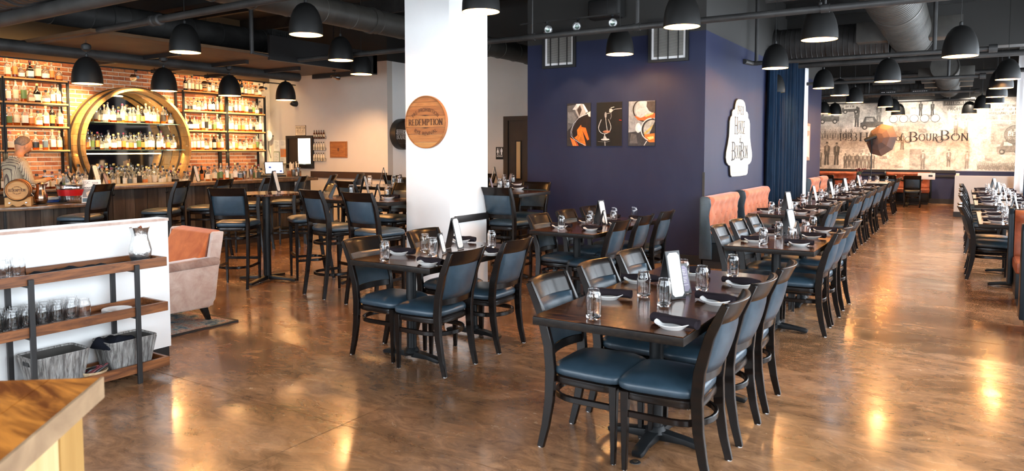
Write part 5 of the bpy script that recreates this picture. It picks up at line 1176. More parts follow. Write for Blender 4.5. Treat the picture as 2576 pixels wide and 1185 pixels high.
# local frame: faces +y, right hand at +x; stands behind the service counter
t = thing('person', 'grey haired man in a checked shirt looking down at his hands behind the bar', 'person', (-10.60, 4.45, 0), R(6))
J = {'pel': ((0,0,.95), (.155,.12)), 'waist': ((0,-.01,1.08), (.15,.125)), 'chest': ((0,.0,1.26), (.165,.13)), 'up': ((0,-.005,1.40), (.14,.10)), 'neck': ((0,.035,1.49), .058), 'neck2': ((0,.07,1.54), .056),
     'head': ((0,.105,1.60), (.075,.085)), 'crown': ((0,.095,1.665), (.070,.085))}
E_ = [('pel','waist'),('waist','chest'),('chest','up'),('up','neck'),('neck','neck2'),('neck2','head'),('head','crown')]
for s, n in ((1,'r'),(-1,'l')):
    J['sh'+n] = ((s*.175,.0,1.385), .068); J['el'+n] = ((s*.235,.06,1.13), .054); J['fo'+n] = ((s*.19,.20,1.14), .046); J['wr'+n] = ((s*.12,.32,1.165), .032); J['pa'+n] = ((s*.085,.385,1.175), (.030,.020))
    E_ += [('up','sh'+n),('sh'+n,'el'+n),('el'+n,'fo'+n),('fo'+n,'wr'+n),('wr'+n,'pa'+n)]
    for f, (dx, dy, dz, L) in enumerate(((.028,.030,.004,.9),(.012,.040,.002,1.05),(-.006,.040,-.002,1.0),(-.022,.032,-.008,.8))):
        b = Vector((s*.085 + s*dx*.5, .385 + dy*.6, 1.176 + dz)); a1 = b + Vector((-s*.008, .030*L, -.004)); a2 = a1 + Vector((-s*.010, .022*L, -.016))
        J['f%d%s' % (f,n)] = (tuple(b), .0105); J['g%d%s' % (f,n)] = (tuple(a1), .009); J['h%d%s' % (f,n)] = (tuple(a2), .0075); E_ += [('pa'+n,'f%d%s' % (f,n)),('f%d%s' % (f,n),'g%d%s' % (f,n)),('g%d%s' % (f,n),'h%d%s' % (f,n))]
    J['t0'+n] = ((s*.060,.375,1.192), .011); J['t1'+n] = ((s*.042,.398,1.200), .009); E_ += [('pa'+n,'t0'+n),('t0'+n,'t1'+n)]
    J['hip'+n] = ((s*.095,0,.88), .095); J['kn'+n] = ((s*.105,.02,.50), .062); J['an'+n] = ((s*.11,-.01,.09), .042); J['to'+n] = ((s*.12,.13,.045), (.045,.035)); E_ += [('pel','hip'+n),('hip'+n,'kn'+n),('kn'+n,'an'+n),('an'+n,'to'+n)]
def pick(c):
    if c.z > 1.475 and c.y > -.02 and abs(c.x) < .11: return 1
    if c.y > .285 and c.z > 1.1: return 1
    return 2 if c.z < .97 else 0
skin_body(J, E_, 'body', ['shirt', 'skin', 'trousers'], pick, t)
hc = Vector((0, .115, 1.625))
def blob(c, rx, ry, rz_, name, m, n=20, k=12, fn=None, rot=0):
    mb = MB(); rings = []; Q = Matrix.Rotation(rot, 3, 'X')
    for i in range(k + 1):
        th = PI * i / k; r = math.sin(th); z = math.cos(th); ring = []
        for j in range(n):
            a = 2*PI*j/n; v = Vector((max(r, .001) * math.cos(a), max(r, .001) * math.sin(a), z))
            if fn: v = fn(v)
            ring.append(c + Q @ Vector((v.x * rx, v.y * ry, v.z * rz_)))
        rings.append(ring)
    mb.ring(rings); return mb.build(name, m, t, smooth=70)
TL = R(-28)
def headshape(v): 
    w = Vector(v)
    if w.z < 0: w.x *= 1 + .28 * w.z; w.y *= (1 + .12 * w.z)
    if w.y > 0: w.y *= .97
    return w
blob(hc, .080, .102, .122, 'head', 'skin', fn=headshape, rot=TL)
QH = Matrix.Rotation(TL, 3, 'X')
def hp(x, y, z): return hc + QH @ Vector((x, y, z))
blob(hp(0, -.018, .020), .0825, .102, .108, 'hair', 'hair', rot=TL, fn=lambda v: Vector((v.x, v.y if v.y < (.75 * v.z) else .75 * v.z + (v.y - .75 * v.z) * .12, max(v.z, -.42))))
MB().ring([[hp(sx, .095, .035), hp(sx*.3, .098, .030), hp(sx * .3, .105, .0)] for sx in (-.012, .012)]).build('brow_bridge', 'skin', t)
mb = MB(); mb.add([hp(-.006,.095,.02), hp(.006,.095,.02), hp(-.017,.098,-.030), hp(.017,.098,-.030), hp(0,.126,-.026), hp(0,.104,-.040)], [(0,1,4),(0,4,2),(1,3,4),(2,4,5),(3,5,4)]); mb.build('nose', 'skin', t, smooth=80)
for sx in (-1, 1):
    blob(hp(sx * .034, .088, .010), .012, .009, .008, 'eye', 'plastic_white', 10, 6, rot=TL); blob(hp(sx * .034, .096, .009), .005, .003, .005, 'iris', 'ink_black', 8, 5, rot=TL)
    blob(hp(sx * .034, .090, .028), .020, .008, .005, 'eyebrow', 'hair', 10, 6, rot=TL)
    blob(hp(sx * .080, -.005, -.005), .010, .022, .034, 'ear', 'skin', 12, 8, rot=TL)
blob(hp(0, .092, -.060), .024, .010, .006, 'mouth', 'leather', 12, 6, rot=TL); blob(hp(0, .085, -.088), .032, .026, .026, 'beard', 'hair', 14, 8, rot=TL); blob(hp(0, .096, -.050), .030, .010, .007, 'moustache', 'hair', 12, 6, rot=TL)
mb = MB(); mb.tube([Vector((.10*math.cos(a) * .85, .035 + .085*math.sin(a), 1.465 + .02*math.sin(a) * -1)) for a in [2*PI*k/16 for k in range(16)]], .014, 8, close=True).build('collar', 'shirt', t)
t = thing('phone', 'small phone held in the hands of the man behind the bar', 'phone', (-10.60 - .05, 4.45 + .425, 1.205), R(6)); MB().box((0,0,0), (.075,.13,.009)).build('case', 'matte_black', t, bevel=.003); MB().box((0,0,.006), (.066,.118,.002)).build('screen', 'screen', t, smooth=0)
# ============================================================ SERVING RACK (local: x out of the wall, y along it)
RX0, RX1, RY0, RY1 = -4.94, -4.64, 1.15, 2.86
t = thing('serving_rack', 'rustic three tier wood tray rack with black iron posts against the white partition', 'rack', (RX0, RY0, 0))
W, L = RX1 - RX0, RY1 - RY0
for z0, nm in ((.075, 'bottom_tray'), (.462, 'middle_tray'), (.775, 'top_tray')):
    MB().bb(.02, W - .02, .02, L - .02, z0, z0 + .015).build(nm, 'rack_wood', t, smooth=0)
    MB().bb(W - .022, W, 0, L, z0 - .006, z0 + .056).build('front_rail', 'rack_wood', t, bevel=.002, seg=1); MB().bb(0, .022, 0, L, z0 - .006, z0 + .056).build('back_rail', 'rack_wood', t, bevel=.002, seg=1)
    for y in (0, L - .022): MB().bb(.022, W - .022, y, y + .022, z0 - .006, z0 + .056).build('end_rail', 'rack_wood', t, bevel=.002, seg=1)
for y in (.85, 1.49):
    MB().bb(W, W + .020, y - .015, y + .015, 0, .805).build('post', 'base_black', t, bevel=.002, seg=1); MB().bb(-.004, .020, y - .015 , y + .015, 0, .79).build('post', 'base_black', t, bevel=.002, seg=1)
    for z in (.055, .442, .755): MB().bb(0, W, y - .015, y + .015, z, z + .012).build('cross_bar', 'base_black', t, smooth=0)
def rp(u, v, z): p = oz(u, v, z); return p
zt = .79 + .001; zm = .477 + .001; zb = .09 + .001
k = 0
for j in range(3):
    for i in range(9 - (j % 2)):
        y = 2.33 - i * .082 - (j % 2) * .04; x = -4.70 - j * .074; k += 1
        glass((x, y, zm), '%s clear glass from the right in the %s row of the middle rack tray' % (NUMW(i + 1), ('front', 'middle', 'back')[j]), 'glasses on the rack')
for k, (x, y) in enumerate(((-4.70, 1.90), (-4.73, 1.98), (-4.79, 1.92), (-4.84, 2.0), (-4.70, 1.82), (-4.78, 1.83))): glass((x, y, zt), '%s clear glass at the left end of the top rack tray' % OR[k], 'glasses on the rack')
for k in range(3):
    mb = MB().lathe([(0,.004),(.062,.004),(.072,.008),(.090,.014),(.092,.012),(.074,.003),(.06,0),(0,0)], 36, cap=False); o = mb.build('dinner_plate', 'china', None, smooth=60, loc=(-4.77, 2.575, zm + k * .008)); tag(o, '%s plate of the white stack on the middle rack tray' % ('bottom', 'middle', 'top')[k], 'plate', 'stacked plates')
p = pitcher('hammered silver pitcher without handle on the top rack tray', (-4.80, 2.765, zt + .006), R(-60), 'hammered', [(0,0),(.050,0),(.062,.010),(.075,.05),(.078,.085),(.068,.135),(.056,.18),(.055,.21),(.066,.25),(.070,.257),(.066,.257),(.052,.21),(.053,.18),(.064,.13),(.07,.08),(.05,.02),(0,.015)], .012, False, .93)
MB().lathe([(0,.236),(.056,.238),(.054,.244),(0,.246)], 20, cap=False).tube([Vector((.03,.0,.24)), Vector((.0,.01,.262)), Vector((-.02,.0,.25))], .008, 8).build('ladle_top', 'leather', p)
def cloth(label, c, w, l, h, seed, rz=0, m='cloth', amp=.008):
    q = random.Random(seed); mb = MB(); nx, ny = 12, 16; vs = []; ph = [q.uniform(0, 6) for _ in range(4)]
    def top(i, j, off): 
        x, y = (i / nx - .5) * w, (j / ny - .5) * l; wv = amp * (math.sin(x * 40 + ph[0]) * math.cos(y * 28 + ph[1]) + .6 * math.sin(y * 60 + ph[2] + x * 20)); ed = 1 - .5 * (abs(2*i/nx-1) ** 8 + abs(2*j/ny-1) ** 8)
        return Vector((x + .006 * math.sin(y * 30 + ph[3]), y + .006 * math.sin(x * 30), off + (h + wv) * ed if off == 0 else 0))
    vs = [top(i, j, 0) for j in range(ny + 1) for i in range(nx + 1)]; vs2 = [Vector((v.x, v.y, .0)) for v in vs]; n = len(vs)
    fs = []; g_ = lambda i, j: j * (nx + 1) + i
    for j in range(ny):
        for i in range(nx): fs.append((g_(i,j), g_(i+1,j), g_(i+1,j+1), g_(i,j+1))); fs.append((n + g_(i,j), n + g_(i,j+1), n + g_(i+1,j+1), n + g_(i+1,j)))
    for i in range(nx): fs.append((g_(i,0), n + g_(i,0), n + g_(i+1,0), g_(i+1,0))); fs.append((g_(i,ny), g_(i+1,ny), n + g_(i+1,ny), n + g_(i,ny)))
    for j in range(ny): fs.append((g_(0,j), g_(0,j+1), n + g_(0,j+1), n + g_(0,j))); fs.append((g_(nx,j), n + g_(nx,j), n + g_(nx,j+1), g_(nx,j+1)))
    o = mb.add(vs + vs2, fs).build('folded_cloth', m, None, smooth=60, loc=c); o.rotation_euler = (0, 0, rz); return tag(o, label, 'cloth')
cloth('black folded cloth spread along the top rack tray', (-4.79, 2.33, zt), .20, .46, .022, 3); cloth('black cloth crumpled under the silver pitcher', (-4.80, 2.72, zt), .22, .26, .006, 5, amp=.004)
def basket(label, c, w, l, h, rz=0, m='basket', m2='basket_in'):
    t = thing('storage_basket', label, 'basket', c, rz, 'woven baskets'); mb = MB(); n = 40; rings = []
    def rr(s, z, n=40):
        pts = []
        for i in range(n):
            a = 2*PI*i/n; ca, sa = math.cos(a), math.sin(a); e = .22
            pts.append(Vector((w/2 * s * abs(ca)**e * (1 if ca > 0 else -1), l/2 * s * abs(sa)**e * (1 if sa > 0 else -1), z)))
        return pts
    mb.ring([rr(.76, 0), rr(.77, .01), rr(.99, h - .012), rr(1.01, h - .006), rr(1.0, h), rr(.955, h - .003), rr(.74, .014)]); mb.build('woven_body', m, t, smooth=30)
    MB().ring([rr(.945, h - .012), rr(.73, .02)], cap=False).build('lining', m2, t, smooth=40)
    rb = MB()
    for k in range(52):      # vertical cords woven round the outside
        a = 2*PI*k/52; ca, sa = math.cos(a), math.sin(a); e = .22; bx, by = abs(ca)**e * (1 if ca > 0 else -1), abs(sa)**e * (1 if sa > 0 else -1)
        rb.tube([Vector((w/2*.775*bx, l/2*.775*by, .012)), Vector((w/2*.99*bx, l/2*.99*by, h-.014))], .0042, 5)
    tag(rb.build('upright_cords', m, t), kind='stuff')
    for s in (-1, 1): MB().box((0, s * l/2 * .955, h - .045), (.075, .010, .028)).build('hand_hole', 'base_black', t, bevel=.008)
    return t
basket('grey woven basket left on the bottom rack tray', (-4.80, 2.19, zb), .25, .335, .215); basket('grey woven basket holding dark cloths, right on the bottom rack tray', (-4.80, 2.64, zb), .25, .33, .21)
cloth('dark navy cloth heaped in the right basket', (-4.80, 2.56, zb + .165), .17, .22, .05, 9, R(10), amp=.016)
t = thing('bread_basket', 'small round wicker basket of rolled cutlery between the grey baskets', 'basket', (-4.72, 2.385, zb))
MB().lathe([(0,.0),(.052,.0),(.058,.004),(.078,.045),(.083,.052),(.080,.055),(.073,.047),(.052,.01),(0,.008)], 32, cap=False).build('bowl', 'wicker', t)
w_ = MB()
for k in range(4): w_.lathe([(.058+.0055*k, .008+.011*k), (.063+.0055*k, .013+.011*k), (.0605+.0055*k, .018+.011*k)], 32, cap=False)
tag(w_.build('weave_rings', 'wicker', t), kind='stuff')
for k in range(7):
    a = -.6 + k * .2; o = MB().tube([Vector((-.055,0,0)), Vector((-.02,0,.004)), Vector((.05,0,0)), Vector((.065,0,0))], [.008,.010,.009,.005], 8).build('cutlery_roll', 'maroon' if k % 3 else 'cap_black', None, loc=(-4.72 - .02 + .01*k, 2.36 + .008*k, zb + .055 + .004*(k % 2))); o.rotation_euler = (0, R(-25), R(60) + a); tag(o, '%s maroon or black cutlery roll from the left in the small wicker basket' % NUMW(k + 1), 'cutlery', 'cutlery rolls')

# ============================================================ ARMCHAIR + RUG
r = MB().bb(-7.3, -5.57, 1.9, 4.10, .0005, .012).build('rug', 'rug', None, smooth=0); tag(r, 'multicoloured faded oriental rug under the armchair', 'rug')
for a in ((-7.3,-5.57,4.08,4.11),(-7.3,-5.57,1.89,1.92)): MB().bb(*a, .0005, .014).build('border', 'base_black', r, smooth=0)
for a in ((-5.585,-5.555,1.9,4.10),(-7.315,-7.285,1.9,4.10)): MB().bb(*a, .0005, .014).build('border', 'base_black', r, smooth=0)
t = thing('armchair', 'orange velvet armchair with outer sides coloured as lit grey nap on the rug', 'armchair', (-6.20, 3.70, .013), R(-6)); t.scale = (1, 1, .94)
# faces -y, width along x: +-.40, back at +y
for s in (-1, 1):
    pf = [(-.42,.13),(.30,.13),(.36,.20),(.40,.50),(.42,.58),(-.44,.53),(-.45,.48)]
    MB().prism([Vector((s * .405, a, b)) for a, b in pf], (-s * .11, 0, 0), (0, 0, 0)).build('side_panel', 'velvet_grey', t, bevel=.018, seg=3)
    MB().prism([Vector((s * .415, a, b)) for a, b in ((-.455,.50),(.405,.53),(.415,.60),(.36,.62),(-.40,.585),(-.46,.56))], (-s * .14, 0, 0), (0, 0, 0)).build('arm_pad', 'velvet_arm', t, bevel=.03, seg=4)
    wing = [(.30,.58),(.415,.58),(.455,.83),(.46,.855),(.36,.86),(.345,.84)]
    MB().prism([Vector((s * .40, a, b)) for a, b in wing], (-s * .05, 0, 0), (0, 0, 0)).build('back_wing', 'velvet_grey', t, bevel=.015, seg=3)
    MB().hexa([(s*.34-.02,.30,-.003),(s*.34+.02,.30,-.003),(s*.34+.02,.335,-.003),(s*.34-.02,.335,-.003)], [(s*.33-.03,.24,.14),(s*.33+.03,.24,.14),(s*.33+.03,.30,.14),(s*.33-.03,.30,.14)]).build('leg', 'black_wood', t)
    MB().hexa([(s*.34-.02,-.40,-.003),(s*.34+.02,-.40,-.003),(s*.34+.02,-.365,-.003),(s*.34-.02,-.365,-.003)], [(s*.33-.03,-.38,.14),(s*.33+.03,-.38,.14),(s*.33+.03,-.32,.14),(s*.33-.03,-.32,.14)]).build('leg', 'black_wood', t)
    nl = MB()
    for k in range(16): q = k / 15; nl.lathe([(0,.004),(.005,.003),(.006,0)], 8, (s * .352, .30 + .05 * q - .004, .60 + .23 * q), axis='Y', cap=False)
    MB().tube([Vector((s * .353, .292 + .05 * q, .60 + .24 * q)) for q in (0, .5, 1)], .005, 6).build('piping', 'leather', t)
    tag(nl.build('nail_heads', 'hoop', t), kind='stuff')
MB().prism([Vector((-.35, a, b)) for a, b in ((.06,.40),(.12,.40),(.34,.84),(.44,.87),(.47,.84),(.40,.30),(.16,.30))], (0,0,0), (.70,0,0)).build('back_cushion', 'velvet_seat', t, bevel=.03, seg=4)
MB().bb(-.30, .30, -.46, .16, .33, .46).build('seat_cushion', 'velvet_seat', t, bevel=.04, seg=4)
MB().bb(-.30, .30, -.43, .30, .13, .33).build('front_base', 'velvet_grey', t, bevel=.015)
MB().prism([Vector((-.395, a, b)) for a, b in ((.30,.14),(.34,.14),(.445,.85),(.42,.86))], (0,0,0), (.79,0,0)).build('outer_back', 'velvet_grey', t, bevel=.012)

# ============================================================ HOST STAND (foreground)
c0 = oz(252, 950, 1.09); e1 = (oz(0, 1160, 1.09) - c0).normalized(); e2 = (oz(0, 958, 1.09) - c0).normalized()
t = thing('host_stand', 'honey coloured wooden host stand with thick plank top at the lower left corner', 'host stand', (c0.x, c0.y, 0))
def hs(a, b, z): q = e1 * a + e2 * b; return Vector((q.x, q.y, z))
PW = [0, .10, .21, .31, .43, .55, .68]
for k in range(6):
    b0, b1 = PW[k] + (.001 if k else 0), PW[k+1] - .001
    MB().hexa([hs(.0,b0,1.05),hs(.0,b1,1.05),hs(1.0,b1,1.05),hs(1.0,b0,1.05)][::-1], [hs(.0,b0,1.09),hs(.0,b1,1.09),hs(1.0,b1,1.09),hs(1.0,b0,1.09)][::-1]).build('top_plank', ['host_top', 'host_top'][k % 2], t, smooth=0)
MB().hexa([hs(-.004,-.006,1.046),hs(-.004,.0,1.046),hs(1.0,.0,1.046),hs(1.0,-.006,1.046)][::-1], [hs(-.004,-.006,1.0905),hs(-.004,.0,1.0905),hs(1.0,.0,1.0905),hs(1.0,-.006,1.0905)][::-1]).build('edge_strip', 'host_edge', t, smooth=0)
SP = [.02, .13, .24, .33, .45, .56, .68, .80, .95]
for k in range(8):
    a0, a1 = SP[k] + .0015, SP[k+1] - .0015; d_ = .03 + .003 * (k % 2)
    MB().hexa([hs(a0,d_,0),hs(a0,d_+.022,0),hs(a1,d_+.022,0),hs(a1,d_,0)][::-1], [hs(a0,d_,1.05),hs(a0,d_+.022,1.05),hs(a1,d_+.022,1.05),hs(a1,d_,1.05)][::-1]).build('side_plank', ['host_side2', 'host_side', 'host_side', 'host_side2'][k % 4], t, smooth=0)
MB().hexa([hs(.035,.05,0),hs(.035,.62,0),hs(.06,.62,0),hs(.06,.05,0)][::-1], [hs(.035,.05,1.05),hs(.035,.62,1.05),hs(.06,.62,1.05),hs(.06,.05,1.05)][::-1]).build('back_panel', 'host_side2', t, smooth=0)

# ============================================================ ROUND WOODEN SIGNS
def round_sign(label, c, ry, rz_, depth, M3, mats, deep=False):
    """planks clipped to a disc; M3 maps local (x right, y out of wall, z up) to world"""
    t = thing('round_sign', label, 'sign', c); t.matrix_world = Matrix.Translation(Vector(c)) @ M3; n = 7; hs_ = [0, .12, .27, .40, .62, .80, .88, 1.0] if not deep else [0,.2,.38,.55,.72,.86,1.0,1.0]
    for k in range(len(hs_) - 1):
        z0, z1 = -1 + 2 * hs_[k], -1 + 2 * hs_[k+1]
        if z1 - z0 < .01: continue
        zs = [z0 + (z1 - z0) * i / 8 for i in range(9)]; w = lambda z: math.sqrt(max(0, 1 - z*z))
        poly = [(w(z) * ry, z * rz_) for z in zs] + [(-w(z) * ry, z * rz_) for z in reversed(zs)]
        poly = [p for i, p in enumerate(poly) if (Vector(p) - Vector(poly[i-1])).length > 1e-5]
        g_ = .0012; poly = [(x, min(max(z, z0 * rz_ + g_), z1 * rz_ - g_)) for x, z in poly]
        MB().prism([Vector((x, 0, z)) for x, z in poly], (0, .002, 0), (0, (depth * .35 if deep else depth) + .0006 * (k % 2), 0)).build('plank', mats[k % len(mats)], t, smooth=0)
    return t
rs = round_sign('round light oak barrel head sign burnt with REDEMPTION on the white pillar', (-4.935, 6.078, 1.872), .282, .285, -.03, Matrix.Identity(4), ['oak3', 'oak1', 'oak2', 'oak1', 'oak2', 'oak1', 'oak2'])
rn = MB(); rn.lathe([(.276,-.003),(.2855,-.003),(.2855,-.035),(.281,-.038),(.274,-.035)], 60, axis='Y', cap=False).build('rim', 'oak2', rs)
lt = MB(); text(lt, 'REDEMPTION', (0, -.0325, .0), (1,0,0), (0,0,1), .062, .47, .19, .08); text(lt, 'PRE-PROHIBITION', (0, -.0325, .135), (1,0,0), (0,0,1), .034, .40, .13, .13, False, curve=.26); text(lt, 'RYE REVIVAL', (0, -.0325, -.125), (1,0,0), (0,0,1), .034, .32, .13, .13, False, curve=-.30)
for z in (.072, -.062): lt.poly([Vector((-.06, -.0325, z)), Vector((0, -.0325, z - .006)), Vector((.06, -.0325, z)), Vector((0, -.0325, z + .006))])
lt.build('burnt_lettering', 'burnt', rs, smooth=0)
M3 = Matrix.Rotation(R(90), 4, 'Z')
js = round_sign('dark round barrel sign with white lettering half hidden by the pillar', (-9.69, 11.06, 1.89), .31, .31, -.15, M3, ['door_wood', 'leather', 'door_wood', 'rail'], True)
for o in list(C.objects):
    if o.parent == js and o.name.startswith('plank'): o.data.materials[0] = M_['rail']
MB().lathe([(.285,-.0),(.31,0),(.315,-.07),(.31,-.15),(.285,-.15),(.28,-.07)], 48, axis='Y', cap=False).build('barrel_rim', 'base_black', js)
MB().poly([Vector((.2*math.cos(a*PI/12),-.0555,.2*math.sin(a*PI/12))) for a in range(24)]) ; lt = MB(); lt.col = (.85,.82,.76); text(lt, "JEFFERSON'S", (.045, -.056, .045), (1,0,0), (0,0,1), .085, .44, .2, .07, sp=.05); text(lt, 'Bourbon', (.0, -.056, -.05), (1,0,0), (0,0,1), .09, .44, .12, .04, False) if False else text(lt, 'BOURBON', (.045, -.056, -.055), (1,0,0), (0,0,1), .09, .42, .12, .05, False)
lt.build('lettering', 'print', js, smooth=0)

# ============================================================ OVAL 1933 SIGN (on the x=-2.94 face)
t = thing('house_sign', 'cream shaped sign reading 1933 House of Bourbon on the blue side wall', 'sign', (-2.94, 11.19, 1.755))
S = [(0,.60),(.10,.595),(.17,.565),(.215,.50),(.235,.43),(.30,.42),(.34,.39),(.345,.33),(.40,.30),(.43,.24),(.435,.16),(.45,.02),(.50,-.12),(.55,-.22),(.56,-.30),(.53,-.37),(.46,-.41),(.385,-.425),(.375,-.50),(.36,-.565),(.31,-.59),(0,-.595)]
S = [(a * 1.42 if False else a * 1.36, b) for a, b in S]
out = [(a, b) for a, b in S] + [(-a, b) for a, b in reversed(S[1:-1])]
MB().prism([Vector((0, a, b)) for a, b in out], (.002,0,0), (.028,0,0)).build('board_edge', 'base_black', t, smooth=0)
MB().prism([Vector((0, a * .985, b * .985)) for a, b in out], (.028,0,0), (.034,0,0)).build('face', 'sign_white', t, smooth=0)
gb = MB(); n = len(out)
for i in range(n):
    a, b = Vector(out[i]), Vector(out[(i+1) % n])
    gb.poly([Vector((.0345, a.x*.90, a.y*.90)), Vector((.0345, b.x*.90, b.y*.90)), Vector((.0345, b.x*.885, b.y*.885)), Vector((.0345, a.x*.885, a.y*.885))])
gb.build('gold_line', 'sign_gold', t, smooth=0)
lt = MB(); X_, Y_, Z_ = (0,1,0), (0,0,1), .0352
text(lt, '1933', (Z_, 0, .425), X_, Y_, .125, .36, .19, .08, sp=.1)
lt2 = lambda s, z, h, w, sp=.06, th=.13: text(lt, s, (Z_, 0, z), X_, Y_, h, w, th, .035, sp=sp)
text(lt, 'H', (Z_, -.24, .185), X_, Y_, .25, .17, .17, .07); text(lt, 'OUSE', (Z_, .065, .165), X_, Y_, .19, .42, .18, .07, sp=.05)
text(lt, 'of', (Z_, 0, -.015), X_, Y_, .12, .10, .19, .07, False, sp=.0)
text(lt, 'B', (Z_, -.37, -.20), X_, Y_, .26, .19, .17, .07); text(lt, 'OUR', (Z_, -.10, -.215), X_, Y_, .19, .33, .18, .07, sp=.02); text(lt, 'B', (Z_, .13, -.20), X_, Y_, .26, .18, .17, .07); text(lt, 'ON', (Z_, .35, -.215), X_, Y_, .19, .25, .18, .07, sp=.02)
for cx in (-.45, .07):     # swashes
    for i in range(14):
        a0, a1 = R(60 + i * 22), R(60 + (i + 1) * 22); r0 = .075
        lt.poly([Vector((Z_, cx + (r0-.006)*math.cos(a0), -.27 + (r0-.006)*math.sin(a0))), Vector((Z_, cx + (r0-.006)*math.cos(a1), -.27 + (r0-.006)*math.sin(a1))), Vector((Z_, cx + (r0+.006)*math.cos(a1), -.27 + (r0+.006)*math.sin(a1))), Vector((Z_, cx + (r0+.006)*math.cos(a0), -.27 + (r0+.006)*math.sin(a0)))])
lt.build('lettering', 'ink_black', t, smooth=0)
sm = MB(); text(sm, 'TOWNSVILLE EST 1933' if False else '1933', (Z_, 0, -.385), X_, Y_, .03, .3, .1, .06, False); 

# ============================================================ THREE ART PRINTS
PN = [0]
def P(x, z, k=0): return Vector((x, -.0135 - PN[0] * 3e-5, z))
def art(label, x0, x1, fn):
    w, h = x1 - x0, .635; t = thing('art_print', label, 'picture', ((x0+x1)/2, 9.5, 1.945), group='three art prints'); MB().bb(-w/2, w/2, -.013, -.001, -h/2, h/2).build('panel', 'base_black', t, smooth=0)
    g = MB(); sx, sz = w / 2 * .985, h / 2 * .985
    def poly(pts, col, k=0):
        q = []; PN[0] = (PN[0] + 1) % 150
        for a, b in pts: q.append(P(max(-1, min(1, a)) * sx, max(-1, min(1, b)) * sz, k))
        g.col = col; g.poly(q)
    def line(pts, wd, col, k=1):
        g.col = col
        for (a, b), (c_, d_) in zip(pts, pts[1:]):
            p, q = Vector((a * sx, b * sz)), Vector((c_ * sx, d_ * sz)); n_ = (q - p); 
            if n_.length < 1e-6: continue
            n_ = Vector((-n_.y, n_.x)).normalized() * wd * sx / 2
            PN[0] = (PN[0] + 1) % 150
            f = lambda v: P(max(-sx, min(sx, v.x)), max(-sz, min(sz, v.y)), k); g.poly([f(p - n_), f(q - n_), f(q + n_), f(p + n_)])
    PN[0] = 0; fn(poly, line); g.c = [tuple(v ** 1.35 for v in c_) for c_ in g.c]; g.build('printed_picture', 'print_dull', t, smooth=0)
def arcp(cx, cy, rx, ry, a0, a1, n=18): return [(cx + rx * math.cos(R(a0 + (a1-a0)*i/n)), cy + ry * math.sin(R(a0 + (a1-a0)*i/n))) for i in range(n+1)]
def a1(poly, line):
    poly([(-1,-1),(1,-1),(1,1),(-1,1)], (.07,.06,.06)); poly([(-1,.9),(-.3,.95),(-.1,.3),(-.5,.0),(-1,-.3)], (.20,.19,.19), 1); poly([(-.95,.6),(-.5,.6),(-.2,.3),(-.5,.05),(-.95,.1)], (.30,.29,.29), 2)
    poly([(-.25,.98),(.30,.98),(.75,.60),(.45,.45),(.0,.30),(-.35,.72)], (.55,.50,.47), 3); poly([(-.15,.70),(.1,.92),(.25,.70),(.05,.40)], (.13,.09,.07), 4); poly([(-.55,.72),(-.2,.98),(.15,.98),(-.25,.70)], (.80,.78,.76), 4); poly([(.3,.96),(.42,.96),(.8,.6),(.62,.56)], (.85,.83,.82), 4)
    poly([(0,.33),(.6,.5),(1,.45),(1,-1),(-.1,-1),(-.7,-.55),(-.72,-.3),(-.45,.05)], (.045,.022,.016), 3)
    poly([(-.15,-.25),(.2,.0),(.4,-.45),(.65,-1),(.5,-1),(-.4,-.62),(-.1,-.5)], (.66,.25,.04), 5); poly([(.15,-.1),(.6,-.15),(.9,-.7),(.75,-.75)], (.72,.22,.04), 5); poly([(-.75,-.6),(-.35,-.72),(-.15,-1),(-.5,-1)], (.80,.28,.08), 5); poly([(-.3,-.72),(-.1,-.9),(0,-1),(-.12,-1)], (.65,.12,.04), 6)
    line([(-.0,.33),(-.45,.05),(-.68,-.30),(-.66,-.52),(-.40,-.68),(.1,-.86),(.6,-.98)], .03, (.75,.76,.82), 7); line([(-.15,.25),(-.5,-.1),(-.60,-.35),(-.52,-.55)], .02, (.5,.5,.55), 7); line([(.0,.33),(.35,.42),(.95,.55)], .05, (.82,.80,.80), 7); poly([(.7,.55),(1,.62),(1,.35),(.85,.38)], (.8,.76,.72), 7)
def a2(poly, line):
    poly([(-1,-1),(1,-1),(1,1),(-1,1)], (.012,.009,.009)); W_ = (.78,.77,.75)
    line(arcp(-.35,-.15,.50,.30,150,360+30)[0:18], .035, W_, 1); line([(-.62,.22),(-.78,.0),(-.85,-.15)], .07, (.5,.5,.5), 1); line([(-.05,.22),(.1,.0),(.16,-.15)], .03, W_, 1)
    line([(-.35,-.45),(-.34,-.65)], .05, W_, 1); poly(arcp(-.3,-.71,.34,.045,0,360), (.68,.67,.66), 2); poly([(-.40,-.55),(-.28,-.55),(-.15,-.69),(-.48,-.69)], (.55,.55,.55), 2)
    poly(arcp(-.2,-.35,.30,.06,0,360), (.50,.26,.17), 2); line([(-.28,.30),(-.22,.0),(-.14,-.3)], .03, W_, 3); poly(arcp(-.28,.42,.09,.14,0,360), (.42,.42,.42), 1); line([(-.2,.48),(.05,.50)], .03, (.6,.6,.6), 1)
    poly([(.0,.55),(.15,.52),(.32,.63),(.18,.72),(.02,.70)], (.62,.6,.58), 2); line([(.2,.62),(.5,.68),(1,.70)], .025, (.6,.6,.6), 2); line([(.12,.75),(.4,.78)], .03, W_, 3); line([(.15,.5),(.18,.35),(.1,.22)], .03, (.5,.5,.5), 2); line([(.8,.18),(1,.16)], .06, (.45,.05,.03), 2); line([(-.33,-.8),(-.30,-1)], .07, (.4,.4,.4), 2); line([(-.9,-.8),(-.2,-.83),(.1,-.78)], .02, (.3,.3,.3), 2)
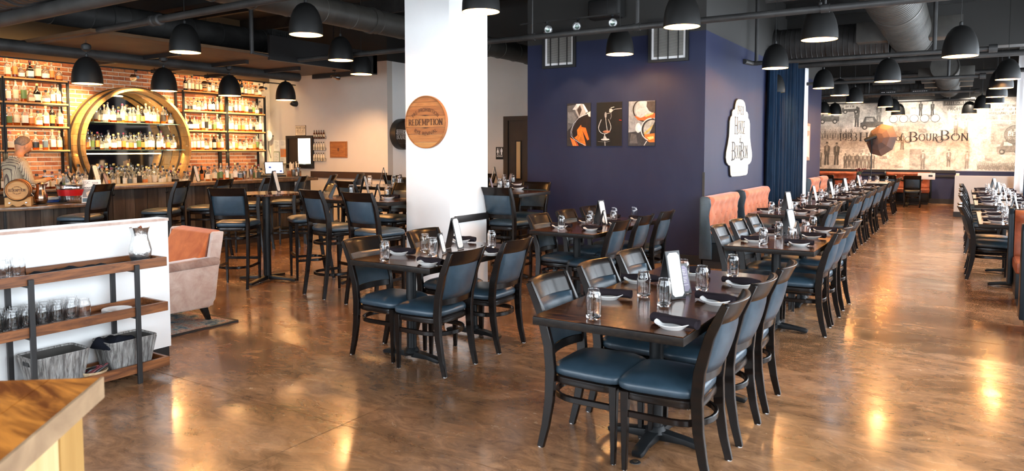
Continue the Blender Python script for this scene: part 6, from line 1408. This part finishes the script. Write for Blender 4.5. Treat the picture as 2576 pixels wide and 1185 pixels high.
def a3(poly, line):
    poly([(-1,-1),(1,-1),(1,1),(-1,1)], (.34,.37,.41)); poly([(-1,-1),(1,-1),(1,-.6),(-.2,-.35),(-1,-.4)], (.07,.075,.09), 1); poly([(-.8,-.45),(-.4,-.5),(-.3,-.9),(-.9,-.9)], (.16,.16,.17), 2)
    poly(arcp(.45,.62,.95,.52,100,330), (.50,.53,.56), 2); poly([(.4,.98),(1,.98),(1,.4),(.55,.55),(.35,.75)], (.10,.09,.09), 3); line(arcp(.45,.62,1.1,.55,110,260), .10, (.06,.045,.04), 4)
    poly([(-.55,.35),(-.1,.25),(.6,.38),(1,.45),(1,.25),(.3,.12),(-.3,.15)], (.66,.20,.06), 4); poly([(.2,.35),(.9,.48),(.85,.40),(.3,.28)], (.80,.55,.30), 5)
    poly(arcp(.75,-.28,.78,.50,0,360), (.05,.05,.06), 5); poly(arcp(.80,-.28,.66,.42,60,240), (.40,.42,.42), 6); poly([(.15,-.45),(.9,-.05),(.75,-.25),(.3,-.5)], (.50,.42,.18), 7); poly([(.2,-.5),(1,-.45),(1,-.85),(.6,-.85),(.3,-.72)], (.62,.24,.06), 7); poly([(.4,-.62),(.9,-.58),(.95,-.68),(.6,-.75)], (.85,.58,.28), 8)
    line(arcp(.75,-.28,.78,.50,90,250), .07, (.62,.63,.66), 8); poly(arcp(-.25,-.2,.22,.22,0,360), (.66,.68,.72), 4); line([(.4,-.8),(.2,-1)], .06, (.7,.7,.7), 9)
art('left art print of a whiskey decanter neck with amber liquor on the blue wall', -5.02, -4.63, a1); art('middle art print of a brandy glass being filled on black on the blue wall', -4.535, -4.135, a2); art('right art print of two tilted whiskey glasses on the blue wall', -4.035, -3.635, a3)
# narrow art on the far blue wall section
t = thing('art_print', 'narrow brown bourbon poster on the far blue wall by the curtain', 'picture', (-2.94, 16.9, 1.75)); MB().bb(.001, .02, -.35, .35, -.42, .42).build('panel', 'print', t, smooth=0)
g = MB(); g.col = (.30,.18,.12); g.poly([Vector(p) for p in ((.0205,-.34,-.41),(.0205,.34,-.41),(.0205,.34,.41),(.0205,-.34,.41))]); g.col = (.62,.48,.38); g.poly([Vector(p) for p in ((.021,-.2,-.3),(.021,.25,-.35),(.021,.22,.15),(.021,-.15,.1))]); g.col = (.8,.76,.7); text(g, 'BOURBON', (.021, 0, .3), X_, Y_, .09, .5, .15, .08); g.build('printed_picture', 'print', t, smooth=0)

# ============================================================ BEIGE WALL FITTINGS (y = 10.7, facing -y)
YB = 10.7
def wp(u, v): q = oy(u, v, YB); return q.x, q.z
t = thing('service_hatch', 'black framed service hatch with bright interior in the beige wall', 'hatch', (0, YB, 0))
(xa, za), (xb, zb_) = wp(723, 342), wp(791, 424); xm = wp(751, 350)[0]; a_, b_ = wp(728, 348), wp(786, 417); 
MB().bb(xa, xb, -.05, -.001, za - .06, za).bb(xa, xb, -.05, -.001, zb_, zb_ + .10).bb(xa, xa + .06, -.05, -.001, zb_ + .10, za - .06).bb(xb - .06, xb, -.05, -.001, zb_ + .10, za - .06).build('frame', 'base_black', t, smooth=0)
MB().bb(xa + .06, xm, -.02, -.001, zb_ + .10, za - .06).build('dark_pane', 'door_wood', t, smooth=0); MB().bb(xm, xb - .06, -.02, -.001, zb_ + .10, za - .06).build('lit_pane', 'hatch_glow', t, smooth=0)
MB().bb(xa - .75, xb - .02, -.22, -.05, zb_ + .085, zb_ + .105).build('glass_ledge', 'glass_shelf', t, smooth=0)
(xa, za), (xb, zb_) = wp(744, 316), wp(770, 341)
t = thing('tin_sign', 'small yellow tin sign reading Prohibition Ends at Last above the hatch', 'sign', ((xa+xb)/2, YB, (za+zb_)/2)); w, h = xb - xa, za - zb_
MB().bb(-w/2, w/2, -.012, -.001, -h/2, h/2).build('plate', 'rail', t, smooth=0); MB().bb(-w/2+.008, w/2-.008, -.014, -.012, -h/2+.008, h/2-.008).build('face', 'paper_warm', t, smooth=0)
g = MB(); g.col = (.12,.07,.04); text(g, 'PROHIBITION', (0,-.0145,h*.26), (1,0,0), (0,0,1), h*.26, w*.86, .2, .14, False); text(g, 'ENDS AT LAST!', (0,-.0145,-h*.02), (1,0,0), (0,0,1), h*.17, w*.8, .2, .14, False)
g.poly([Vector((x, -.0145, z)) for x, z in ((-w*.42,-h*.17),(w*.42,-h*.17),(w*.42,-h*.14),(-w*.42,-h*.14))]); 
for k in range(3): g.poly([Vector((x, -.0145, -h*.24 - k*h*.07 + z)) for x, z in ((-w*.36,0),(w*.36,0),(w*.36,h*.02),(-w*.36,h*.02))])
g.build('lettering', 'print', t, smooth=0)
(xa, za), (xb, zb_) = wp(831, 356), wp(875, 397)
t = thing('permit_plaque', 'square wooden engraved permit plaque on the beige wall', 'plaque', ((xa+xb)/2, YB, (za+zb_)/2)); w, h = xb - xa, za - zb_
MB().bb(-w/2, w/2, -.02, -.001, -h/2, h/2).build('board', 'oak2', t, bevel=.004, seg=1); g = MB(); g.col = (.10,.035,.02)
for s in (-1, 1): g.poly([Vector((x, -.0212, z)) for x, z in ((-w*.45,s*h*.45),(w*.45,s*h*.45),(w*.45,s*h*.43),(-w*.45,s*h*.43))]); g.poly([Vector((x, -.0212, z)) for x, z in ((s*w*.45,-h*.45),(s*w*.45,h*.45),(s*w*.435,h*.45),(s*w*.435,-h*.45))])
for k in range(9):
    if k != 4: g.poly([Vector((x, -.0212, h*.32 - k*h*.075 + z)) for x, z in ((-w*.36,0),(w*(.2+.03*(k%4)),0),(w*(.2+.03*(k%4)),h*.014),(-w*.36,h*.014))])
g.poly([Vector((.03*math.cos(a*PI/5), -.0213, .04*math.sin(a*PI/5))) for a in range(10)]); g.build('engraving', 'print_dull', t, smooth=0)
x, z = wp(684, 342); t = thing('disc_lamp', 'round white disc light on a thin arm at the end of the shelves', 'lamp', (x + .05, YB - .12, z)); MB().lathe([(0,-.03),(.05,-.03),(.055,-.024),(.115,-.02),(.12,-.01),(.115,0),(0,.01)], 32, axis='Y', cap=False).build('disc', 'plastic_white', t, smooth=60)
MB().tube([Vector((-.02,.01,-.1)), Vector((-.09,.06,-.3)), Vector((-.09,.115,-.5))], .006, 6).build('arm', 'black_metal', t); MB().tube([Vector((0,.0,0)), Vector((0,.115,0))], .012, 8).build('mount', 'black_metal', t)
x, z = wp(745, 261); t = thing('dome_camera', 'small black dome camera on the beige wall beside the last bar pendant', 'camera', (x, YB, z)); MB().lathe([(0,-.13),(.03,-.125),(.055,-.10),(.065,-.06),(.065,-.001),(0,-.001)], 24, axis='Y', cap=False).build('housing', 'base_black', t, smooth=50); MB().lathe([(0,-.155),(.02,-.15),(.032,-.132),(.036,-.115)], 16, (-.01,0,-.01), axis='Y', cap=False).build('lens_dome', 'black_glass', t, smooth=60)
for k, ((u0, v0, u1, v1), m, l) in enumerate((((689,353,704,380),'paper','white printed notice left of the hatch'),((705,353,721,372),'paper','white headline notice nearest to the hatch'),((689,382,704,414),'label_green','green edged notice below the white one'),((706,375,721,395),'label_orange','orange notice beside the hatch'),((705,396,721,414),'paper','lower white sheet beside the hatch'),((699,418,718,432),'plastic_white','beige electrical panel cover under the notices'))):
    (xa, za), (xb, zb_) = wp(u0, v0), wp(u1, v1); t = thing('notice', l, 'notice', ((xa+xb)/2, YB, (za+zb_)/2), group='notices by the hatch'); w, h = xb - xa, za - zb_
    MB().bb(-w/2, w/2, -.006, -.001, -h/2, h/2).build('sheet', m, t, smooth=0); 
    if m == 'label_green': MB().bb(-w/2+.012, w/2-.012, -.008, -.006, -h/2+.012, h/2-.012).build('inner_sheet', 'paper', t, smooth=0)
    g = MB(); g.col = (.25,.24,.24)
    for q in range(6): g.poly([Vector((x, -.0085, h*.36 - q*h*.12 + z)) for x, z in ((-w*.36,0),(w*(.1+.05*(q*3%5)),0),(w*(.1+.05*(q*3%5)),h*.035),(-w*.36,h*.035))])
    g.build('printed_lines', 'print', t, smooth=0)
# wire racks with small bottles
for k, (v, cols, l) in enumerate(((349, ('label_cream','cap_black'), 'top wire rack of dark capped bottles beside the hatch'), (378, ('paper_warm','cap_black'), 'second wire rack of cream bottles beside the hatch'), (405, ('paper_warm','cap_black'), 'third wire rack of cream bottles beside the hatch'))):
    xa, z = wp(793, v); xb, _ = wp(821, v); t = thing('wire_rack', l, 'rack', (xa, YB, z), group='wire racks beside the hatch'); w = xb - xa
    f = MB(); 
    for yy in (-.09, -.005):
        for zz in (0, .05): f.tube([Vector((0,yy,zz)), Vector((w,yy,zz))], .003, 5)
    for q in range(6): f.tube([Vector((q*w/5,-.09,.05)), Vector((q*w/5,-.09,0)), Vector((q*w/5,-.005,0)), Vector((q*w/5,-.005,.05))], .0025, 5)
    f.tube([Vector((w,-.09,.05)), Vector((w+.02,-.1,.06)), Vector((w+.02,-.1,.0))], .003, 5); f.build('wire_frame', 'black_metal', t)
    for q in range(5):
        o = MB().lathe([(0,0),(.018,0),(.020,.01),(.020,.10),(.008,.13),(.008,.15)], 12, cap=False).build('small_bottle', 'amber_dark' if k == 0 else 'paper_warm', None, smooth=50, loc=(xa + .025 + q*(w-.05)/4, YB - .05, z + .004)); tag(o, '%s small bottle from the left in the %s' % (NUMW(q+1), l.split(' of ')[0]), 'bottle', 'small bottles in wire racks')
        MB().lathe([(.0095,.145),(.0095,.175),(0,.176)], 10, cap=False).build('cap', 'cap_black', o); MB().lathe([(.0206,.03),(.0206,.085)], 12, cap=False).build('label', 'label_cream', o)

# ============================================================ MURAL (flat print on the far wall, y = 24.3)
t = thing('mural', 'wide sepia photo collage mural lettered 1933 House of Bourbon on the far wall', 'mural', (-3.93, 24.3, .98)); MW, MH = 5.55, 2.07
MB().bb(0, MW, -.012, -.001, 0, MH).build('panel', 'print_dull', t, smooth=0)
g = MB(); q = random.Random(11); LN = [0]
def dk():
    LN[0] += 1; return -.0125 - LN[0] * 1.5e-5
def mq(x0, x1, z0, z1, c, k, jit=0):
    yk = dk(); g.col = c; x0, x1 = max(0, x0), min(MW, x1); z0, z1 = max(0, z0), min(MH, z1); g.poly([Vector((x + q.uniform(-jit, jit) if 0 < x < MW else x, yk, z)) for x, z in ((x0,z0),(x1,z0),(x1,z1),(x0,z1))])
def sep(v): v = max(.03, v ** 1.25 * 1.1); return (v, v * .92, v * .82)
mq(0, MW, 0, MH, sep(.52), 0)
cells_ = [(0,.75,0,.9,.42),(0,.75,.9,1.35,.36),(0,1.05,1.35,2.07,.46),(.75,1.75,0,.62,.50),(.75,1.4,.62,1.15,.40),(1.05,2.1,1.15,2.07,.55),(1.4,2.2,.5,1.2,.48),(1.75,2.6,0,.55,.60),(2.1,3.4,1.45,2.07,.56),(2.2,3.1,.55,1.0,.62),(2.6,3.4,0,.62,.47),(2.1,3.2,1.0,1.45,.44),(3.3,4.3,.0,.7,.58),(3.1,3.9,.7,1.4,.52),(3.4,4.5,1.3,2.07,.50),(3.9,4.6,.6,1.3,.55),(4.3,5.55,0,.45,.62),(4.5,5.55,1.4,2.07,.55),(4.55,5.55,.45,.75,.50),(4.6,5.55,.75,1.4,.40)]
for x0, x1, z0, z1, v in cells_: mq(x0, x1, z0, z1, sep(v), 1)
for x0, x1, z0, z1, v in cells_:
    for _ in range(7): a = q.uniform(x0, x1 - .1); b = q.uniform(z0, z1 - .06); mq(a, min(x1, a + q.uniform(.08, .35)), b, min(z1, b + q.uniform(.04, .22)), sep(v * q.uniform(.72, 1.3)), 2 + q.random() * .5, .015)
def man(x, z, h, v, hat=True, k=4):
    def pp(pts, c, kk): yk = dk(); g.col = c; g.poly([Vector((x + a * h, yk, min(MH - .002, z + b * h))) for a, b in pts])
    pp([(-.10,0),(-.02,0),(-.005,.45),(.02,0),(.10,0),(.085,.48),(-.085,.48)], sep(v * .8), k); pp([(-.11,.45),(.11,.45),(.13,.80),(.05,.86),(-.05,.86),(-.13,.80)], sep(v), k + .3)
    pp([(-.03,.6),(.03,.6),(.02,.84),(-.02,.84)], sep(min(.75, v * 2.2)), k + .6); pp([(.045*math.cos(i*PI/5), .91 + .055*math.sin(i*PI/5)) for i in range(10)], sep(min(.7, v * 1.9)), k + .5)
    if hat: pp([(-.075,.945),(.075,.945),(.045,.965),(.04,1.01),(-.04,1.01),(-.045,.965)], sep(v * .7), k + .9)
for x, z, h, v in ((.32,.12,.72,.14),(.60,.12,.70,.12),(.12,.05,.55,.20),(2.95,.02,.55,.32),(2.85,1.6,.42,.12),(3.15,1.6,.40,.11),(1.15,1.3,.62,.20),(1.75,1.35,.66,.30),(3.75,1.0,.5,.35),(4.0,1.05,.42,.35),(2.4,.6,.5,.28),(3.6,.1,.5,.36),(4.05,.05,.5,.4)): man(x, z, h, v)
for i in range(8): man(.86 + i * .11, .02 + .015 * (i % 2), .46, .16 + .03 * (i % 3), i % 2 == 0, 5)
for i in range(14): man(.03 + i * .075, .92 + .05 * (i % 2), .26, .15 + .03 * (i % 3), True, 5)
for i in range(26): man(4.32 + i * .047, .02 + .02 * (i % 2), .22, .32, True, 5)
def circ(x, z, r, v, k, n=18): yk = dk(); g.col = sep(v); g.poly([Vector((x + r*math.cos(2*PI*i/n), yk, z + r*math.sin(2*PI*i/n))) for i in range(n)])
for i in range(5): circ(2.15 + i*.27, 1.52, .12, .16, 4); circ(2.15 + i*.27, 1.52, .105, .66, 5)
def car(x, z, s, v):
    for pts, c in (([(0,.1),(1,.1),(1,.35),(.75,.38),(.62,.62),(.2,.62),(.12,.36),(0,.33)], v), ([(.25,.38),(.6,.38),(.56,.56),(.27,.56)], v*2.6)): g.col = sep(min(.7, c)); yk = dk(); g.poly([Vector((x + a*s, yk, z + b*s)) for a, b in pts])
    circ(x + .2*s, z + .1*s, .12*s, v*.6, 7); circ(x + .8*s, z + .1*s, .12*s, v*.6, 7); circ(x + .2*s, z + .1*s, .06*s, .5, 8); circ(x + .8*s, z + .1*s, .06*s, .5, 8)
car(.72, 1.72, .5, .14); car(.05, 1.42, .6, .18); car(1.25, 1.22, .62, .16); car(4.75, .48, .6, .30)
mq(1.78, 2.02, .18, .44, sep(.66), 6); g.col = sep(.2); text(g, 'CLOSED', (1.9, -.0280, .36), (1,0,0), (0,0,1), .07, .2, .18, .12, False)
mq(.78, 1.12, 1.86, 2.0, sep(.62), 6); g.col = sep(.18); text(g, 'BEER', (.95, -.0280, 1.93), (1,0,0), (0,0,1), .06, .25, .18, .12, False)
mq(3.42, 4.42, 1.88, 2.02, sep(.22), 6); g.col = sep(.62); text(g, 'JEFFERSON LIQUOR CO', (3.92, -.0280, 1.95), (1,0,0), (0,0,1), .075, .92, .16, .08)
mq(3.46, 4.36, 1.70, 1.85, sep(.60), 6); g.col = sep(.22); text(g, 'PROHIBITION', (3.9, -.0280, 1.78), (1,0,0), (0,0,1), .085, .75, .16, .14, False)
g.col = sep(.28)
for i, s in enumerate(('BUYER OF LIQUOR COMMITS NO CRIME', 'THE SUPREME COURT RULES IN TEST', 'WIDENED JONES LAW REPORTED TO')): text(g, s, (5.02, -.0280, 1.83 - i*.10), (1,0,0), (0,0,1), .06, .98, .16, .08)
for i in range(5):
    for c_ in range(4): mq(4.55 + c_*.25, 4.75 + c_*.25, 1.44 + i*.028, 1.452 + i*.028, sep(.38), 6)
circ(5.17, 1.02, .27, .20, 6, 26); circ(5.17, 1.02, .25, .26, 6.5, 26); g.col = sep(.62); text(g, 'WE WANT', (5.17, -.0290, 1.14), (1,0,0), (0,0,1), .07, .36, .16, .14, False, curve=.25); text(g, 'BEER', (5.17, -.0290, 1.04), (1,0,0), (0,0,1), .11, .36, .2, .12, False); text(g, 'TO HELP US', (5.17, -.0290, .91), (1,0,0), (0,0,1), .06, .34, .16, .14, False)
g.M = None; g.build('collage', 'print_dull', t, smooth=0)
lt = MB(); yy = -.0305
text(lt, '1933', (.92, yy, .995), (1,0,0), (0,0,1), .24, .50, .12, .04); text(lt, 'H', (1.36, yy, .995), (1,0,0), (0,0,1), .25, .25, .12, .04); text(lt, 'OUSE', (1.80, yy, .98), (1,0,0), (0,0,1), .19, .55, .12, .04)
text(lt, 'of', (2.33, yy, .97), (1,0,0), (0,0,1), .22, .19, .12, .05, False, sp=0); text(lt, 'B', (2.68, yy, .985), (1,0,0), (0,0,1), .28, .22, .12, .04); text(lt, 'OUR', (3.07, yy, .965), (1,0,0), (0,0,1), .21, .48, .12, .035); text(lt, 'B', (3.48, yy, 1.02), (1,0,0), (0,0,1), .28, .22, .12, .035); text(lt, 'ON', (3.86, yy, .965), (1,0,0), (0,0,1), .21, .42, .12, .035)
for cx in (2.56, 3.36):
    for i in range(14):
        a0, a1_ = R(60 + i * 22), R(60 + (i + 1) * 22); lt.poly([Vector((cx + r_*math.cos(a), yy, .90 + r_*math.sin(a))) for r_, a in ((.082,a0),(.082,a1_),(.096,a1_),(.096,a0))])
lt.build('lettering', 'ink_black', t, smooth=0)
for x in (-3.2, -1.4, .4): lamp('SPOT', 'mural_fill', (x, 22.6, 3.6), 100 if x < -2 else (260 if x < 0 else 430), (1, .86, .70), .06, (x + .2, 24.3, 1.7), 75, .7)  # added spots without fixtures, for the glare on the mural

# ============================================================ CURTAINS, DOORWAY LIGHT
def curtain(label, p0, p1, z0, z1, folds, m='curtain', amp=.05, seed=1, pinch=0):
    q = random.Random(seed); p0, p1 = Vector(p0), Vector(p1); d = (p1 - p0); L = d.length; d.normalize(); n_ = Vector((-d.y, d.x, 0)); N = folds * 10; K = 14; vs = []
    ph = [q.uniform(-.5, .5) for _ in range(folds + 2)]; am = [q.uniform(.6, 1.1) for _ in range(folds + 2)]
    for j in range(K + 1):
        zz = j / K; pc = 1 - pinch * math.exp(-((zz - .35) / .3) ** 2)
        for i in range(N + 1):
            f = i / N; fi = min(folds, int(f * folds)); w = amp * am[fi] * math.sin(f * folds * 2 * PI + ph[fi] * .0 + .25 * math.sin(zz * 5 + fi)) * (1.0 - .25 * zz)
            u = f * L * pc + .012 * math.sin(zz * 7 + fi * 2.1)
            vs.append(p0 + d * u + n_ * w + Vector((0, 0, z0 + (z1 - z0) * zz)))
    mb = MB().add(vs, [(j*(N+1)+i, j*(N+1)+i+1, (j+1)*(N+1)+i+1, (j+1)*(N+1)+i) for j in range(K) for i in range(N)])
    o = mb.build('curtain', m, None, smooth=80); so = o.modifiers.new('t', 'SOLIDIFY'); so.thickness = .006; return tag(o, label, 'curtain')
o = curtain('dark blue velvet curtain in the opening of the blue wall', (-2.86, 12.88, 0), (-2.84, 15.85, 0), .04, 3.30, 13, amp=.062)
o = curtain('narrow white strip added for the bright daylight glass right of the blue curtain', (-2.83, 15.93, 0), (-2.83, 16.3, 0), .04, 3.30, 2, 'sheer', amp=.02, seed=4)  # white cloth strip added in place of the bright daylight glass
o = curtain('white curtain gathered at the right edge of the picture', (1.0, 19.5, 0), (1.45, 19.65, 0), .6, 3.9, 3, 'sheer', amp=.03, seed=6)
o = curtain('dark blue curtain at the right edge beside the white one', (1.11, 18.3, 0), (1.42, 18.5, 0), .05, 3.6, 6, amp=.04, seed=8)
for y0, y1 in ((13.0, 16.4),): r_ = MB().tube([Vector((-2.80, y0, 3.33)), Vector((-2.80, y1, 3.33))], .016, 10).build('curtain_rod', 'black_metal', None); tag(r_, 'thin black curtain rod over the blue curtain', 'curtain rod')
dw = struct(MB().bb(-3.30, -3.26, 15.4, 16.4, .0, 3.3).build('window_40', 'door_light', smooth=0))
# umbrella light stand
t = thing('studio_light', 'photo studio light on a thin stand with a pinkish brown umbrella before the mural', 'studio light', (-2.02, 20.9, 0), R(0))
MB().tube([Vector((0,0,.35)), Vector((0,0,1.93))], .013, 10).build('stand_pole', 'black_metal', t)
for k in range(3): a = R(40 + 120*k); MB().tube([Vector((0,0,.55)), Vector((.38*math.cos(a), .38*math.sin(a), .01))], .009, 8).build('stand_leg', 'black_metal', t)
MB().tube([Vector((-.16,-.06,1.82)), Vector((.02,.0,1.90)), Vector((.10,.03,1.93))], [.05,.055,.06], 16).build('flash_head', 'matte_black', t); MB().box((0,0,1.78), (.04,.04,.12)).build('tilt_bracket', 'matte_black', t)
Mu = Matrix.Translation(Vector((.22, .10, 1.83))) @ Matrix.Rotation(R(58), 4, 'Z') @ Matrix.Rotation(R(-78), 4, 'Y') @ Matrix.Rotation(R(10), 4, 'Z')
vs = []; 
for ri, (r_, z) in enumerate(((.0, .16), (.16,.145), (.30,.10), (.44,.0))):
    for k in range(8): a = 2*PI*k/8; vs.append(Mu @ Vector((r_*math.cos(a), r_*math.sin(a), z)))
fs = [(r_*8+k, r_*8+(k+1) % 8, (r_+1)*8+(k+1) % 8, (r_+1)*8+k) for r_ in range(3) for k in range(8)]
o = MB().add(vs, fs).build('umbrella_canopy', 'umbrella', t, smooth=0); so = o.modifiers.new('t', 'SOLIDIFY'); so.thickness = .004
for k in range(8): a = 2*PI*k/8; MB().tube([Mu @ Vector((.02*math.cos(a), .02*math.sin(a), .15)), Mu @ Vector((.30*math.cos(a), .30*math.sin(a), .09)), Mu @ Vector((.44*math.cos(a), .44*math.sin(a), -.006))], .003, 5).build('umbrella_rib', 'black_metal', t)
MB().tube([Mu @ Vector((0,0,.17)), Mu @ Vector((0,0,-.34))], .006, 8).build('umbrella_shaft', 'black_metal', t)
# floor drain cap near the front
t = thing('floor_cap', 'small round black floor cap under the nearest table front', 'floor cap', oz(1598, 1163, 0.0)); MB().lathe([(0,.006),(.022,.006),(.027,.003),(.028,0)], 20, cap=False).build('rim', 'base_black', t); MB().lathe([(0,.008),(.012,.008),(.014,.006)], 12, cap=False).build('stud', 'hoop', t)
